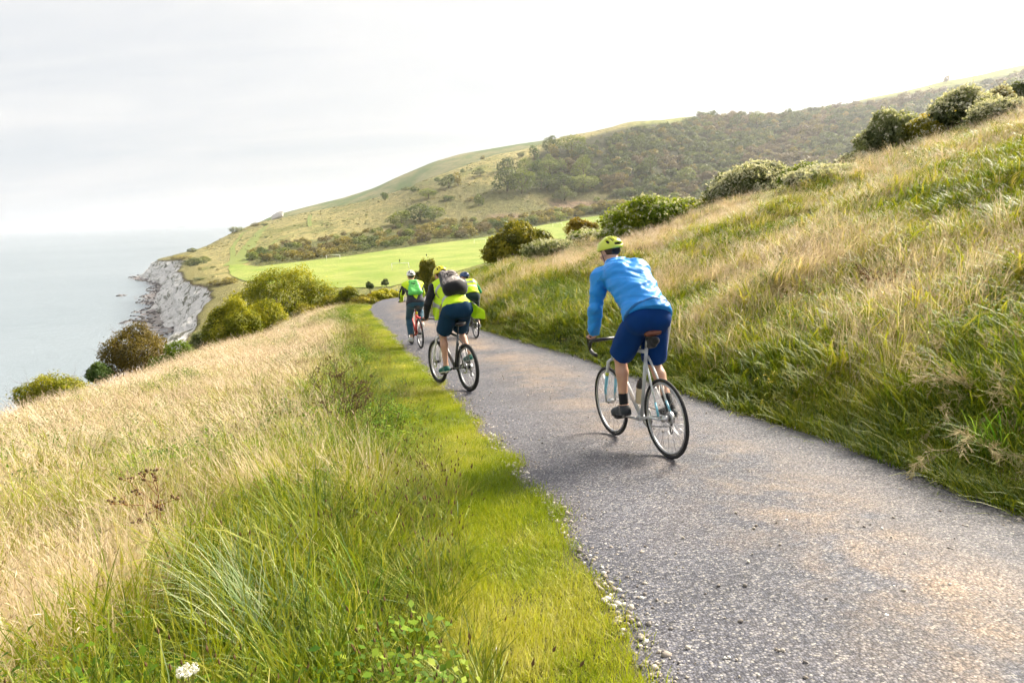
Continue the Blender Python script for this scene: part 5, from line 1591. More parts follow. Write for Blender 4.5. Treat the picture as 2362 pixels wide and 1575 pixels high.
# ------------------------------------------------------------------ bicycle:  x right, y forward, z up; origin at the rear tyre's contact
def V3(*a): return np.array(a, float)
def bicycle(kind, rear, front, label, group=None, lean=0.0, steer=0.0, crank=0.0):
    p = {'road': dict(R=.337, t=.0145, wb=1.0, bb=(.41, .275), st=(.235, .88), sad=(.195, 1.065), ht=(.865, .78), htop=(.83, .90), bar=(.79, .97)),
         'mtb': dict(R=.345, t=.027, wb=1.09, bb=(.43, .30), st=(.25, .78), sad=(.20, .98), ht=(.925, .76), htop=(.885, .89), bar=(.83, 1.02)),
         'hybrid': dict(R=.345, t=.019, wb=1.06, bb=(.43, .285), st=(.25, .85), sad=(.20, .98), ht=(.905, .77), htop=(.865, .90), bar=(.80, 1.05))}[kind]
    r0 = np.array(rear, float); f0 = np.array(front, float)
    d = f0 - r0; hd = math.atan2(-d[0], d[1]); pit = math.atan2(d[2], math.hypot(d[0], d[1]))
    root = empty('bicycle', r0, (0, 0, 0))
    root.rotation_mode = 'XYZ'
    M = Matrix.Rotation(hd, 4, 'Z') @ Matrix.Rotation(pit, 4, 'X') @ Matrix.Rotation(lean, 4, 'Y')
    root.rotation_euler = M.to_euler('XYZ')
    Rr, t, wb = p['R'], p['t'], p['wb']
    hub = V3(0, 0, Rr); fh = V3(0, wb, Rr)
    bb = V3(0, *p['bb']); stt = V3(0, *p['st']); ht0 = V3(0, *p['ht']); ht1 = V3(0, *p['htop']); sad = V3(0, *p['sad']); bar = V3(0, *p['bar'])
    fm = {'road': M_frame_w, 'mtb': M_frame_g, 'hybrid': M_frame_r}[kind]
    kk = 1.15 if kind == 'mtb' else 1.0
    tubes = [([stt, ht1 * .8 + ht0 * .2 + V3(0, 0, 0)], .0155 * kk), ([bb, ht0 * .75 + ht1 * .25], .021 * kk), ([bb, stt + (stt - bb) * .06], .0165 * kk), ([ht0, ht1], .021 * kk)]
    tubes.append(([bb + V3(-.04, 0, 0), bb + V3(.04, 0, 0)], .026))
    frame = tube('frame', tubes, fm, 12, root)
    st_paths = []
    for sx in (-1, 1):
        st_paths.append(([bb + V3(sx * .022, -.02, 0), V3(sx * .045, .20, Rr * .95), hub + V3(sx * .062, 0, 0)], [.012, .011, .009]))
        st_paths.append(([stt + V3(sx * .016, 0, -.04), V3(sx * .040, .13, Rr + .30), hub + V3(sx * .062, 0, 0)], [.010, .009, .008]))
    tube('rear_stays', st_paths, fm, 8, root)
    if kind == 'road':
        paint = []
        for sx in (-1, 1):
            a, b = V3(sx * .040, .13, Rr + .30), hub + V3(sx * .062, 0, 0)
            paint.append(([a * .45 + b * .55, a * .08 + b * .92], .0098))
        [tube('pale_blue_stay_panel', [q_], M_cyan, 8, root) for q_ in paint]
    # fork
    fk = []
    for sx in (-1, 1):
        cr = ht0 + V3(sx * .05, .012, -.035)
        fk.append(([ht0 + V3(sx * .01, 0, -.015), cr, fh + V3(sx * .052, -.012, .12), fh + V3(sx * .05, 0, 0)], [.016, .016, .012, .009] if kind != 'mtb' else [.018, .019, .02, .016]))
    tube('fork', fk, {'road': M_frame_w, 'mtb': M_white, 'hybrid': M_blackmetal}[kind], 10, root)
    if kind == 'road':
        for sx in (-1, 1):
            cr = ht0 + V3(sx * .05, .012, -.035); lo_ = fh + V3(sx * .052, -.012, .12)
            tube('fork_stripe', [([cr * .62 + lo_ * .38, cr * .52 + lo_ * .48], .0175)], M_limepaint, 10, root)
            tube('fork_panel', [([cr * .50 + lo_ * .50, lo_, fh + V3(sx * .05, 0, .03)], [.0165, .0135, .0105])], M_cyan, 10, root)
    # wheels
    for hb, nm, fr in ((hub, 'wheel', False), (fh, 'wheel', True)):
        wme = torus_mesh('wheel', Rr - t * 2 - .012, .011, M_rim, 56, 8, .95)
        wo = link('wheel', wme, None, root); wo.location = hb
        if fr: wo.rotation_euler = (0, 0, steer)
        link('tyre', torus_mesh('tyre', Rr - t, t, M_tyre, 64, 12), None, wo)
        sp = []
        nsp = 28
        for k in range(nsp):
            a = 2 * math.pi * k / nsp; sx = 1 if k % 2 else -1
            a2 = a + (.45 if (k // 2) % 2 else -.45)
            sp.append(([V3(sx * .032, .024 * math.cos(a2), .024 * math.sin(a2)), V3(0, (Rr - t * 2 - .016) * math.cos(a), (Rr - t * 2 - .016) * math.sin(a))], .0013))
        so = tube('spokes', sp, M_silver, 3, wo); so['kind'] = 'stuff'
        tube('hub', [([V3(-.06, 0, 0), V3(-.034, 0, 0), V3(-.030, 0, 0), V3(.030, 0, 0), V3(.034, 0, 0), V3(.06, 0, 0)], [.008, .009, .024, .024, .009, .008] if fr else [.009, .010, .030, .026, .01, .009])], M_blackmetal if kind != 'road' else M_silver, 12, wo)
        if kind == 'mtb':
            link('brake_disc', disc_mesh('brake_disc', .055, .085, .003, M_silver, 0, 40, -.045), None, wo)
    # transmission on the right side
    ch = link('chainring', disc_mesh('chainring', .045, .095 if kind == 'road' else .085, .005, M_silver if kind == 'road' else M_blackmetal, 34, 96), None, root); ch.location = bb + V3(.05, 0, 0)
    cs = link('cassette', disc_mesh('cassette', .015, .05, .028, M_silver, 20, 60), None, root); cs.location = hub + V3(.045, 0, 0)
    tube('chain', [([bb + V3(.052, 0, .090), hub + V3(.046, 0, .048)], .0045), ([bb + V3(.052, 0, -.090), hub + V3(.046, .03, -.08), hub + V3(.046, .0, -.13)], .0045)], M_blackmetal, 5, root)
    tube('derailleur', [([hub + V3(.06, 0, -.03), hub + V3(.055, .02, -.08), hub + V3(.046, .0, -.14)], [.012, .010, .012])], M_blackmetal, 8, root)
    ca = crank
    for sx in (-1, 1):
        dirv = V3(0, math.cos(ca), math.sin(ca)) * (-sx)          # ca = direction of the left crank
        e_ = bb + V3(sx * .075, 0, 0) + dirv * .17
        tube('crank_arm', [([bb + V3(sx * .055, 0, 0), e_], [.014, .011])], M_silver if kind == 'road' else M_blackmetal, 8, root)
        po = link('pedal', box_sdf_mesh('pedal', (-.045, -.035, -.012), (.045, .035, .012), M_blackmetal, .006), None, root); po.location = e_ + V3(sx * .055, 0, 0)
    # seat
    tube('seat_post', [([stt, sad + V3(0, .01, -.045)], .0135)], M_blackmetal if kind != 'road' else M_silver, 10, root)
    q = SDF(sad + V3(-.12, -.17, -.08), sad + V3(.12, .20, .06), .006)
    q.ell(sad + V3(0, -.075, -.012), (.075, .075, .026), .03); q.cap(sad + V3(0, -.04, -.012), sad + V3(0, .14, -.018), .034, .018, .04)
    q.cap(sad + V3(-.05, -.10, -.01), sad + V3(.05, -.10, -.01), .026, .026, .02)
    link('saddle', q.mesh('saddle', M_leather if kind == 'road' else M_blackmetal), None, root)
    tube('saddle_rails', [([sad + V3(sx * .022, -.09, -.03), sad + V3(sx * .022, -.05, -.045), sad + V3(sx * .022, .04, -.045), sad + V3(sx * .01, .11, -.025)], .0035) for sx in (-1, 1)], M_silver, 6, root)
    # bars
    tube('stem', [([ht1 + V3(0, 0, -.01), ht1 + V3(0, -.01, (bar[2] - ht1[2]) * .6), bar], [.018, .018, .016])], M_blackmetal, 10, root)
    if kind == 'road':
        for sx in (-1, 1):
            pts = [bar, bar + V3(sx * .10, .005, 0), bar + V3(sx * .19, .01, 0), bar + V3(sx * .212, .05, -.003), bar + V3(sx * .215, .09, -.02), bar + V3(sx * .218, .105, -.06), bar + V3(sx * .22, .085, -.10), bar + V3(sx * .222, .04, -.125), bar + V3(sx * .224, -.03, -.135)]
            tube('handlebar', [(pts, [.0145, .0155, .017, .017, .017, .017, .017, .017, .017])], M_blackmetal, 10, root)
            tube('brake_lever', [([bar + V3(sx * .213, .07, .0), bar + V3(sx * .213, .12, .035), bar + V3(sx * .215, .145, .03), bar + V3(sx * .218, .14, -.04), bar + V3(sx * .222, .115, -.10)], [.018, .019, .015, .008, .006])], M_blackmetal, 8, root)
    else:
        wdt = .33 if kind == 'mtb' else .29
        hz_ = .02
        pts = [bar + V3(-wdt, -.03, hz_), bar + V3(-.16, .0, hz_), bar + V3(-.05, .01, 0), bar + V3(.05, .01, 0), bar + V3(.16, .0, hz_), bar + V3(wdt, -.03, hz_)]
        tube('handlebar', [(pts, .013)], M_blackmetal, 10, root)
        for sx in (-1, 1):
            tube('grip', [([bar + V3(sx * (wdt - .12), -.008, hz_), bar + V3(sx * wdt, -.032, hz_)], .0175)], M_blackmetal, 10, root)
            tube('brake_lever', [([bar + V3(sx * (wdt - .16), .0, hz_), bar + V3(sx * (wdt - .15), .035, hz_ - .005), bar + V3(sx * (wdt - .04), .05, hz_ - .01)], [.012, .008, .006])], M_silver, 8, root)
            tube('cable', [([bar + V3(sx * (wdt - .15), .02, hz_), bar + V3(sx * .12, .12, .05), bar + V3(sx * .05, .10, -.05), ht0 + V3(sx * .02, .03, .0)], .0026)], M_blackmetal, 5, root)
    if kind == 'mtb':
        tube('fork_arch', [([ht0 + V3(-.052, .045, -.09), ht0 + V3(-.05, .06, -.045), ht0 + V3(.05, .06, -.045), ht0 + V3(.052, .045, -.09)], .012)], M_blackmetal, 8, root)
    if kind in ('hybrid',):
        rl = link('rear_light', box_sdf_mesh('rear_light', (-.022, -.02, -.035), (.022, .02, .035), M_yellens, .006), None, root); rl.location = sad + V3(0, -.03, -.17)
        rl = link('rear_reflector', box_sdf_mesh('rear_reflector', (-.03, -.012, -.025), (.03, .012, .025), M_redlens, .006), None, root); rl.location = sad + V3(0, -.01, -.26)
        rl = link('brake_bridge', box_sdf_mesh('brake_bridge', (-.055, -.012, -.018), (.055, .012, .018), M_redlens, .006), None, root); rl.location = V3(0, .02, Rr * 2 + .015)
    tag(root, label, 'bicycle', group)
    return root, p, M

def local(root, pt):
    return np.array((root.matrix_basis @ Vector(pt))[:])

def ik(a, b, l1, l2, pole):
    a = np.array(a, float); b = np.array(b, float); d = b - a; L = np.linalg.norm(d); L2 = min(L, (l1 + l2) * .995)
    u = d / L
    x = (l1 ** 2 - l2 ** 2 + L2 ** 2) / (2 * L2); h = math.sqrt(max(l1 ** 2 - x ** 2, 1e-6))
    pole = np.array(pole, float); pv = pole - (pole @ u) * u; pv /= np.linalg.norm(pv)
    return a + u * x + pv * h

def frame3(fwd, up):
    f = np.array(fwd, float); f /= np.linalg.norm(f); u = np.array(up, float); r_ = np.cross(f, u); r_ /= np.linalg.norm(r_); u = np.cross(r_, f)
    return np.array([r_, f, u])          # rows: right, forward, up

def rider(root, J, sex=1.0, h=.0075, label='', group=None, skin_arms=False, look=(0, 1, -.15), look_up=(0, 0, 1)):
    """J: joints in the bicycle's frame. Returns the person empty and the frames used by the clothes."""
    pr = empty('person'); pr.matrix_basis = root.matrix_basis.copy()
    pr.rotation_euler = root.rotation_euler; pr.location = root.location
    tag(pr, label, 'person', group)
    lo, hi = bounds(J, .26)
    s = SDF(lo, hi, h)
    B = body_prims(J)
    for q in B: getattr(s, q[0])(*q[1:])
    hc = J['head']; Fh = frame3(look, look_up)
    L = lambda x_, y_, z_: hc + x_ * Fh[0] + y_ * Fh[1] + z_ * Fh[2]
    s.ell(L(0, -.012, .03), (.074, .094, .095), .02, Fh)
    s.ell(L(0, .025, -.045), (.056, .066, .07), .03, Fh)
    s.ell(L(0, .058, -.085), (.026, .022, .020), .02, Fh)              # chin
    s.cap(L(0, .088, .02), L(0, .108, -.022), .009, .014, .012)        # nose
    s.cap(L(-.022, .088, -.058), L(.022, .088, -.058), .008, .008, .008)  # lips
    for sx in (-1, 1):
        s.ell(L(sx * .076, -.005, .0), (.010, .020, .032), .008, Fh)   # ears
        s.ell(L(sx * .030, .083, .022), (.015, .012, .010), .008, Fh, True)
        s.ell(L(sx * .035, .075, -.02), (.022, .02, .02), .02, Fh)     # cheeks
    # hands: palm, four fingers curled round the bar, thumb under it
    for side, sx in (('L', -1), ('R', 1)):
        w = J['wrist' + side]; g = J['grip' + side]; ax = J['gripax' + side]; ax = ax / np.linalg.norm(ax)
        dirp = g - w; dirp /= np.linalg.norm(dirp)
        nrm = np.cross(ax, dirp); nrm /= np.linalg.norm(nrm)
        if nrm[2] > 0: nrm = -nrm                                       # towards the bar's underside
        kn = g - nrm * .022
        for f in range(4):
            off = ax * (f - 1.5) * .021
            ln = (.92, 1.0, .95, .78)[f]
            k0 = kn + off - dirp * .012
            s.cap(w * .72 + g * .28 + off * .5 - nrm * .006, k0, .017, .013, .008)      # metacarpal
            k1 = k0 + (dirp * .034 + nrm * .008) * ln
            k2 = k1 + (dirp * .006 + nrm * .028) * ln
            k3 = k2 + (-dirp * .020 + nrm * .008) * ln
            s.cap(k0, k1, .0105, .0095, .004); s.cap(k1, k2, .0092, .0085, .004); s.cap(k2, k3, .0084, .0075, .004)
        tb = w * .55 + g * .45 + ax * (.03 * J['thumb' + side])
        s.cap(w * .8 + g * .2, tb, .016, .014, .01)
        s.cap(tb, g + nrm * .004 + ax * (.046 * J['thumb' + side]), .012, .010, .005); s.cap(g + nrm * .004 + ax * (.046 * J['thumb' + side]), g + nrm * .022 + ax * .030 * J['thumb' + side] + dirp * .01, .0100, .008, .004)
    link('body', s.mesh('body', M_skin, 1), None, pr)
    # eyes and hair
    for sx in (-1, 1):
        e = SDF(L(sx * .03, .076, .022) - .02, L(sx * .03, .076, .022) + .02, .003); e.ell(L(sx * .03, .074, .022), (.012, .012, .011), .001)
        link('eye', e.mesh('eye', simple('eye', (.12, .09, .07), .2, .6), 0), None, pr)
    hs = SDF(hc - .17, hc + .17, h)
    hs.ell(L(0, -.022, .035), (.080, .096, .096), .01, Fh); hs.cut(L(0, .045, .02), Fh[1]); hs.cut(L(0, -.02, -.075), -Fh[2])
    hs.ell(L(.08, .01, -.01), (.03, .03, .04), .01, Fh, True); hs.ell(L(-.08, .01, -.01), (.03, .03, .04), .01, Fh, True)
    link('hair', hs.mesh('hair', M_hair), None, pr)
    return pr, L, Fh

def body_prims(J, grow=0.0, parts=('torso', 'legs', 'arms', 'feet')):
    g = grow; P = []
    c = lambda *a: P.append(('cap',) + a)
    if 'torso' in parts:
        pel, wai, che, nek = J['pelvis'], J['waist'], J['chest'], J['neck']
        sh = J['shoulderR'] - J['shoulderL']; lat = sh / np.linalg.norm(sh)
        hl = J['hipR'] - J['hipL']; hl = hl / np.linalg.norm(hl)
        c(pel - hl * .075, pel + hl * .075, .105 + g, .105 + g, .04)
        c(J['hipL'] - V3(0, .03, .01), J['hipR'] - V3(0, .03, .01), .098 + g, .098 + g, .04)
        for k in (-1, 1):
            c(pel + hl * .055 * k, wai + lat * .050 * k, .100 + g, .092 + g, .04)
            c(wai + lat * .050 * k, che + lat * .072 * k, .094 + g, .112 + g, .04)
            c(che + lat * .072 * k, nek * .35 + che * .65 + lat * .09 * k, .112 + g, .095 + g, .05)
            c(nek * .8 + che * .2 + lat * .05 * k, (J['shoulderR'] if k > 0 else J['shoulderL']), .060 + g, .060 + g, .04)
        c(nek, J['head'] * .75 + nek * .25, .058 + g, .052 + g, .02)
    if 'legs' in parts:
        for sd in 'LR':
            hp, kn, an = J['hip' + sd], J['knee' + sd], J['ankle' + sd]
            c(hp, hp * .5 + kn * .5, .094 + g, .078 + g, .03); c(hp * .5 + kn * .5, kn, .078 + g, .056 + g, .02)
            calf = kn * .68 + an * .32; bk = J['back' + sd] if 'back' + sd in J else V3(0, -.012, 0)
            c(kn, calf + bk, .053 + g, .056 + g, .015); c(calf + bk, kn * .3 + an * .7, .056 + g, .040 + g, .015); c(kn * .3 + an * .7, an, .040 + g, .034 + g, .01)
    if 'feet' in parts:
        for sd in 'LR':
            an, toe, heel = J['ankle' + sd], J['toe' + sd], J['heel' + sd]
            c(an, heel, .033 + g, .034 + g, .02); c(heel, toe, .034 + g, .028 + g, .02); c(an, (heel + toe) / 2, .033 + g, .032 + g, .02)
    if 'arms' in parts:
        for sd in 'LR':
            sh_, el, wr = J['shoulder' + sd], J['elbow' + sd], J['wrist' + sd]
            c(sh_, sh_ * .5 + el * .5, .056 + g, .048 + g, .03); c(sh_ * .5 + el * .5, el, .048 + g, .040 + g, .02)
            c(el, el * .7 + wr * .3, .040 + g, .042 + g, .01); c(el * .7 + wr * .3, wr, .042 + g, .028 + g, .01)
    return P

def make_joints(p, kind, hip, neck, head, lcrank, hipw=.10, shw=.185, foot_z=.035, torso_bow=.05, arm=(.31, .27), leg=(.44, .44), lat_shift=0.0, toe_drop=.0, wristz=.03):
    bar = V3(0, *p['bar']); bb = V3(0, *p['bb'])
    J = {}
    J['pelvis'] = V3(*hip); J['neck'] = V3(*neck); J['head'] = V3(*head)
    ax = J['neck'] - J['pelvis']; n_ = V3(0, -ax[2], ax[1]); n_ /= np.linalg.norm(n_)
    J['waist'] = J['pelvis'] + ax * .36 + n_ * torso_bow * .7; J['chest'] = J['pelvis'] + ax * .74 + n_ * torso_bow
    for sd, sx in (('L', -1), ('R', 1)):
        J['hip' + sd] = J['pelvis'] + V3(sx * hipw, .02, -.03)
        J['shoulder' + sd] = J['neck'] - ax / np.linalg.norm(ax) * .055 + V3(sx * shw, .01, -.01)
        dirv = V3(0, math.cos(lcrank), math.sin(lcrank)) * (-sx)
        ped = bb + V3(sx * .13, 0, 0) + dirv * .17
        ball = ped + V3(0, 0, .045)
        drop = toe_drop
        J['toe' + sd] = ball + V3(sx * .01, .055, -.005 - drop * .3); J['heel' + sd] = ball + V3(0, -.13, .025 + drop)
        J['ankle' + sd] = ball + V3(0, -.105, .085 + drop)
        J['knee' + sd] = ik(J['hip' + sd], J['ankle' + sd], leg[0], leg[1], V3(sx * .12, 1, .35))
        kn, an = J['knee' + sd], J['ankle' + sd]; dv = an - kn; dv /= np.linalg.norm(dv)
        bk = np.cross(V3(1, 0, 0), dv); bk /= np.linalg.norm(bk); bk = bk if bk[1] < 0 else -bk
        J['back' + sd] = bk * .014
        if kind == 'road':
            g = bar + V3(sx * .213, .075, .030); gax = V3(0, 1, .15)
            J['wrist' + sd] = g + V3(-sx * .0, -.075, .045); J['thumb' + sd] = 1.0
        else:
            wdt = .33 if kind == 'mtb' else .29
            g = bar + V3(sx * (wdt - .06), -.02, .02); gax = V3(1, -.1, 0)
            J['wrist' + sd] = g + V3(0, -.085, .035); J['thumb' + sd] = -sx * 1.0
        J['grip' + sd] = g; J['gripax' + sd] = gax
        dist = np.linalg.norm(J['shoulder' + sd] - J['wrist' + sd]); k_ = min(1.12, max(.84, dist * 1.025 / (arm[0] + arm[1])))
        J['elbow' + sd] = ik(J['shoulder' + sd], J['wrist' + sd], arm[0] * k_, arm[1] * k_, V3(sx * .5, -.3, -.6))
    return J

def helmet(pr, L, Fh, mat, vents=True, h=.005, label=None):
    c0 = L(0, 0, 0)
    s = SDF(c0 - .24, c0 + .24, h)
    s.ell(L(0, -.010, .050), (.098, .135, .100), .01, Fh)
    s.ell(L(0, -.075, .035), (.080, .070, .070), .03, Fh)
    s.cut(L(0, .02, .028), -Fh[2] + Fh[1] * .10)
    s2 = s.copy()
    s.ell(L(0, -.010, .015), (.082, .112, .082), .005, Fh, True)
    if vents:
        for x_, a_, l_ in ((0, 0, .055), (.036, .10, .060), (-.036, -.10, .060), (.066, .22, .045), (-.066, -.22, .045)):
            for yy, zz_ in ((-.085, .105), (.035, .135)):
                t = 1 - abs(x_) * 3.2
                pc = L(x_ * (1 if yy > 0 else 1.05), yy, zz_ * (.72 + .28 * t) + (.0 if yy > 0 else -.002))
                f2 = frame3(Fh[1] + Fh[0] * a_ * (1 if yy > 0 else -1) - Fh[2] * (.35 if yy > 0 else -.55), Fh[2])
                s.ell(pc, (.0125, l_ * .85, .040), .006, f2, True)
        s.ell(L(0, -.145, .050), (.045, .05, .014), .006, Fh, True)
    hm = link('helmet', s.mesh('helmet', mat, 1), None, pr)
    inn = SDF(c0 - .24, c0 + .24, h * 1.3)
    inn.ell(L(0, -.012, .044), (.088, .122, .086), .01, Fh); inn.cut(L(0, .02, .030), -Fh[2] + Fh[1] * .1)
    link('helmet_liner', inn.mesh('helmet_liner', M_liner, 1), None, hm)
    cr = SDF(c0 - .24, c0 + .24, h * 1.2)                              # retention cradle at the nape
    cr.ell(L(0, -.092, -.005), (.050, .022, .030), .01, Fh)
    link('helmet_cradle', cr.mesh('helmet_cradle', M_liner, 1), None, hm)
    tube('chin_strap', [([L(sx * .080, .01, .03), L(sx * .074, .02, -.03), L(sx * .035, .045, -.10), L(0, .05, -.112)], .0035) for sx in (-1, 1)], M_liner, 5, hm)
    return hm

def prims_into(s, P):
    for q in P: getattr(s, q[0])(*q[1:])

def bounds(J, m=.3):
    v = [x for k_, x in J.items() if isinstance(x, np.ndarray)]
    return np.min(v, 0) - m, np.max(v, 0) + m

def shoe(pr, J, sd, mat, sole, h=.006, sock=None, g=.010):
    lo = np.min([J['ankle' + sd], J['toe' + sd], J['heel' + sd]], 0) - .14; hi = np.max([J['ankle' + sd], J['toe' + sd], J['heel' + sd]], 0) + .18
    s = SDF(lo, hi, h); an, toe, heel = J['ankle' + sd], J['toe' + sd], J['heel' + sd]
    s.cap(an - V3(0, 0, .015), heel, .038 + g * .5, .040 + g * .5, .02); s.cap(heel + V3(0, 0, -.004), toe, .038 + g * .4, .036 + g * .4, .03); s.cap(an * .6 + toe * .4 + V3(0, 0, -.01), toe, .034, .034, .02)
    s.cap(toe + V3(-.012, -.02, 0), toe + V3(.014, -.02, 0), .034, .034, .02)
    ft = toe - heel; ft /= np.linalg.norm(ft); up = V3(0, -ft[2], ft[1])
    s.cut(toe - up * .034, -up)
    s.cut(an + V3(0, 0, .03), V3(0, -.15, 1))
    so = link('shoe', s.mesh('shoe', mat, 1), None, pr)
    b = s.copy(); b.D = b.D - .004; b.cut(toe - up * .020, up); link('sole', b.mesh('sole', sole, 1), None, so)
    if sock:
        q = SDF(lo, hi, h); kn = J['knee' + sd]; u_ = (kn - an); u_ /= np.linalg.norm(u_)
        q.cap(an - u_ * .03, an + u_ * .12, .040, .044, .01); q.cut(an + u_ * .105, u_)
        link('sock', q.mesh('sock', sock, 1), None, pr)
# ------------------------------------------------------------------ the riders
def contact(px, py, depth):
    d = _fw + (px - 1181) / 1575 * _r - (py - 787.5) / 1575 * _u
    P = d * depth
    return np.array([P[0], P[1], ZR(P[0], P[1])])
def place(x, y): return np.array([x, y, ZR(x, y)])

# 1 --- blue jacket on a road bicycle
r_, f_ = place(1.27, 5.42), place(.955, 6.36)
bk, p, M = bicycle('road', r_, f_, 'silver-white drop-handlebar road bicycle with pale blue fork and stay panels, nearest on the road', crank=0.0, lean=R(-1.5))
sadp = V3(0, *p['sad'])
bag = SDF(sadp + V3(-.12, -.30, -.26), sadp + V3(.12, .08, .0), .006)
bag.cap(sadp + V3(0, -.13, -.075), sadp + V3(0, -.02, -.075), .034, .026, .02); bag.cap(sadp + V3(0, -.09, -.11), sadp + V3(0, -.02, -.13), .030, .022, .03); bag.wrinkle(.002)
bg = link('saddle_bag', bag.mesh('saddle_bag', M_black), None, None); bg.matrix_basis = bk.matrix_basis.copy()
tag(bg, 'small black wedge bag strapped under the brown saddle of the nearest bicycle', 'bag')
bot = SDF(V3(-.08, .28, .25), V3(.08, .72, .70), .005)
a_, b_ = V3(0, *p['bb']), V3(0, *p['st']); ax = (b_ - a_) / np.linalg.norm(b_ - a_)
c0 = a_ + ax * .14 + V3(0, .058, .018)
bot.cap(c0, c0 + ax * .12, .034, .034, .006)
bo = link('water_bottle', bot.mesh('water_bottle', M_cream), None, None); bo.matrix_basis = bk.matrix_basis.copy()
cp = SDF(V3(-.08, .28, .25), V3(.08, .72, .80), .005); cp.cap(c0 + ax * .14, c0 + ax * .175, .036, .030, .004); cp.cap(c0 + ax * .18, c0 + ax * .215, .013, .011, .004)
link('bottle_cap', cp.mesh('bottle_cap', M_blackmetal), None, bo)
tag(bo, 'cream drinking bottle with black cap in the frame of the nearest bicycle', 'bottle')
tube('bottle_cage', [([c0 - ax * .03 + V3(sx * .037, 0, 0), c0 + ax * .10 + V3(sx * .037, 0, 0), c0 + ax * .12 + V3(0, -.035, -.01)], .003) for sx in (-1, 1)], M_silver, 5, bk)

J = make_joints(p, 'road', (0, .165, 1.19), (0, .64, 1.605), (0, .755, 1.755), 0.0, hipw=.088, shw=.19, arm=(.32, .28), leg=(.44, .43), torso_bow=.06)
pr, L, Fh = rider(bk, J, label='cyclist in bright blue jacket and royal blue shorts riding away, nearest of the four', look=(-.25, 1, -.22))
lo, hi = bounds(J)
s = SDF(lo, hi, .008)
prims_into(s, body_prims(J, .024, ('torso',)))
prims_into(s, body_prims(J, .022, ('arms',)))
ax = J['neck'] - J['pelvis']; n_ = V3(0, -ax[2], ax[1]); n_ /= np.linalg.norm(n_); axn = ax / np.linalg.norm(ax)
s.ell(J['pelvis'] + ax * .48 + n_ * .05, (.192, .25, .162), .06, frame3(axn, n_))      # wind-filled back
s.ell(J['pelvis'] + ax * .10 + n_ * .03, (.190, .18, .162), .06, frame3(axn, n_))
s.cap(J['neck'] + V3(-.04, .0, .05), J['neck'] + V3(.04, .0, .05), .070, .070, .03)  # collar
s.wrinkle(.0085, (13, 10, 21), 1.3)
s.wrinkle(.0045, (27, 24, 52), .4)
s.cut(J['pelvis'] - axn * .02, -axn + V3(-.18, 0, -.25))
for sd in 'LR':
    e_, w_ = J['elbow' + sd], J['wrist' + sd]; u = (w_ - e_) / np.linalg.norm(w_ - e_)
    s.ell(w_ + u * .055, (.05, .05, .05), .004, None, True)
s.cut(J['neck'] + V3(0, 0, .095), V3(0, .25, .9))
jk = link('jacket', s.mesh('jacket', M_jacket_blue), None, pr)
M_seam = cloth('seam_blue', (.012, .11, .34), .6)
for t0, wd_ in ((.80, .004), (.02, .012)):
    q = s.copy(); q.D = q.D - .0022; X, Y, Z = q.coords(); c_ = J['pelvis'] + ax * t0
    d = (X - c_[0]) * axn[0] + (Y - c_[1]) * axn[1] + (Z - c_[2]) * axn[2]
    q.D = np.maximum(q.D, np.where((Y - c_[1]) * n_[1] + (Z - c_[2]) * n_[2] > -.02, np.abs(d) - wd_, .2)).astype(np.float32)
    link('seam', q.mesh('seam', M_seam, 0), None, jk)
hd = SDF(lo, hi, .008); hd.cap(J['neck'] + V3(-.075, -.065, .045), J['neck'] + V3(.075, -.065, .045), .042, .042, .02); hd.cap(J['neck'] + V3(-.08, -.06, .04), J['neck'] + V3(-.065, .05, .05), .038, .028, .02); hd.cap(J['neck'] + V3(.08, -.06, .04), J['neck'] + V3(.065, .05, .05), .038, .028, .02); hd.cap(J['neck'] + V3(-.03, -.12, .0), J['neck'] + V3(.04, -.12, .0), .045, .045, .04); hd.wrinkle(.004, (14, 14, 14), .5)
link('hood', hd.mesh('hood', M_jacket_blue), None, jk)
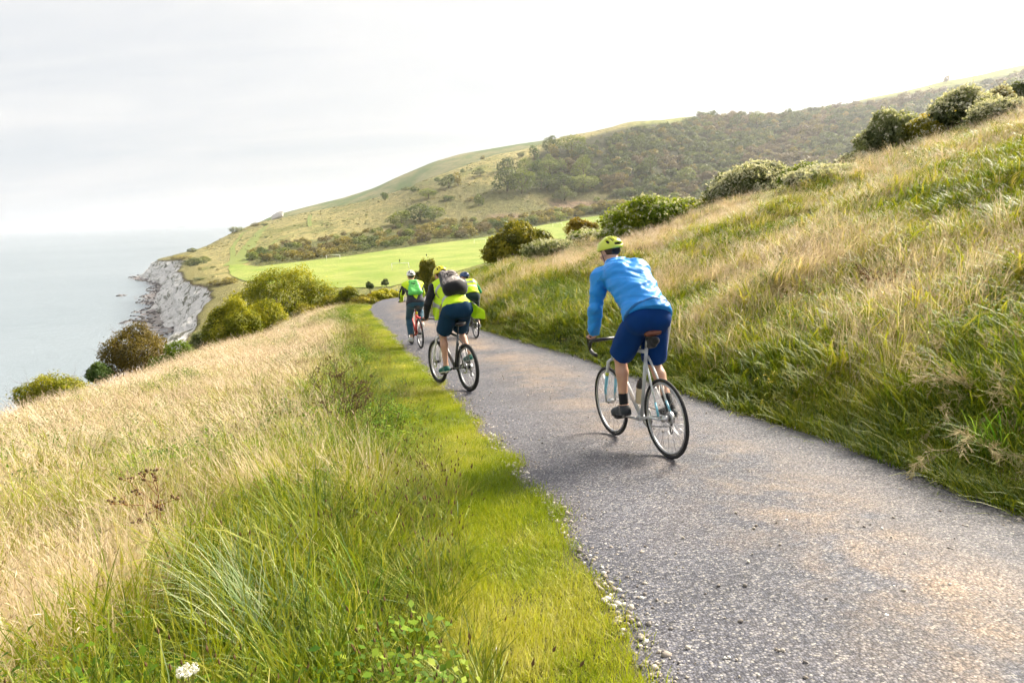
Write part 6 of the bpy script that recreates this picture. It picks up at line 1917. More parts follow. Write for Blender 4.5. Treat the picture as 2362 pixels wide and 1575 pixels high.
def shorts(pr, J, mat, frac=.86, g=.026, name='shorts', flare=.012, seed=0, wr=.005, top=.16, h=.008):
    lo, hi = bounds(J, .25)
    s = SDF(lo, hi, h)
    hl = J['hipR'] - J['hipL']; hl = hl / np.linalg.norm(hl)
    ax = J['waist'] - J['pelvis']; axn = ax / np.linalg.norm(ax)
    s.cap(J['pelvis'] - hl * .075, J['pelvis'] + hl * .075, .105 + g, .105 + g, .03)
    s.cap(J['hipL'] - V3(0, .03, .01), J['hipR'] - V3(0, .03, .01), .100 + g, .100 + g, .03)
    for k in (-1, 1): s.cap(J['pelvis'] + hl * .055 * k, J['waist'] + hl * .05 * k, .100 + g * .8, .090 + g * .8, .03)
    for sd in 'LR':
        hp, kn, an = J['hip' + sd], J['knee' + sd], J['ankle' + sd]
        if frac <= 1.0:
            e = hp + (kn - hp) * (frac + .12)
            s.cap(hp, e, .098 + g, .072 + g + flare, .015)
        else:
            s.cap(hp, kn, .096 + g, .064 + g, .02); s.cap(kn, kn * .68 + an * .32 + J['back' + sd], .062 + g, .062 + g, .02); s.cap(kn * .68 + an * .32 + J['back' + sd], kn + (an - kn) * (frac - 1), .060 + g, .046 + g + flare, .02)
    s.wrinkle(wr, (10, 10, 12), seed)
    s.cut(J['pelvis'] + axn * top, axn)
    for sd in 'LR':
        hp, kn, an = J['hip' + sd], J['knee' + sd], J['ankle' + sd]
        a, b = (hp, kn) if frac <= 1 else (kn, an)
        f = frac if frac <= 1 else frac - 1
        u = (b - a) / np.linalg.norm(b - a); e = a + (b - a) * f
        X, Y, Z = s.coords()
        d = (X - e[0]) * u[0] + (Y - e[1]) * u[1] + (Z - e[2]) * u[2]
        m = (X > 0) if sd == 'R' else (X <= 0)
        near_ = np.sqrt((X - e[0]) ** 2 + (Y - e[1]) ** 2 + (Z - e[2]) ** 2) < .30
        s.D = np.where(m & near_ & (d > -.02), np.maximum(s.D, d), s.D).astype(np.float32)
        if frac <= 1: s.D = np.where(m & (d > .01) & (Z < J['pelvis'][2] - .12), .2, s.D).astype(np.float32)
        else: s.D = np.where(m & (d > 0) & (Z < e[2] + .06), .2, s.D).astype(np.float32)
    return link(name, s.mesh(name, mat), None, pr)
shorts(pr, J, M_short_blue, .93, .016, seed=2, wr=.006, flare=.024)
# pale stripe down the outer right side
q_ = SDF(lo, hi, .008); hp, kn = J['hipR'], J['kneeR']; e_ = hp + (kn - hp) * .90
q_.cap(hp + V3(.095, -.02, -.03), e_ + V3(.088, -.01, 0), .038, .032, .01)
link('side_stripe', q_.mesh('side_stripe', M_grey_side), None, pr)
helmet(pr, L, Fh, M_helm_lime)
for sd in 'LR': shoe(pr, J, sd, M_shoe_bk, M_blackmetal, sock=M_black)

# 2 --- high visibility waistcoat and rucksack on a mountain bicycle
r_, f_ = place(-.64, 9.50), place(-1.17, 10.45)
bk, p, M = bicycle('mtb', r_, f_, 'black mountain bicycle with white suspension fork, ridden by the person with the rucksack', crank=R(-28), lean=R(1))
J = make_joints(p, 'mtb', (.0, .20, 1.20), (.015, .64, 1.545), (.02, .76, 1.675), R(-28), shw=.185, arm=(.32, .29), leg=(.46, .45), torso_bow=.06)
pr, L, Fh = rider(bk, J, label='cyclist in yellow high-visibility waistcoat, black sleeves and navy shorts, carrying a rucksack', look=(-.05, 1, -.25))
lo, hi = bounds(J, .34)
ax = J['neck'] - J['pelvis']; n_ = V3(0, -ax[2], ax[1]); n_ /= np.linalg.norm(n_); axn = ax / np.linalg.norm(ax)
s = SDF(lo, hi, .009); prims_into(s, body_prims(J, .010, ('torso',))); prims_into(s, body_prims(J, .010, ('arms',))); s.wrinkle(.004, (14, 12, 20), 2.2)
s.cut(J['pelvis'] + ax * .1, -axn); s.cut(J['neck'] + axn * .05, axn + V3(0, 0, .9))
for sd in 'LR':
    e_, w_ = J['elbow' + sd], J['wrist' + sd]; u = (w_ - e_) / np.linalg.norm(w_ - e_); s.ell(w_ + u * .05, (.045, .045, .045), .004, None, True)
link('long_sleeved_top', s.mesh('long_sleeved_top', M_black), None, pr)
def waistcoat(pr, J, mat, hem=-.06, bands=(.30, .52), h=.009, seed=1.0, puff=.03, extra=None):
    ax = J['neck'] - J['pelvis']; n_ = V3(0, -ax[2], ax[1]); n_ /= np.linalg.norm(n_); axn = ax / np.linalg.norm(ax)
    lo, hi = bounds(J, .34)
    s = SDF(lo, hi, h)
    prims_into(s, body_prims(J, .026, ('torso',)))
    s.ell(J['pelvis'] + ax * .35 + n_ * .03, (.19, .19, .14), .05, frame3(axn, n_)); s.ell(J['pelvis'] + ax * .05, (.20, .15, .15), .05, frame3(axn, n_))
    if extra: extra(s)
    s.wrinkle(.007, (11, 9, 15), seed)
    s.cut(J['pelvis'] + axn * hem, -axn + V3(0, 0, -.2)); s.cut(J['neck'] + axn * .02, axn + V3(0, -.1, .8))
    for sd in 'LR':
        sh_ = J['shoulder' + sd]; sx = -1 if sd == 'L' else 1
        s.ell(sh_ + V3(sx * .055, 0, -.01), (.055, .11, .10), .01, None, True)
    vs = link('waistcoat', s.mesh('waistcoat', mat), None, pr)
    for t0 in bands:
        q = s.copy(); q.D = q.D - .003
        X, Y, Z = q.coords(); c_ = J['pelvis'] + ax * t0
        d = (X - c_[0]) * axn[0] + (Y - c_[1]) * axn[1] + (Z - c_[2]) * axn[2]
        q.D = np.maximum(q.D, (np.abs(d) - .025)).astype(np.float32)
        link('reflective_band', q.mesh('reflective_band', M_refl), None, vs)
    for sx in (-1, 1):                                      # shoulder bands
        q = s.copy(); q.D = q.D - .003
        X, Y, Z = q.coords(); d = np.abs(X - sx * .105) - .024
        c_ = J['pelvis'] + ax * bands[-1]; d2 = -((X - c_[0]) * axn[0] + (Y - c_[1]) * axn[1] + (Z - c_[2]) * axn[2])
        q.D = np.maximum(np.maximum(q.D, d), d2).astype(np.float32)
        link('reflective_band', q.mesh('reflective_band', M_refl), None, vs)
    return vs
vs = waistcoat(pr, J, M_hiviz, -.03, (.22, .62), seed=3.1)
# the open fronts flap in the wind: right one streams out behind, left one hangs by the bars
def flap(name, P0, P1, rows, mat, parent, amp=.02, th=.004, seed=0, bands=()):
    """cloth strip between an upper edge P0->P1 and the offsets in rows"""
    nu, nv = 16, 4 * len(rows)
    R_ = [np.array([P0, P1])] + [np.array(q) for q in rows]
    V = []
    for j in range(nv):
        t = j / (nv - 1) * (len(R_) - 1); k = min(int(t), len(R_) - 2); f = t - k
        a = R_[k][0] * (1 - f) + R_[k + 1][0] * f; b = R_[k][1] * (1 - f) + R_[k + 1][1] * f
        for i in range(nu):
            u = i / (nu - 1)
            V.append(a * (1 - u) + b * u + V3(math.sin(u * 7 + j * .5 + seed), math.sin(u * 9 + j * .7 + seed), math.sin(u * 5 + j * .9)) * amp * (.3 + .7 * j / nv))
    me = np_mesh(name, np.array(V), grid_faces(nv, nu), True)
    me.materials.append(mat); me.materials.append(M_refl)
    mi = np.zeros(len(me.polygons), np.int32)
    for b0, b1 in bands: mi[(nu - 1) * b0:(nu - 1) * b1] = 1
    me.polygons.foreach_set('material_index', mi)
    o = link(name, me, None, parent); md = o.modifiers.new('thick', 'SOLIDIFY'); md.thickness = th; md.offset = 0
    return o
pv = J['pelvis']
flap('waistcoat_flap', pv + V3(.16, .16, .14), pv + V3(.17, -.06, .10), [(pv + V3(.22, .10, .06), pv + V3(.24, -.12, .02)), (pv + V3(.23, .06, -.06), pv + V3(.33, -.16, -.03)), (pv + V3(.24, .04, -.15), pv + V3(.33, -.18, -.10)), (pv + V3(.28, -.02, -.20), pv + V3(.37, -.15, -.17))], M_hiviz, pr, .020, seed=1, bands=((2, 4),))
flap('waistcoat_flap', pv + V3(-.17, .38, .22), pv + V3(-.19, .10, .10), [(pv + V3(-.20, .40, .08), pv + V3(-.20, .14, .02)), (pv + V3(-.20, .42, -.06), pv + V3(-.20, .22, -.06)), (pv + V3(-.19, .42, -.17), pv + V3(-.19, .30, -.18))], M_hiviz, pr, .010, seed=2, bands=((3, 5),))
cl = SDF(lo, hi, .009); cl.cap(J['neck'] + V3(-.05, -.03, .015), J['neck'] + V3(.05, -.03, .015), .050, .050, .02); cl.cut(J['neck'] + V3(0, 0, .06), V3(0, .2, 1))
link('red_collar', cl.mesh('red_collar', simple('red_collar_cloth', (.55, .02, .015), .8, .2)), None, pr)
shorts(pr, J, M_navy, .86, .030, seed=4, wr=.005, flare=.014)
helmet(pr, L, Fh, M_helm_yel, h=.006)
for sd in 'LR': shoe(pr, J, sd, M_shoe_teal, M_sole)
# rucksack
Fb = frame3(axn, n_)
rc = J['pelvis'] + ax * .60 + n_ * .205
s = SDF(rc - .42, rc + .42, .008)
for kx in (-1, 1):
    s.cap(rc + Fb[0] * .085 * kx - Fb[1] * .15 - Fb[2] * .01, rc + Fb[0] * .065 * kx + Fb[1] * .17, .098, .075, .05)
s.ell(rc - Fb[1] * .10 + Fb[2] * .03, (.17, .15, .105), .04, Fb); s.ell(rc + Fb[1] * .06 + Fb[2] * .05, (.10, .15, .06), .03, Fb)
s.wrinkle(.005, (12, 12, 14), 1)
low = s.copy(); low.cut(rc - Fb[1] * .10, Fb[1] + Fb[2] * .35)
up_ = s.copy(); up_.cut(rc - Fb[1] * .095, -Fb[1] - Fb[2] * .35); 
rk = link('rucksack', up_.mesh('rucksack', M_camo), None, None); rk.matrix_basis = bk.matrix_basis.copy()
low.D = low.D - .006
link('black_base', low.mesh('black_base', M_black), None, rk)
q = s.copy(); q.D = q.D - .004; X, Y, Z = q.coords(); d = np.abs((X - rc[0])) - .018; q.D = np.maximum(q.D, .085 - np.abs(X - rc[0])).astype(np.float32); q.D = np.maximum(q.D, ((X - rc[0]) * Fb[2][0] + (Y - rc[1]) * Fb[2][1] + (Z - rc[2]) * Fb[2][2]) - .05).astype(np.float32)
link('side_pocket', q.mesh('side_pocket', M_charcoal), None, rk)
tube('elastic_cord', [([rc + Fb[0] * x0 * .08 + Fb[1] * y0 + Fb[2] * .108, rc + Fb[2] * .116 + Fb[1] * (y0 - .03), rc + Fb[0] * -x0 * .08 + Fb[1] * (y0 - .07) + Fb[2] * .108], .0035) for x0, y0 in ((1, .13), (-1, .13), (1, .06), (-1, .06))], M_black, 5, rk)
tube('shoulder_strap', [([rc + Fb[0] * sx * .10 + Fb[1] * .16 - Fb[2] * .02, J['shoulder' + sd] + V3(-sx * .06, .0, .075), J['shoulder' + sd] + V3(-sx * .055, .08, -.03), J['chest'] + V3(sx * .16, .10, -.06), rc + Fb[0] * sx * .14 - Fb[1] * .14 - Fb[2] * .05], .013) for sd, sx in (('L', -1), ('R', 1))], M_charcoal, 6, rk)
tag(rk, 'grey camouflage rucksack with black base on the back of the cyclist in the waistcoat', 'rucksack')

# 3 --- yellow and black jacket, jeans, on a red bicycle
r_, f_ = place(-2.10, 15.45), place(-2.46, 16.45)
bk, p, M = bicycle('hybrid', r_, f_, 'red and black bicycle with yellow rear light, leftmost on the road', crank=R(-75), lean=R(0))
J = make_joints(p, 'hybrid', (0, .18, 1.07), (0, .40, 1.51), (0, .46, 1.65), R(-75), shw=.185, arm=(.31, .28), leg=(.44, .44), torso_bow=.03)
pr, L, Fh = rider(bk, J, h=.010, label='upright cyclist in yellow-green and black jacket with jeans and white trainers, leftmost', look=(.05, 1, -.1))
lo, hi = bounds(J)
ax = J['neck'] - J['pelvis']; n_ = V3(0, -ax[2], ax[1]); n_ /= np.linalg.norm(n_); axn = ax / np.linalg.norm(ax)
s = SDF(lo, hi, .010); prims_into(s, body_prims(J, .024, ('torso',))); prims_into(s, body_prims(J, .018, ('arms',))); s.wrinkle(.005, (12, 12, 18), .7)
s.cut(J['pelvis'] - axn * .06, -axn); s.cut(J['neck'] + axn * .04, axn)
for sd in 'LR':
    e_, w_ = J['elbow' + sd], J['wrist' + sd]; u = (w_ - e_) / np.linalg.norm(w_ - e_); s.ell(w_ + u * .055, (.05, .05, .05), .004, None, True)
jk = link('jacket', s.mesh('jacket', M_hiviz2), None, pr)
q = s.copy(); q.D = q.D - .003                                 # black lower back and sides
X, Y, Z = q.coords(); c_ = J['pelvis'] + ax * .30
tv = (X - c_[0]) * axn[0] + (Y - c_[1]) * axn[1] + (Z - c_[2]) * axn[2]
mask = tv - (np.abs(X) - .085) * 1.6
mask = np.where(np.abs(X) < .26, np.minimum(mask, tv + .16), .5)
arm_ = Y > (J['pelvis'][1] + (Z - J['pelvis'][2]) * ax[1] / ax[2] + .17)
q.D = np.maximum(q.D, np.where(arm_, .2, mask)).astype(np.float32)
link('black_panel', q.mesh('black_panel', M_charcoal), None, jk)
q = s.copy(); q.D = q.D - .003; X, Y, Z = q.coords()
q0_ = q
for sd, sx in (('L', -1), ('R', 1)):
    q = q0_.copy(); dd = np.full(q.D.shape, 1.0)
    a, b, c3 = J['shoulder' + sd], J['elbow' + sd], J['wrist' + sd]
    dx = np.interp(Z, [c3[2], b[2], a[2]], [c3[0], b[0], a[0]])
    dd = np.minimum(dd, np.where((X * sx > 0) & (Z < a[2] + .0) & (Z > c3[2] + .01), -((X - dx) * sx - .043), 1.0))
    q.D = np.maximum(q.D, dd).astype(np.float32)
    link('sleeve_stripe', q.mesh('sleeve_stripe', M_black), None, jk)
hd = SDF(lo, hi, .010); hd.cap(J['neck'] + V3(-.07, -.055, .0), J['neck'] + V3(.07, -.055, .0), .055, .055, .03); hd.cap(J['neck'] + V3(-.06, 0, .01), J['neck'] + V3(.06, 0, .01), .06, .06, .02); hd.cut(J['neck'] + V3(0, 0, .075), V3(0, 0, 1)); hd.wrinkle(.005)
link('grey_hood', hd.mesh('grey_hood', M_grey), None, jk)
shorts(pr, J, M_jeans, 1.88, .014, name='jeans', seed=5, wr=.006, flare=.012, h=.010)
helmet(pr, L, Fh, M_helm_white, h=.007)
for sd in 'LR': shoe(pr, J, sd, M_shoe_wh, M_sole, h=.008)
Fb = frame3(axn, n_); rc = J['pelvis'] + ax * .60 + n_ * .165
s = SDF(rc - .35, rc + .35, .009)
for k in np.linspace(-1, 1, 7): s.cap(rc - Fb[1] * .13 + Fb[0] * .115 * k - Fb[2] * .01, rc + Fb[1] * .15 + Fb[0] * .075 * k - Fb[2] * .02, .058, .034, .03)
s.wrinkle(.006, (18, 12, 16), 2)
db = link('drawstring_bag', s.mesh('drawstring_bag', M_baggreen), None, None); db.matrix_basis = bk.matrix_basis.copy()
tube('cord', [([rc + Fb[1] * .18 + Fb[0] * k * .05, J['shoulder' + sd] + V3(-k * .05, -.02, .09), J['shoulder' + sd] + V3(-k * .04, .07, -.02), rc - Fb[1] * .15 + Fb[0] * k * .14], .004) for sd, k in (('L', -1), ('R', 1))], M_white, 5, db)
# faded print on the bag: two short heavy lines and one long thin line of small dark letters
for (x0, y0, wch, hch, nch) in ((-.055, .105, .017, .022, 5), (-.050, .070, .017, .022, 4), (-.050, .012, .010, .010, 9)):
    for k in range(nch):
        if nch == 5 and k == 2: continue
        c_ = rc + Fb[0] * (x0 + k * wch * 1.25) + Fb[1] * y0
        # find the cloth surface under the glyph
        for dd_ in np.arange(.14, 0, -.004):
            ii = tuple(np.round(((c_ + Fb[2] * dd_) - s.lo) / s.h).astype(int))
            if s.D[ii] < .002: break
        c2 = c_ + Fb[2] * (dd_ + .003)
        th_ = wch * .22
        bars = [((-.5, -.5), (-.5, .5)), ((-.5, .5), (.3, .5)), ((-.5, 0), (.2, 0)), ((.4, -.5), (.4, .3))][: 3 + (k % 2)]
        tube('printed_letter', [([c2 + Fb[0] * a[0] * wch + Fb[1] * a[1] * hch, c2 + Fb[0] * b2_[0] * wch + Fb[1] * b2_[1] * hch], th_) for a, b2_ in bars], M_black, 4, db)
tag(db, 'light green drawstring bag with dark print on the back of the leftmost cyclist', 'bag')

# 4 --- green top, waistcoat and blue helmet, looking to the left
r_, f_ = place(-.90, 17.0), place(-1.20, 17.98)
bk, p, M = bicycle('hybrid', r_, f_, 'dark bicycle mostly hidden behind the rucksack rider, rightmost of the far pair', crank=R(20), lean=R(0))
for ch in bk.children:
    if ch.name.startswith(('frame', 'rear_stays')): ch.data.materials[0] = M_frame_g
    if ch.name.startswith(('rear_light', 'rear_reflector', 'brake_bridge')): ch.data.materials[0] = M_blackmetal
J = make_joints(p, 'hybrid', (0, .16, 1.07), (-.02, .50, 1.41), (-.06, .61, 1.53), R(20), shw=.185, arm=(.31, .28), leg=(.44, .44), torso_bow=.04)
pr, L, Fh = rider(bk, J, h=.010, label='cyclist in blue helmet, green collar and yellow waistcoat glancing left, half hidden', look=(-.75, .8, -.1))
lo, hi = bounds(J)
ax = J['neck'] - J['pelvis']; axn = ax / np.linalg.norm(ax)
s = SDF(lo, hi, .010); prims_into(s, body_prims(J, .012, ('torso',))); prims_into(s, body_prims(J, .014, ('arms',))); s.wrinkle(.004, (14, 12, 20), 2.2)
s.cap(J['neck'] + V3(-.05, -.03, .0), J['neck'] + V3(.05, -.03, .0), .062, .062, .03)
s.cut(J['pelvis'] + ax * .1, -axn); s.cut(J['neck'] + axn * .065, axn)
for sd in 'LR':
    e_, w_ = J['elbow' + sd], J['wrist' + sd]; u = (w_ - e_) / np.linalg.norm(w_ - e_); s.ell(w_ + u * .05, (.045, .045, .045), .004, None, True)
link('green_top', s.mesh('green_top', M_green), None, pr)
vs = waistcoat(pr, J, M_hiviz, .02, (.40, .66), h=.010, seed=.4)
shorts(pr, J, M_dkgreen, 1.8, .016, name='trousers', seed=6, wr=.005, h=.010)
helmet(pr, L, Fh, M_helm_blue, h=.007)
for sd in 'LR': shoe(pr, J, sd, M_shoe_bk, M_sole, h=.008)

# ------------------------------------------------------------------ small far figures
def walker(px, py, Y0, hpx, top, low, label, ball=False, seed=0):
    rs = np.random.RandomState(seed)
    P = invert(px, py, y0=Y0)
    hgt = max(1.62, min(1.85, hpx / 1575 * P[1]))
    k = hgt / 1.75
    pr = empty('person', (P[0], P[1], ground_at(P[0], P[1]) + (.35 if ball is not None else .0)), (0, 0, rs.uniform(-1, 1)))
    pr.scale = (k, k, k)
    J = dict(pelvis=V3(0, 0, .95), waist=V3(0, 0, 1.10), chest=V3(0, .0, 1.30), neck=V3(0, .0, 1.46), head=V3(0, .02, 1.60), shoulderL=V3(-.18, 0, 1.42), shoulderR=V3(.18, 0, 1.42),
             hipL=V3(-.09, 0, .92), hipR=V3(.09, 0, .92), kneeL=V3(-.10, .10, .50), kneeR=V3(.10, -.02, .48), ankleL=V3(-.10, .12, .09), ankleR=V3(.10, -.22, .12), toeL=V3(-.11, .27, .03), toeR=V3(.11, -.07, .03), heelL=V3(-.10, .08, .04), heelR=V3(.10, -.27, .08),
             elbowL=V3(-.24, -.03, 1.14), elbowR=V3(.24, .03, 1.14), wristL=V3(-.25, .12, .92), wristR=V3(.25, .14, .94))
    s = SDF(V3(-.45, -.45, -.05), V3(.45, .45, 1.85), .022)
    prims_into(s, body_prims(J)); s.ell((0, .02, 1.63), (.08, .10, .12), .02); s.cap(J['wristL'], J['wristL'] + V3(0, .04, -.09), .03, .025, .02); s.cap(J['wristR'], J['wristR'] + V3(0, .04, -.09), .03, .025, .02)
    link('body', s.mesh('body', M_skin, 1), None, pr)
    c = SDF(V3(-.45, -.45, -.05), V3(.45, .45, 1.85), .022); prims_into(c, body_prims(J, .022, ('torso', 'arms'))); c.cut((0, 0, 1.5), (0, 0, 1)); c.cut((0, 0, .86), (0, 0, -1))
    link('jacket', c.mesh('jacket', top, 1), None, pr)
    c = SDF(V3(-.45, -.45, -.05), V3(.45, .45, 1.85), .022); prims_into(c, body_prims(J, .016, ('torso', 'legs'))); c.cut((0, 0, 1.0), (0, 0, 1)); c.cut((0, 0, .14), (0, 0, -1))
    link('trousers', c.mesh('trousers', low, 1), None, pr)
    hs = SDF(V3(-.2, -.2, 1.4), V3(.2, .2, 1.85), .015); hs.ell((0, .005, 1.65), (.088, .105, .115), .02); hs.cut((0, .04, 1.62), (0, 1, -.6)); link('hair', hs.mesh('hair', M_hair, 1), None, pr)
    return tag(pr, label, 'person')
walker(922, 608, 250, 9, M_black, M_charcoal, 'tiny dark figure standing on the playing field beside the nearest goal', seed=1)
walker(984, 594, 280, 7, M_black, M_charcoal, 'tiny dark figure far out on the playing field, above the bronze bush', seed=2)
walker(584, 548, 400, 6, M_black, M_black, 'tiny dark walker on the mown track along the cliff', seed=3)
walker(590, 548, 400, 6, M_jeans, M_grey, 'tiny blue-grey walker beside the dark one on the cliff track', seed=4)
walker(916, 681, 120, 11, M_jacket_blue, M_white, 'small person in blue and white beyond the road end, beside the golden bush', seed=5)

# goals
def goal(px, py, label, Yg, rz):
    P = invert(px, py, y0=200)
    o = empty('football_goal', (P[0], P[1], ground_at(P[0], P[1]) + .35), (0, 0, rz))
    w_, h_ = 3.66, 2.44
    for sx in (-1, 1): tube('post', [([V3(sx * w_, 0, -.3), V3(sx * w_, 0, h_)], .10)], M_white, 8, o)
    tube('crossbar', [([V3(-w_ - .06, 0, h_), V3(w_ + .06, 0, h_)], .10)], M_white, 8, o)
    tube('back_stay', [([V3(sx * w_, 0, h_ - .1), V3(sx * w_, 1.0, h_ - .4)], .03) for sx in (-1, 1)], M_white, 5, o)
    return tag(o, label, 'goal', 'football goals on the playing field')
goal(924, 622, 'nearest white football goal, just left of the bronze bush behind the riders', 310, 0)
goal(769, 600, 'white football goal left of the others, in front of the hedge belt', 350, 0)
goal(1107, 562, 'far white football goal partly hidden behind the dark shrub on the bank', 480, 0)
goal(1286, 523, 'farthest white football goal on the right strip of the playing field', 520, 0)

# parked car at the far edge of the field
P = invert(1327, 500, y0=300)
car = empty('parked_car', (P[0], P[1], ground_at(P[0], P[1]) + .1), (0, 0, R(60)))
prof_ = [(-2.1, .35), (-2.15, .8), (-1.5, .98), (-.9, 1.45), (.7, 1.48), (1.5, 1.0), (2.15, .85), (2.15, .35)]
bm = bmesh.new()
vs_ = [[bm.verts.new((sx * (.85 if z < 1.1 else .66), y, z)) for y, z in prof_] for sx in (-1, 1)]
bm.faces.new(vs_[0]); bm.faces.new(vs_[1][::-1])
for i in range(len(prof_)):
    j = (i + 1) % len(prof_); bm.faces.new((vs_[0][i], vs_[1][i], vs_[1][j], vs_[0][j]))
bmesh.ops.recalc_face_normals(bm, faces=bm.faces[:]); bmesh.ops.bevel(bm, geom=bm.edges[:], offset=.06, segments=2, affect='EDGES')
me = bpy.data.meshes.new('body'); bm.to_mesh(me); bm.free(); me.materials.append(simple('dark_car_paint', (.02, .022, .03), .3, .6)); link('body', me, None, car)
M_glass = simple('car_glass', (.25, .30, .32), .1, .8)
for y0, z0, y1, z1 in ((.75, 1.44, 1.45, 1.04), (-.95, 1.41, -1.45, 1.02)):
    me = np_mesh('window', [(-.58, y0, z0 + .02), (.58, y0, z0 + .02), (.74, y1, z1 + .03), (-.74, y1, z1 + .03), (-.58, y0, z0 - .02), (.58, y0, z0 - .02), (.74, y1, z1 - .01), (-.74, y1, z1 - .01)], [[0, 1, 2, 3], [7, 6, 5, 4], [0, 4, 5, 1], [1, 5, 6, 2], [2, 6, 7, 3], [3, 7, 4, 0]])
    link('window', me, M_glass, car)
for sx in (-1, 1):
    for y0 in (-1.35, 1.35):
        wo = link('wheel', torus_mesh('wheel', .22, .10, M_tyre, 20, 8, .9), None, car); wo.location = (sx * .78, y0, .32)
tag(car, 'small dark car parked against the hedge at the far edge of the playing field', 'car')

# ship on the horizon
P = np.array([(418 - 1181) / 1575 * 9000, 9000, SEA])
d0 = atY(418, 513, 9000.); 
sh = empty('cargo_ship', (d0[0], 9000, SEA), (0, 0, R(8)))
def hull(name, x0, x1, w_, z0, z1, mat):
    me = np_mesh(name, [(x0 + 4, -w_, z0), (x1 - 8, -w_, z0), (x1, 0, z1), (x1 - 8, w_, z0), (x0 + 4, w_, z0), (x0, -w_, z1), (x1 - 9, -w_, z1), (x1 - 9, w_, z1), (x0, w_, z1)], [[0, 1, 6, 5], [1, 2, 6], [2, 3, 7], [3, 4, 8, 7], [4, 0, 5, 8], [5, 6, 7, 8], [6, 2, 7], [0, 4, 3, 1], [1, 3, 2]])
    return link(name, me, mat, sh)
M_hull = simple('ship_paint', (.20, .22, .26), .6, .3)
hull('hull', -48, 48, 8, -1, 8, M_hull); hull('bridge', -40, -14, 7, 8, 20, M_white)
hull('deck_cargo', -6, 34, 6, 8, 12, M_hull)
tag(sh, 'faint cargo ship on the sea horizon', 'ship')
# ------------------------------------------------------------------ single plants that stand out near by
def near_pt(px, py, y0=1.2):
    Y = np.linspace(y0, 40, 3000)
    dd = _fw + (px - 1181) / 1575 * _r - (py - 787.5) / 1575 * _u
    P = dd[None, :] / dd[1] * Y[:, None]
    h = H(P[:, 0], P[:, 1]); b_ = np.nonzero(P[:, 2] <= h)[0]
    i = b_[0] if len(b_) else len(Y) - 1
    return P[i]
def at_on_ground(px, Y):
    x = (px - 1181) / 1575 * Y
    for _ in range(8):
        z = ground_at(x, Y); q = proj(np.array([x, Y, z])); x += (px - q[0]) / 1575 * Y
    return x, ground_at(x, Y)

def dead_umbel(px, Y, hgt, spread, label, seed, nst=5, mat=None, headr=.008):
    rs = np.random.RandomState(seed); mat = mat or M_twig
    x, z = at_on_ground(px, Y)
    o = empty('dead_stem', (x, Y, z))
    segs, heads = [], []
    for k in range(nst):
        b0 = np.array([rs.normal(0, spread * .3), rs.normal(0, spread * .3), 0]); ln = hgt * rs.uniform(.7, 1)
        tip = b0 + np.array([rs.normal(0, spread * .5), rs.normal(0, spread * .5), ln])
        mid = (b0 + tip) / 2 + rs.normal(0, .02, 3)
        segs += [(b0, mid, .006, .0045), (mid, tip, .0045, .003)]
        for q in range(6):
            t = rs.uniform(.45, 1); p0 = b0 + (tip - b0) * t; e = p0 + np.array([rs.normal(0, .10), rs.normal(0, .10), rs.uniform(.06, .16)])
            segs.append((p0, e, .003, .002))
            for w in range(5):
                e2 = e + np.array([rs.normal(0, .03), rs.normal(0, .03), rs.uniform(.01, .04)]); segs.append((e, e2, .0016, .0012)); heads.append(e2)
    link('stem', limb_mesh('stem', segs, mat, 4), None, o)
    b = scatter_rocks('seed_head', heads, [headr * rs.uniform(.6, 1.3) for _ in heads], M_seed, rs, .8); b.parent = o; b['kind'] = 'stuff'
    return tag(o, label, 'plant')
dead_umbel(800, 7.2, .62, .34, 'dark dead branching wildflower with round seed heads beside the mown strip, left of the riders', 1, 9)
dead_umbel(775, 9.5, .70, .30, 'taller dead branching stem just behind the dark one beside the mown strip', 2, 6)
dead_umbel(2020, 9.0, .55, .15, 'rusty brown dock stem standing in the grass of the right bank', 3, 3, simple('rust_brown_stem', (.16, .055, .025), .9, .1, 0, .3, 20), .012)
dead_umbel(360, 4.3, .55, .10, 'rusty brown dock spike leaning in the straw grass on the left', 4, 2, simple('rust_stem', (.20, .065, .025), .9, .1, 0, .3, 20), .012)

# tangle of pale dry stalks hanging over the right bank
def dry_tangle(px, py, label, seed, wid=1.2, hgt=.6, n=16):
    rs = np.random.RandomState(seed)
    P = near_pt(px, py)
    o = empty('dry_stalks', P)
    segs = []
    base = np.array([.5 * wid, .25, 0.0])
    def grow(p, d, L, r, lev):
        n_ = 5
        for i in range(n_):
            d = d + rs.normal(0, .14, 3) + np.array([0, 0, -.03]); d /= np.linalg.norm(d)
            q = p + d * L / n_
            segs.append((p, q, r, r * .88)); p = q; r *= .88
            if lev < 2 and i > 0 and rs.rand() < .8:
                grow(p, d + rs.normal(0, .5, 3), L * rs.uniform(.3, .55), r * .7, lev + 1)
            if lev >= 1 and rs.rand() < .8:
                for w in range(3):
                    e = p + (d + rs.normal(0, .6, 3)) * .035; segs.append((p, e, .0022, .0016))
    for k in range(n):
        b0 = base + rs.normal(0, .12, 3) * np.array([1, 1, .1])
        grow(b0, np.array([rs.uniform(-1.2, .0), rs.uniform(-.9, -.1), rs.uniform(.15, .8)]), wid * rs.uniform(.6, 1.1), .0045, 0)
    me = limb_mesh('stalks', segs, leaf_straw, 4)
    link('stalks', me, None, o)
    return tag(o, label, 'plant')
leaf_straw = simple('pale_dry_stalk', (.50, .40, .20), .7, .3, 0, .3, 14)
dry_tangle(2240, 960, 'tangle of pale branching dry stalks hanging over the right bank, upper one', 1, .75, n=14)
dry_tangle(2330, 1070, 'pale dry branching stalks at the right edge of the photo, below the larger tangle', 2, .5, n=9)

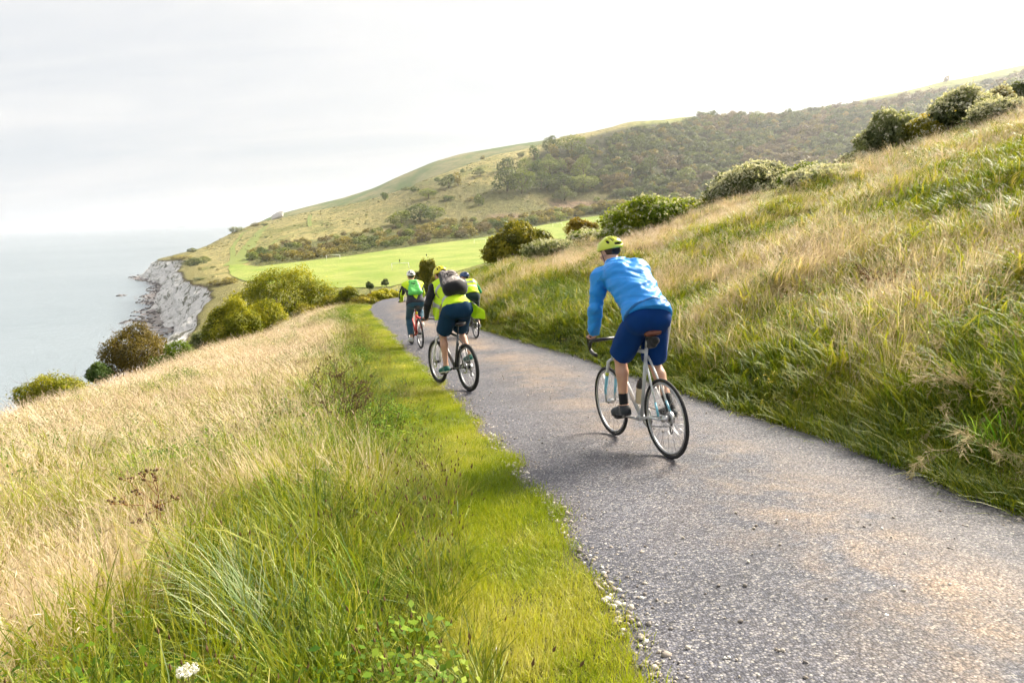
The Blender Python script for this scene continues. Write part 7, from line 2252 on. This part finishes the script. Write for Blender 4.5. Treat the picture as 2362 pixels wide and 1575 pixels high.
# tuft of coarse blue-green grass in the left foreground
M_coarse = leaf_mat('coarse_grass_blade', (.10, .17, .05), (.24, .32, .13), (.50, .50, .30), .35)
M_fresh = leaf_mat('fresh_grass_blade', (.06, .16, .012), (.14, .28, .02), (.26, .38, .05), .4)
def coarse_tuft(px, Y, label, seed, n=120, L=(.45, .75), name='grass_tuft', mat=M_coarse, w_=.007, az=(2.6, .9)):
    global rs
    keep, rs_l = rs, np.random.RandomState(seed)
    rs = rs_l
    x, z = at_on_ground(px, Y)
    b = Buf()
    for i in range(n):
        a = rs.uniform(0, 6.283); rr = .16 * rs.rand() ** .6
        blade(b, (rr * math.cos(a), rr * math.sin(a), -.03), rs.uniform(*L), w_ * rs.uniform(.5, 1.3), rs.normal(*az), rs.uniform(.15, .8), rs.uniform(.6, 1.5), 6, rs.rand())
    me = b.mesh(name, [mat]); o = link(name, me); o.location = (x, Y, z)
    rs = keep
    return tag(o, label, 'grass tuft')
coarse_tuft(640, 2.7, 'arching tuft of coarse pale green grass in the left foreground', 1)
coarse_tuft(560, 3.1, 'second coarse arching tuft just behind the foreground one', 2, 90)
coarse_tuft(820, 3.0, 'fresh bright green upright tuft near the mown strip in the foreground', 3, 80, (.3, .55), mat=M_fresh, az=(0, 2.5))
coarse_tuft(2290, 4.6, 'arching green tuft bending over the road edge at the right', 4, 60, (.4, .7), mat=M_fresh, az=(3.6, .5))

# yarrow in the bottom foreground
P = atY(432, 1600, 1.72)
o = empty('yarrow', (P[0], P[1], ground_at(P[0], P[1])))
rsx = np.random.RandomState(3)
top = atY(432, 1548, P[1]) - np.array(o.location)
link('stem', limb_mesh('stem', [((0, 0, 0), top * .5 + np.array([.01, 0, 0]), .003, .003), (top * .5 + np.array([.01, 0, 0]), top, .003, .002)] + [(top * .8, top + np.array([math.cos(a) * .02, math.sin(a) * .02, 0]), .0015, .001) for a in np.linspace(0, 6, 9)], M_plant, 5), None, o)
V, F, lv, P_, d_ = crown(rsx, [(top[0] + math.cos(a) * r_ * .022, top[1] + math.sin(a) * r_ * .022, top[2] + .004, .010, .010, .007) for a, r_ in [(0, 0), (0, 1), (1.05, 1), (2.1, 1), (3.1, 1), (4.2, 1), (5.2, 1)]], 420, .006, .2)
me = np_mesh('flower_head', V, F); attr(me, 'lv', lv); me.materials.append(M_white_floret); link('flower_head', me, None, o)
tag(o, 'cream-white flower head of yarrow at the bottom edge of the foreground', 'flower')
# tall yellow flowered plant on the bank's skyline
x, z = at_on_ground(2170, 24.5)
o = empty('flowering_plant', (x, 24.5, z))
tp = atY(2170, 246, 24.5)[2] - z
segs, hd_ = [], []
for k in range(16):
    b0 = rsx.normal(0, .18, 3) * np.array([1, 1, 0]); t_ = b0 * 1.8 + np.array([0, 0, tp * rsx.uniform(.75, 1)])
    segs.append((b0, t_, .010, .006)); hd_.append(t_)
link('stems', limb_mesh('stems', segs, M_plant, 4), None, o)['kind'] = 'stuff'
lob = [(h_[0] * .85, h_[1] * .85, h_[2] * f, .16, .16, .16) for h_ in hd_ for f in (.45, .62, .8)]
V, F, lv, P_, d_ = crown(rsx, lob, 2600, .07, .1, .9); me = np_mesh('leaves', V, F); attr(me, 'lv', lv); me.materials.append(M_shrub['lime']); link('leaves', me, None, o)
V, F, lv, P_, d_ = crown(rsx, [(h_[0], h_[1], h_[2], .13, .13, .05) for h_ in hd_], 700, .06, .2, .9); me = np_mesh('flower_heads', V, F); attr(me, 'lv', lv); me.materials.append(M_yell); link('flower_heads', me, None, o)
tag(o, 'tall yellow-flowered plant standing on the crest of the right bank', 'plant')
# chalk stones on the mown strip
for i, (px, py, s_) in enumerate([(1145, 1503, .030), (1172, 1532, .018), (1512, 1546, .020), (1432, 1462, .016), (1502, 1560, .014)]):
    P = near_pt(px, py)
    o = scatter_rocks('chalk_stone', [(0, 0, 0)], [s_], M_grit_pale, np.random.RandomState(i + 5), .5); o.location = P
    tag(o, ['white lump of chalk in the mown grass, biggest one', 'small white chalk stone just below the biggest lump', 'chalk pebble where the mown grass meets the road at the bottom', 'little chalk pebble at the ragged turf edge', 'pale pebble beside the bottom end of the turf edge'][i], 'stone')
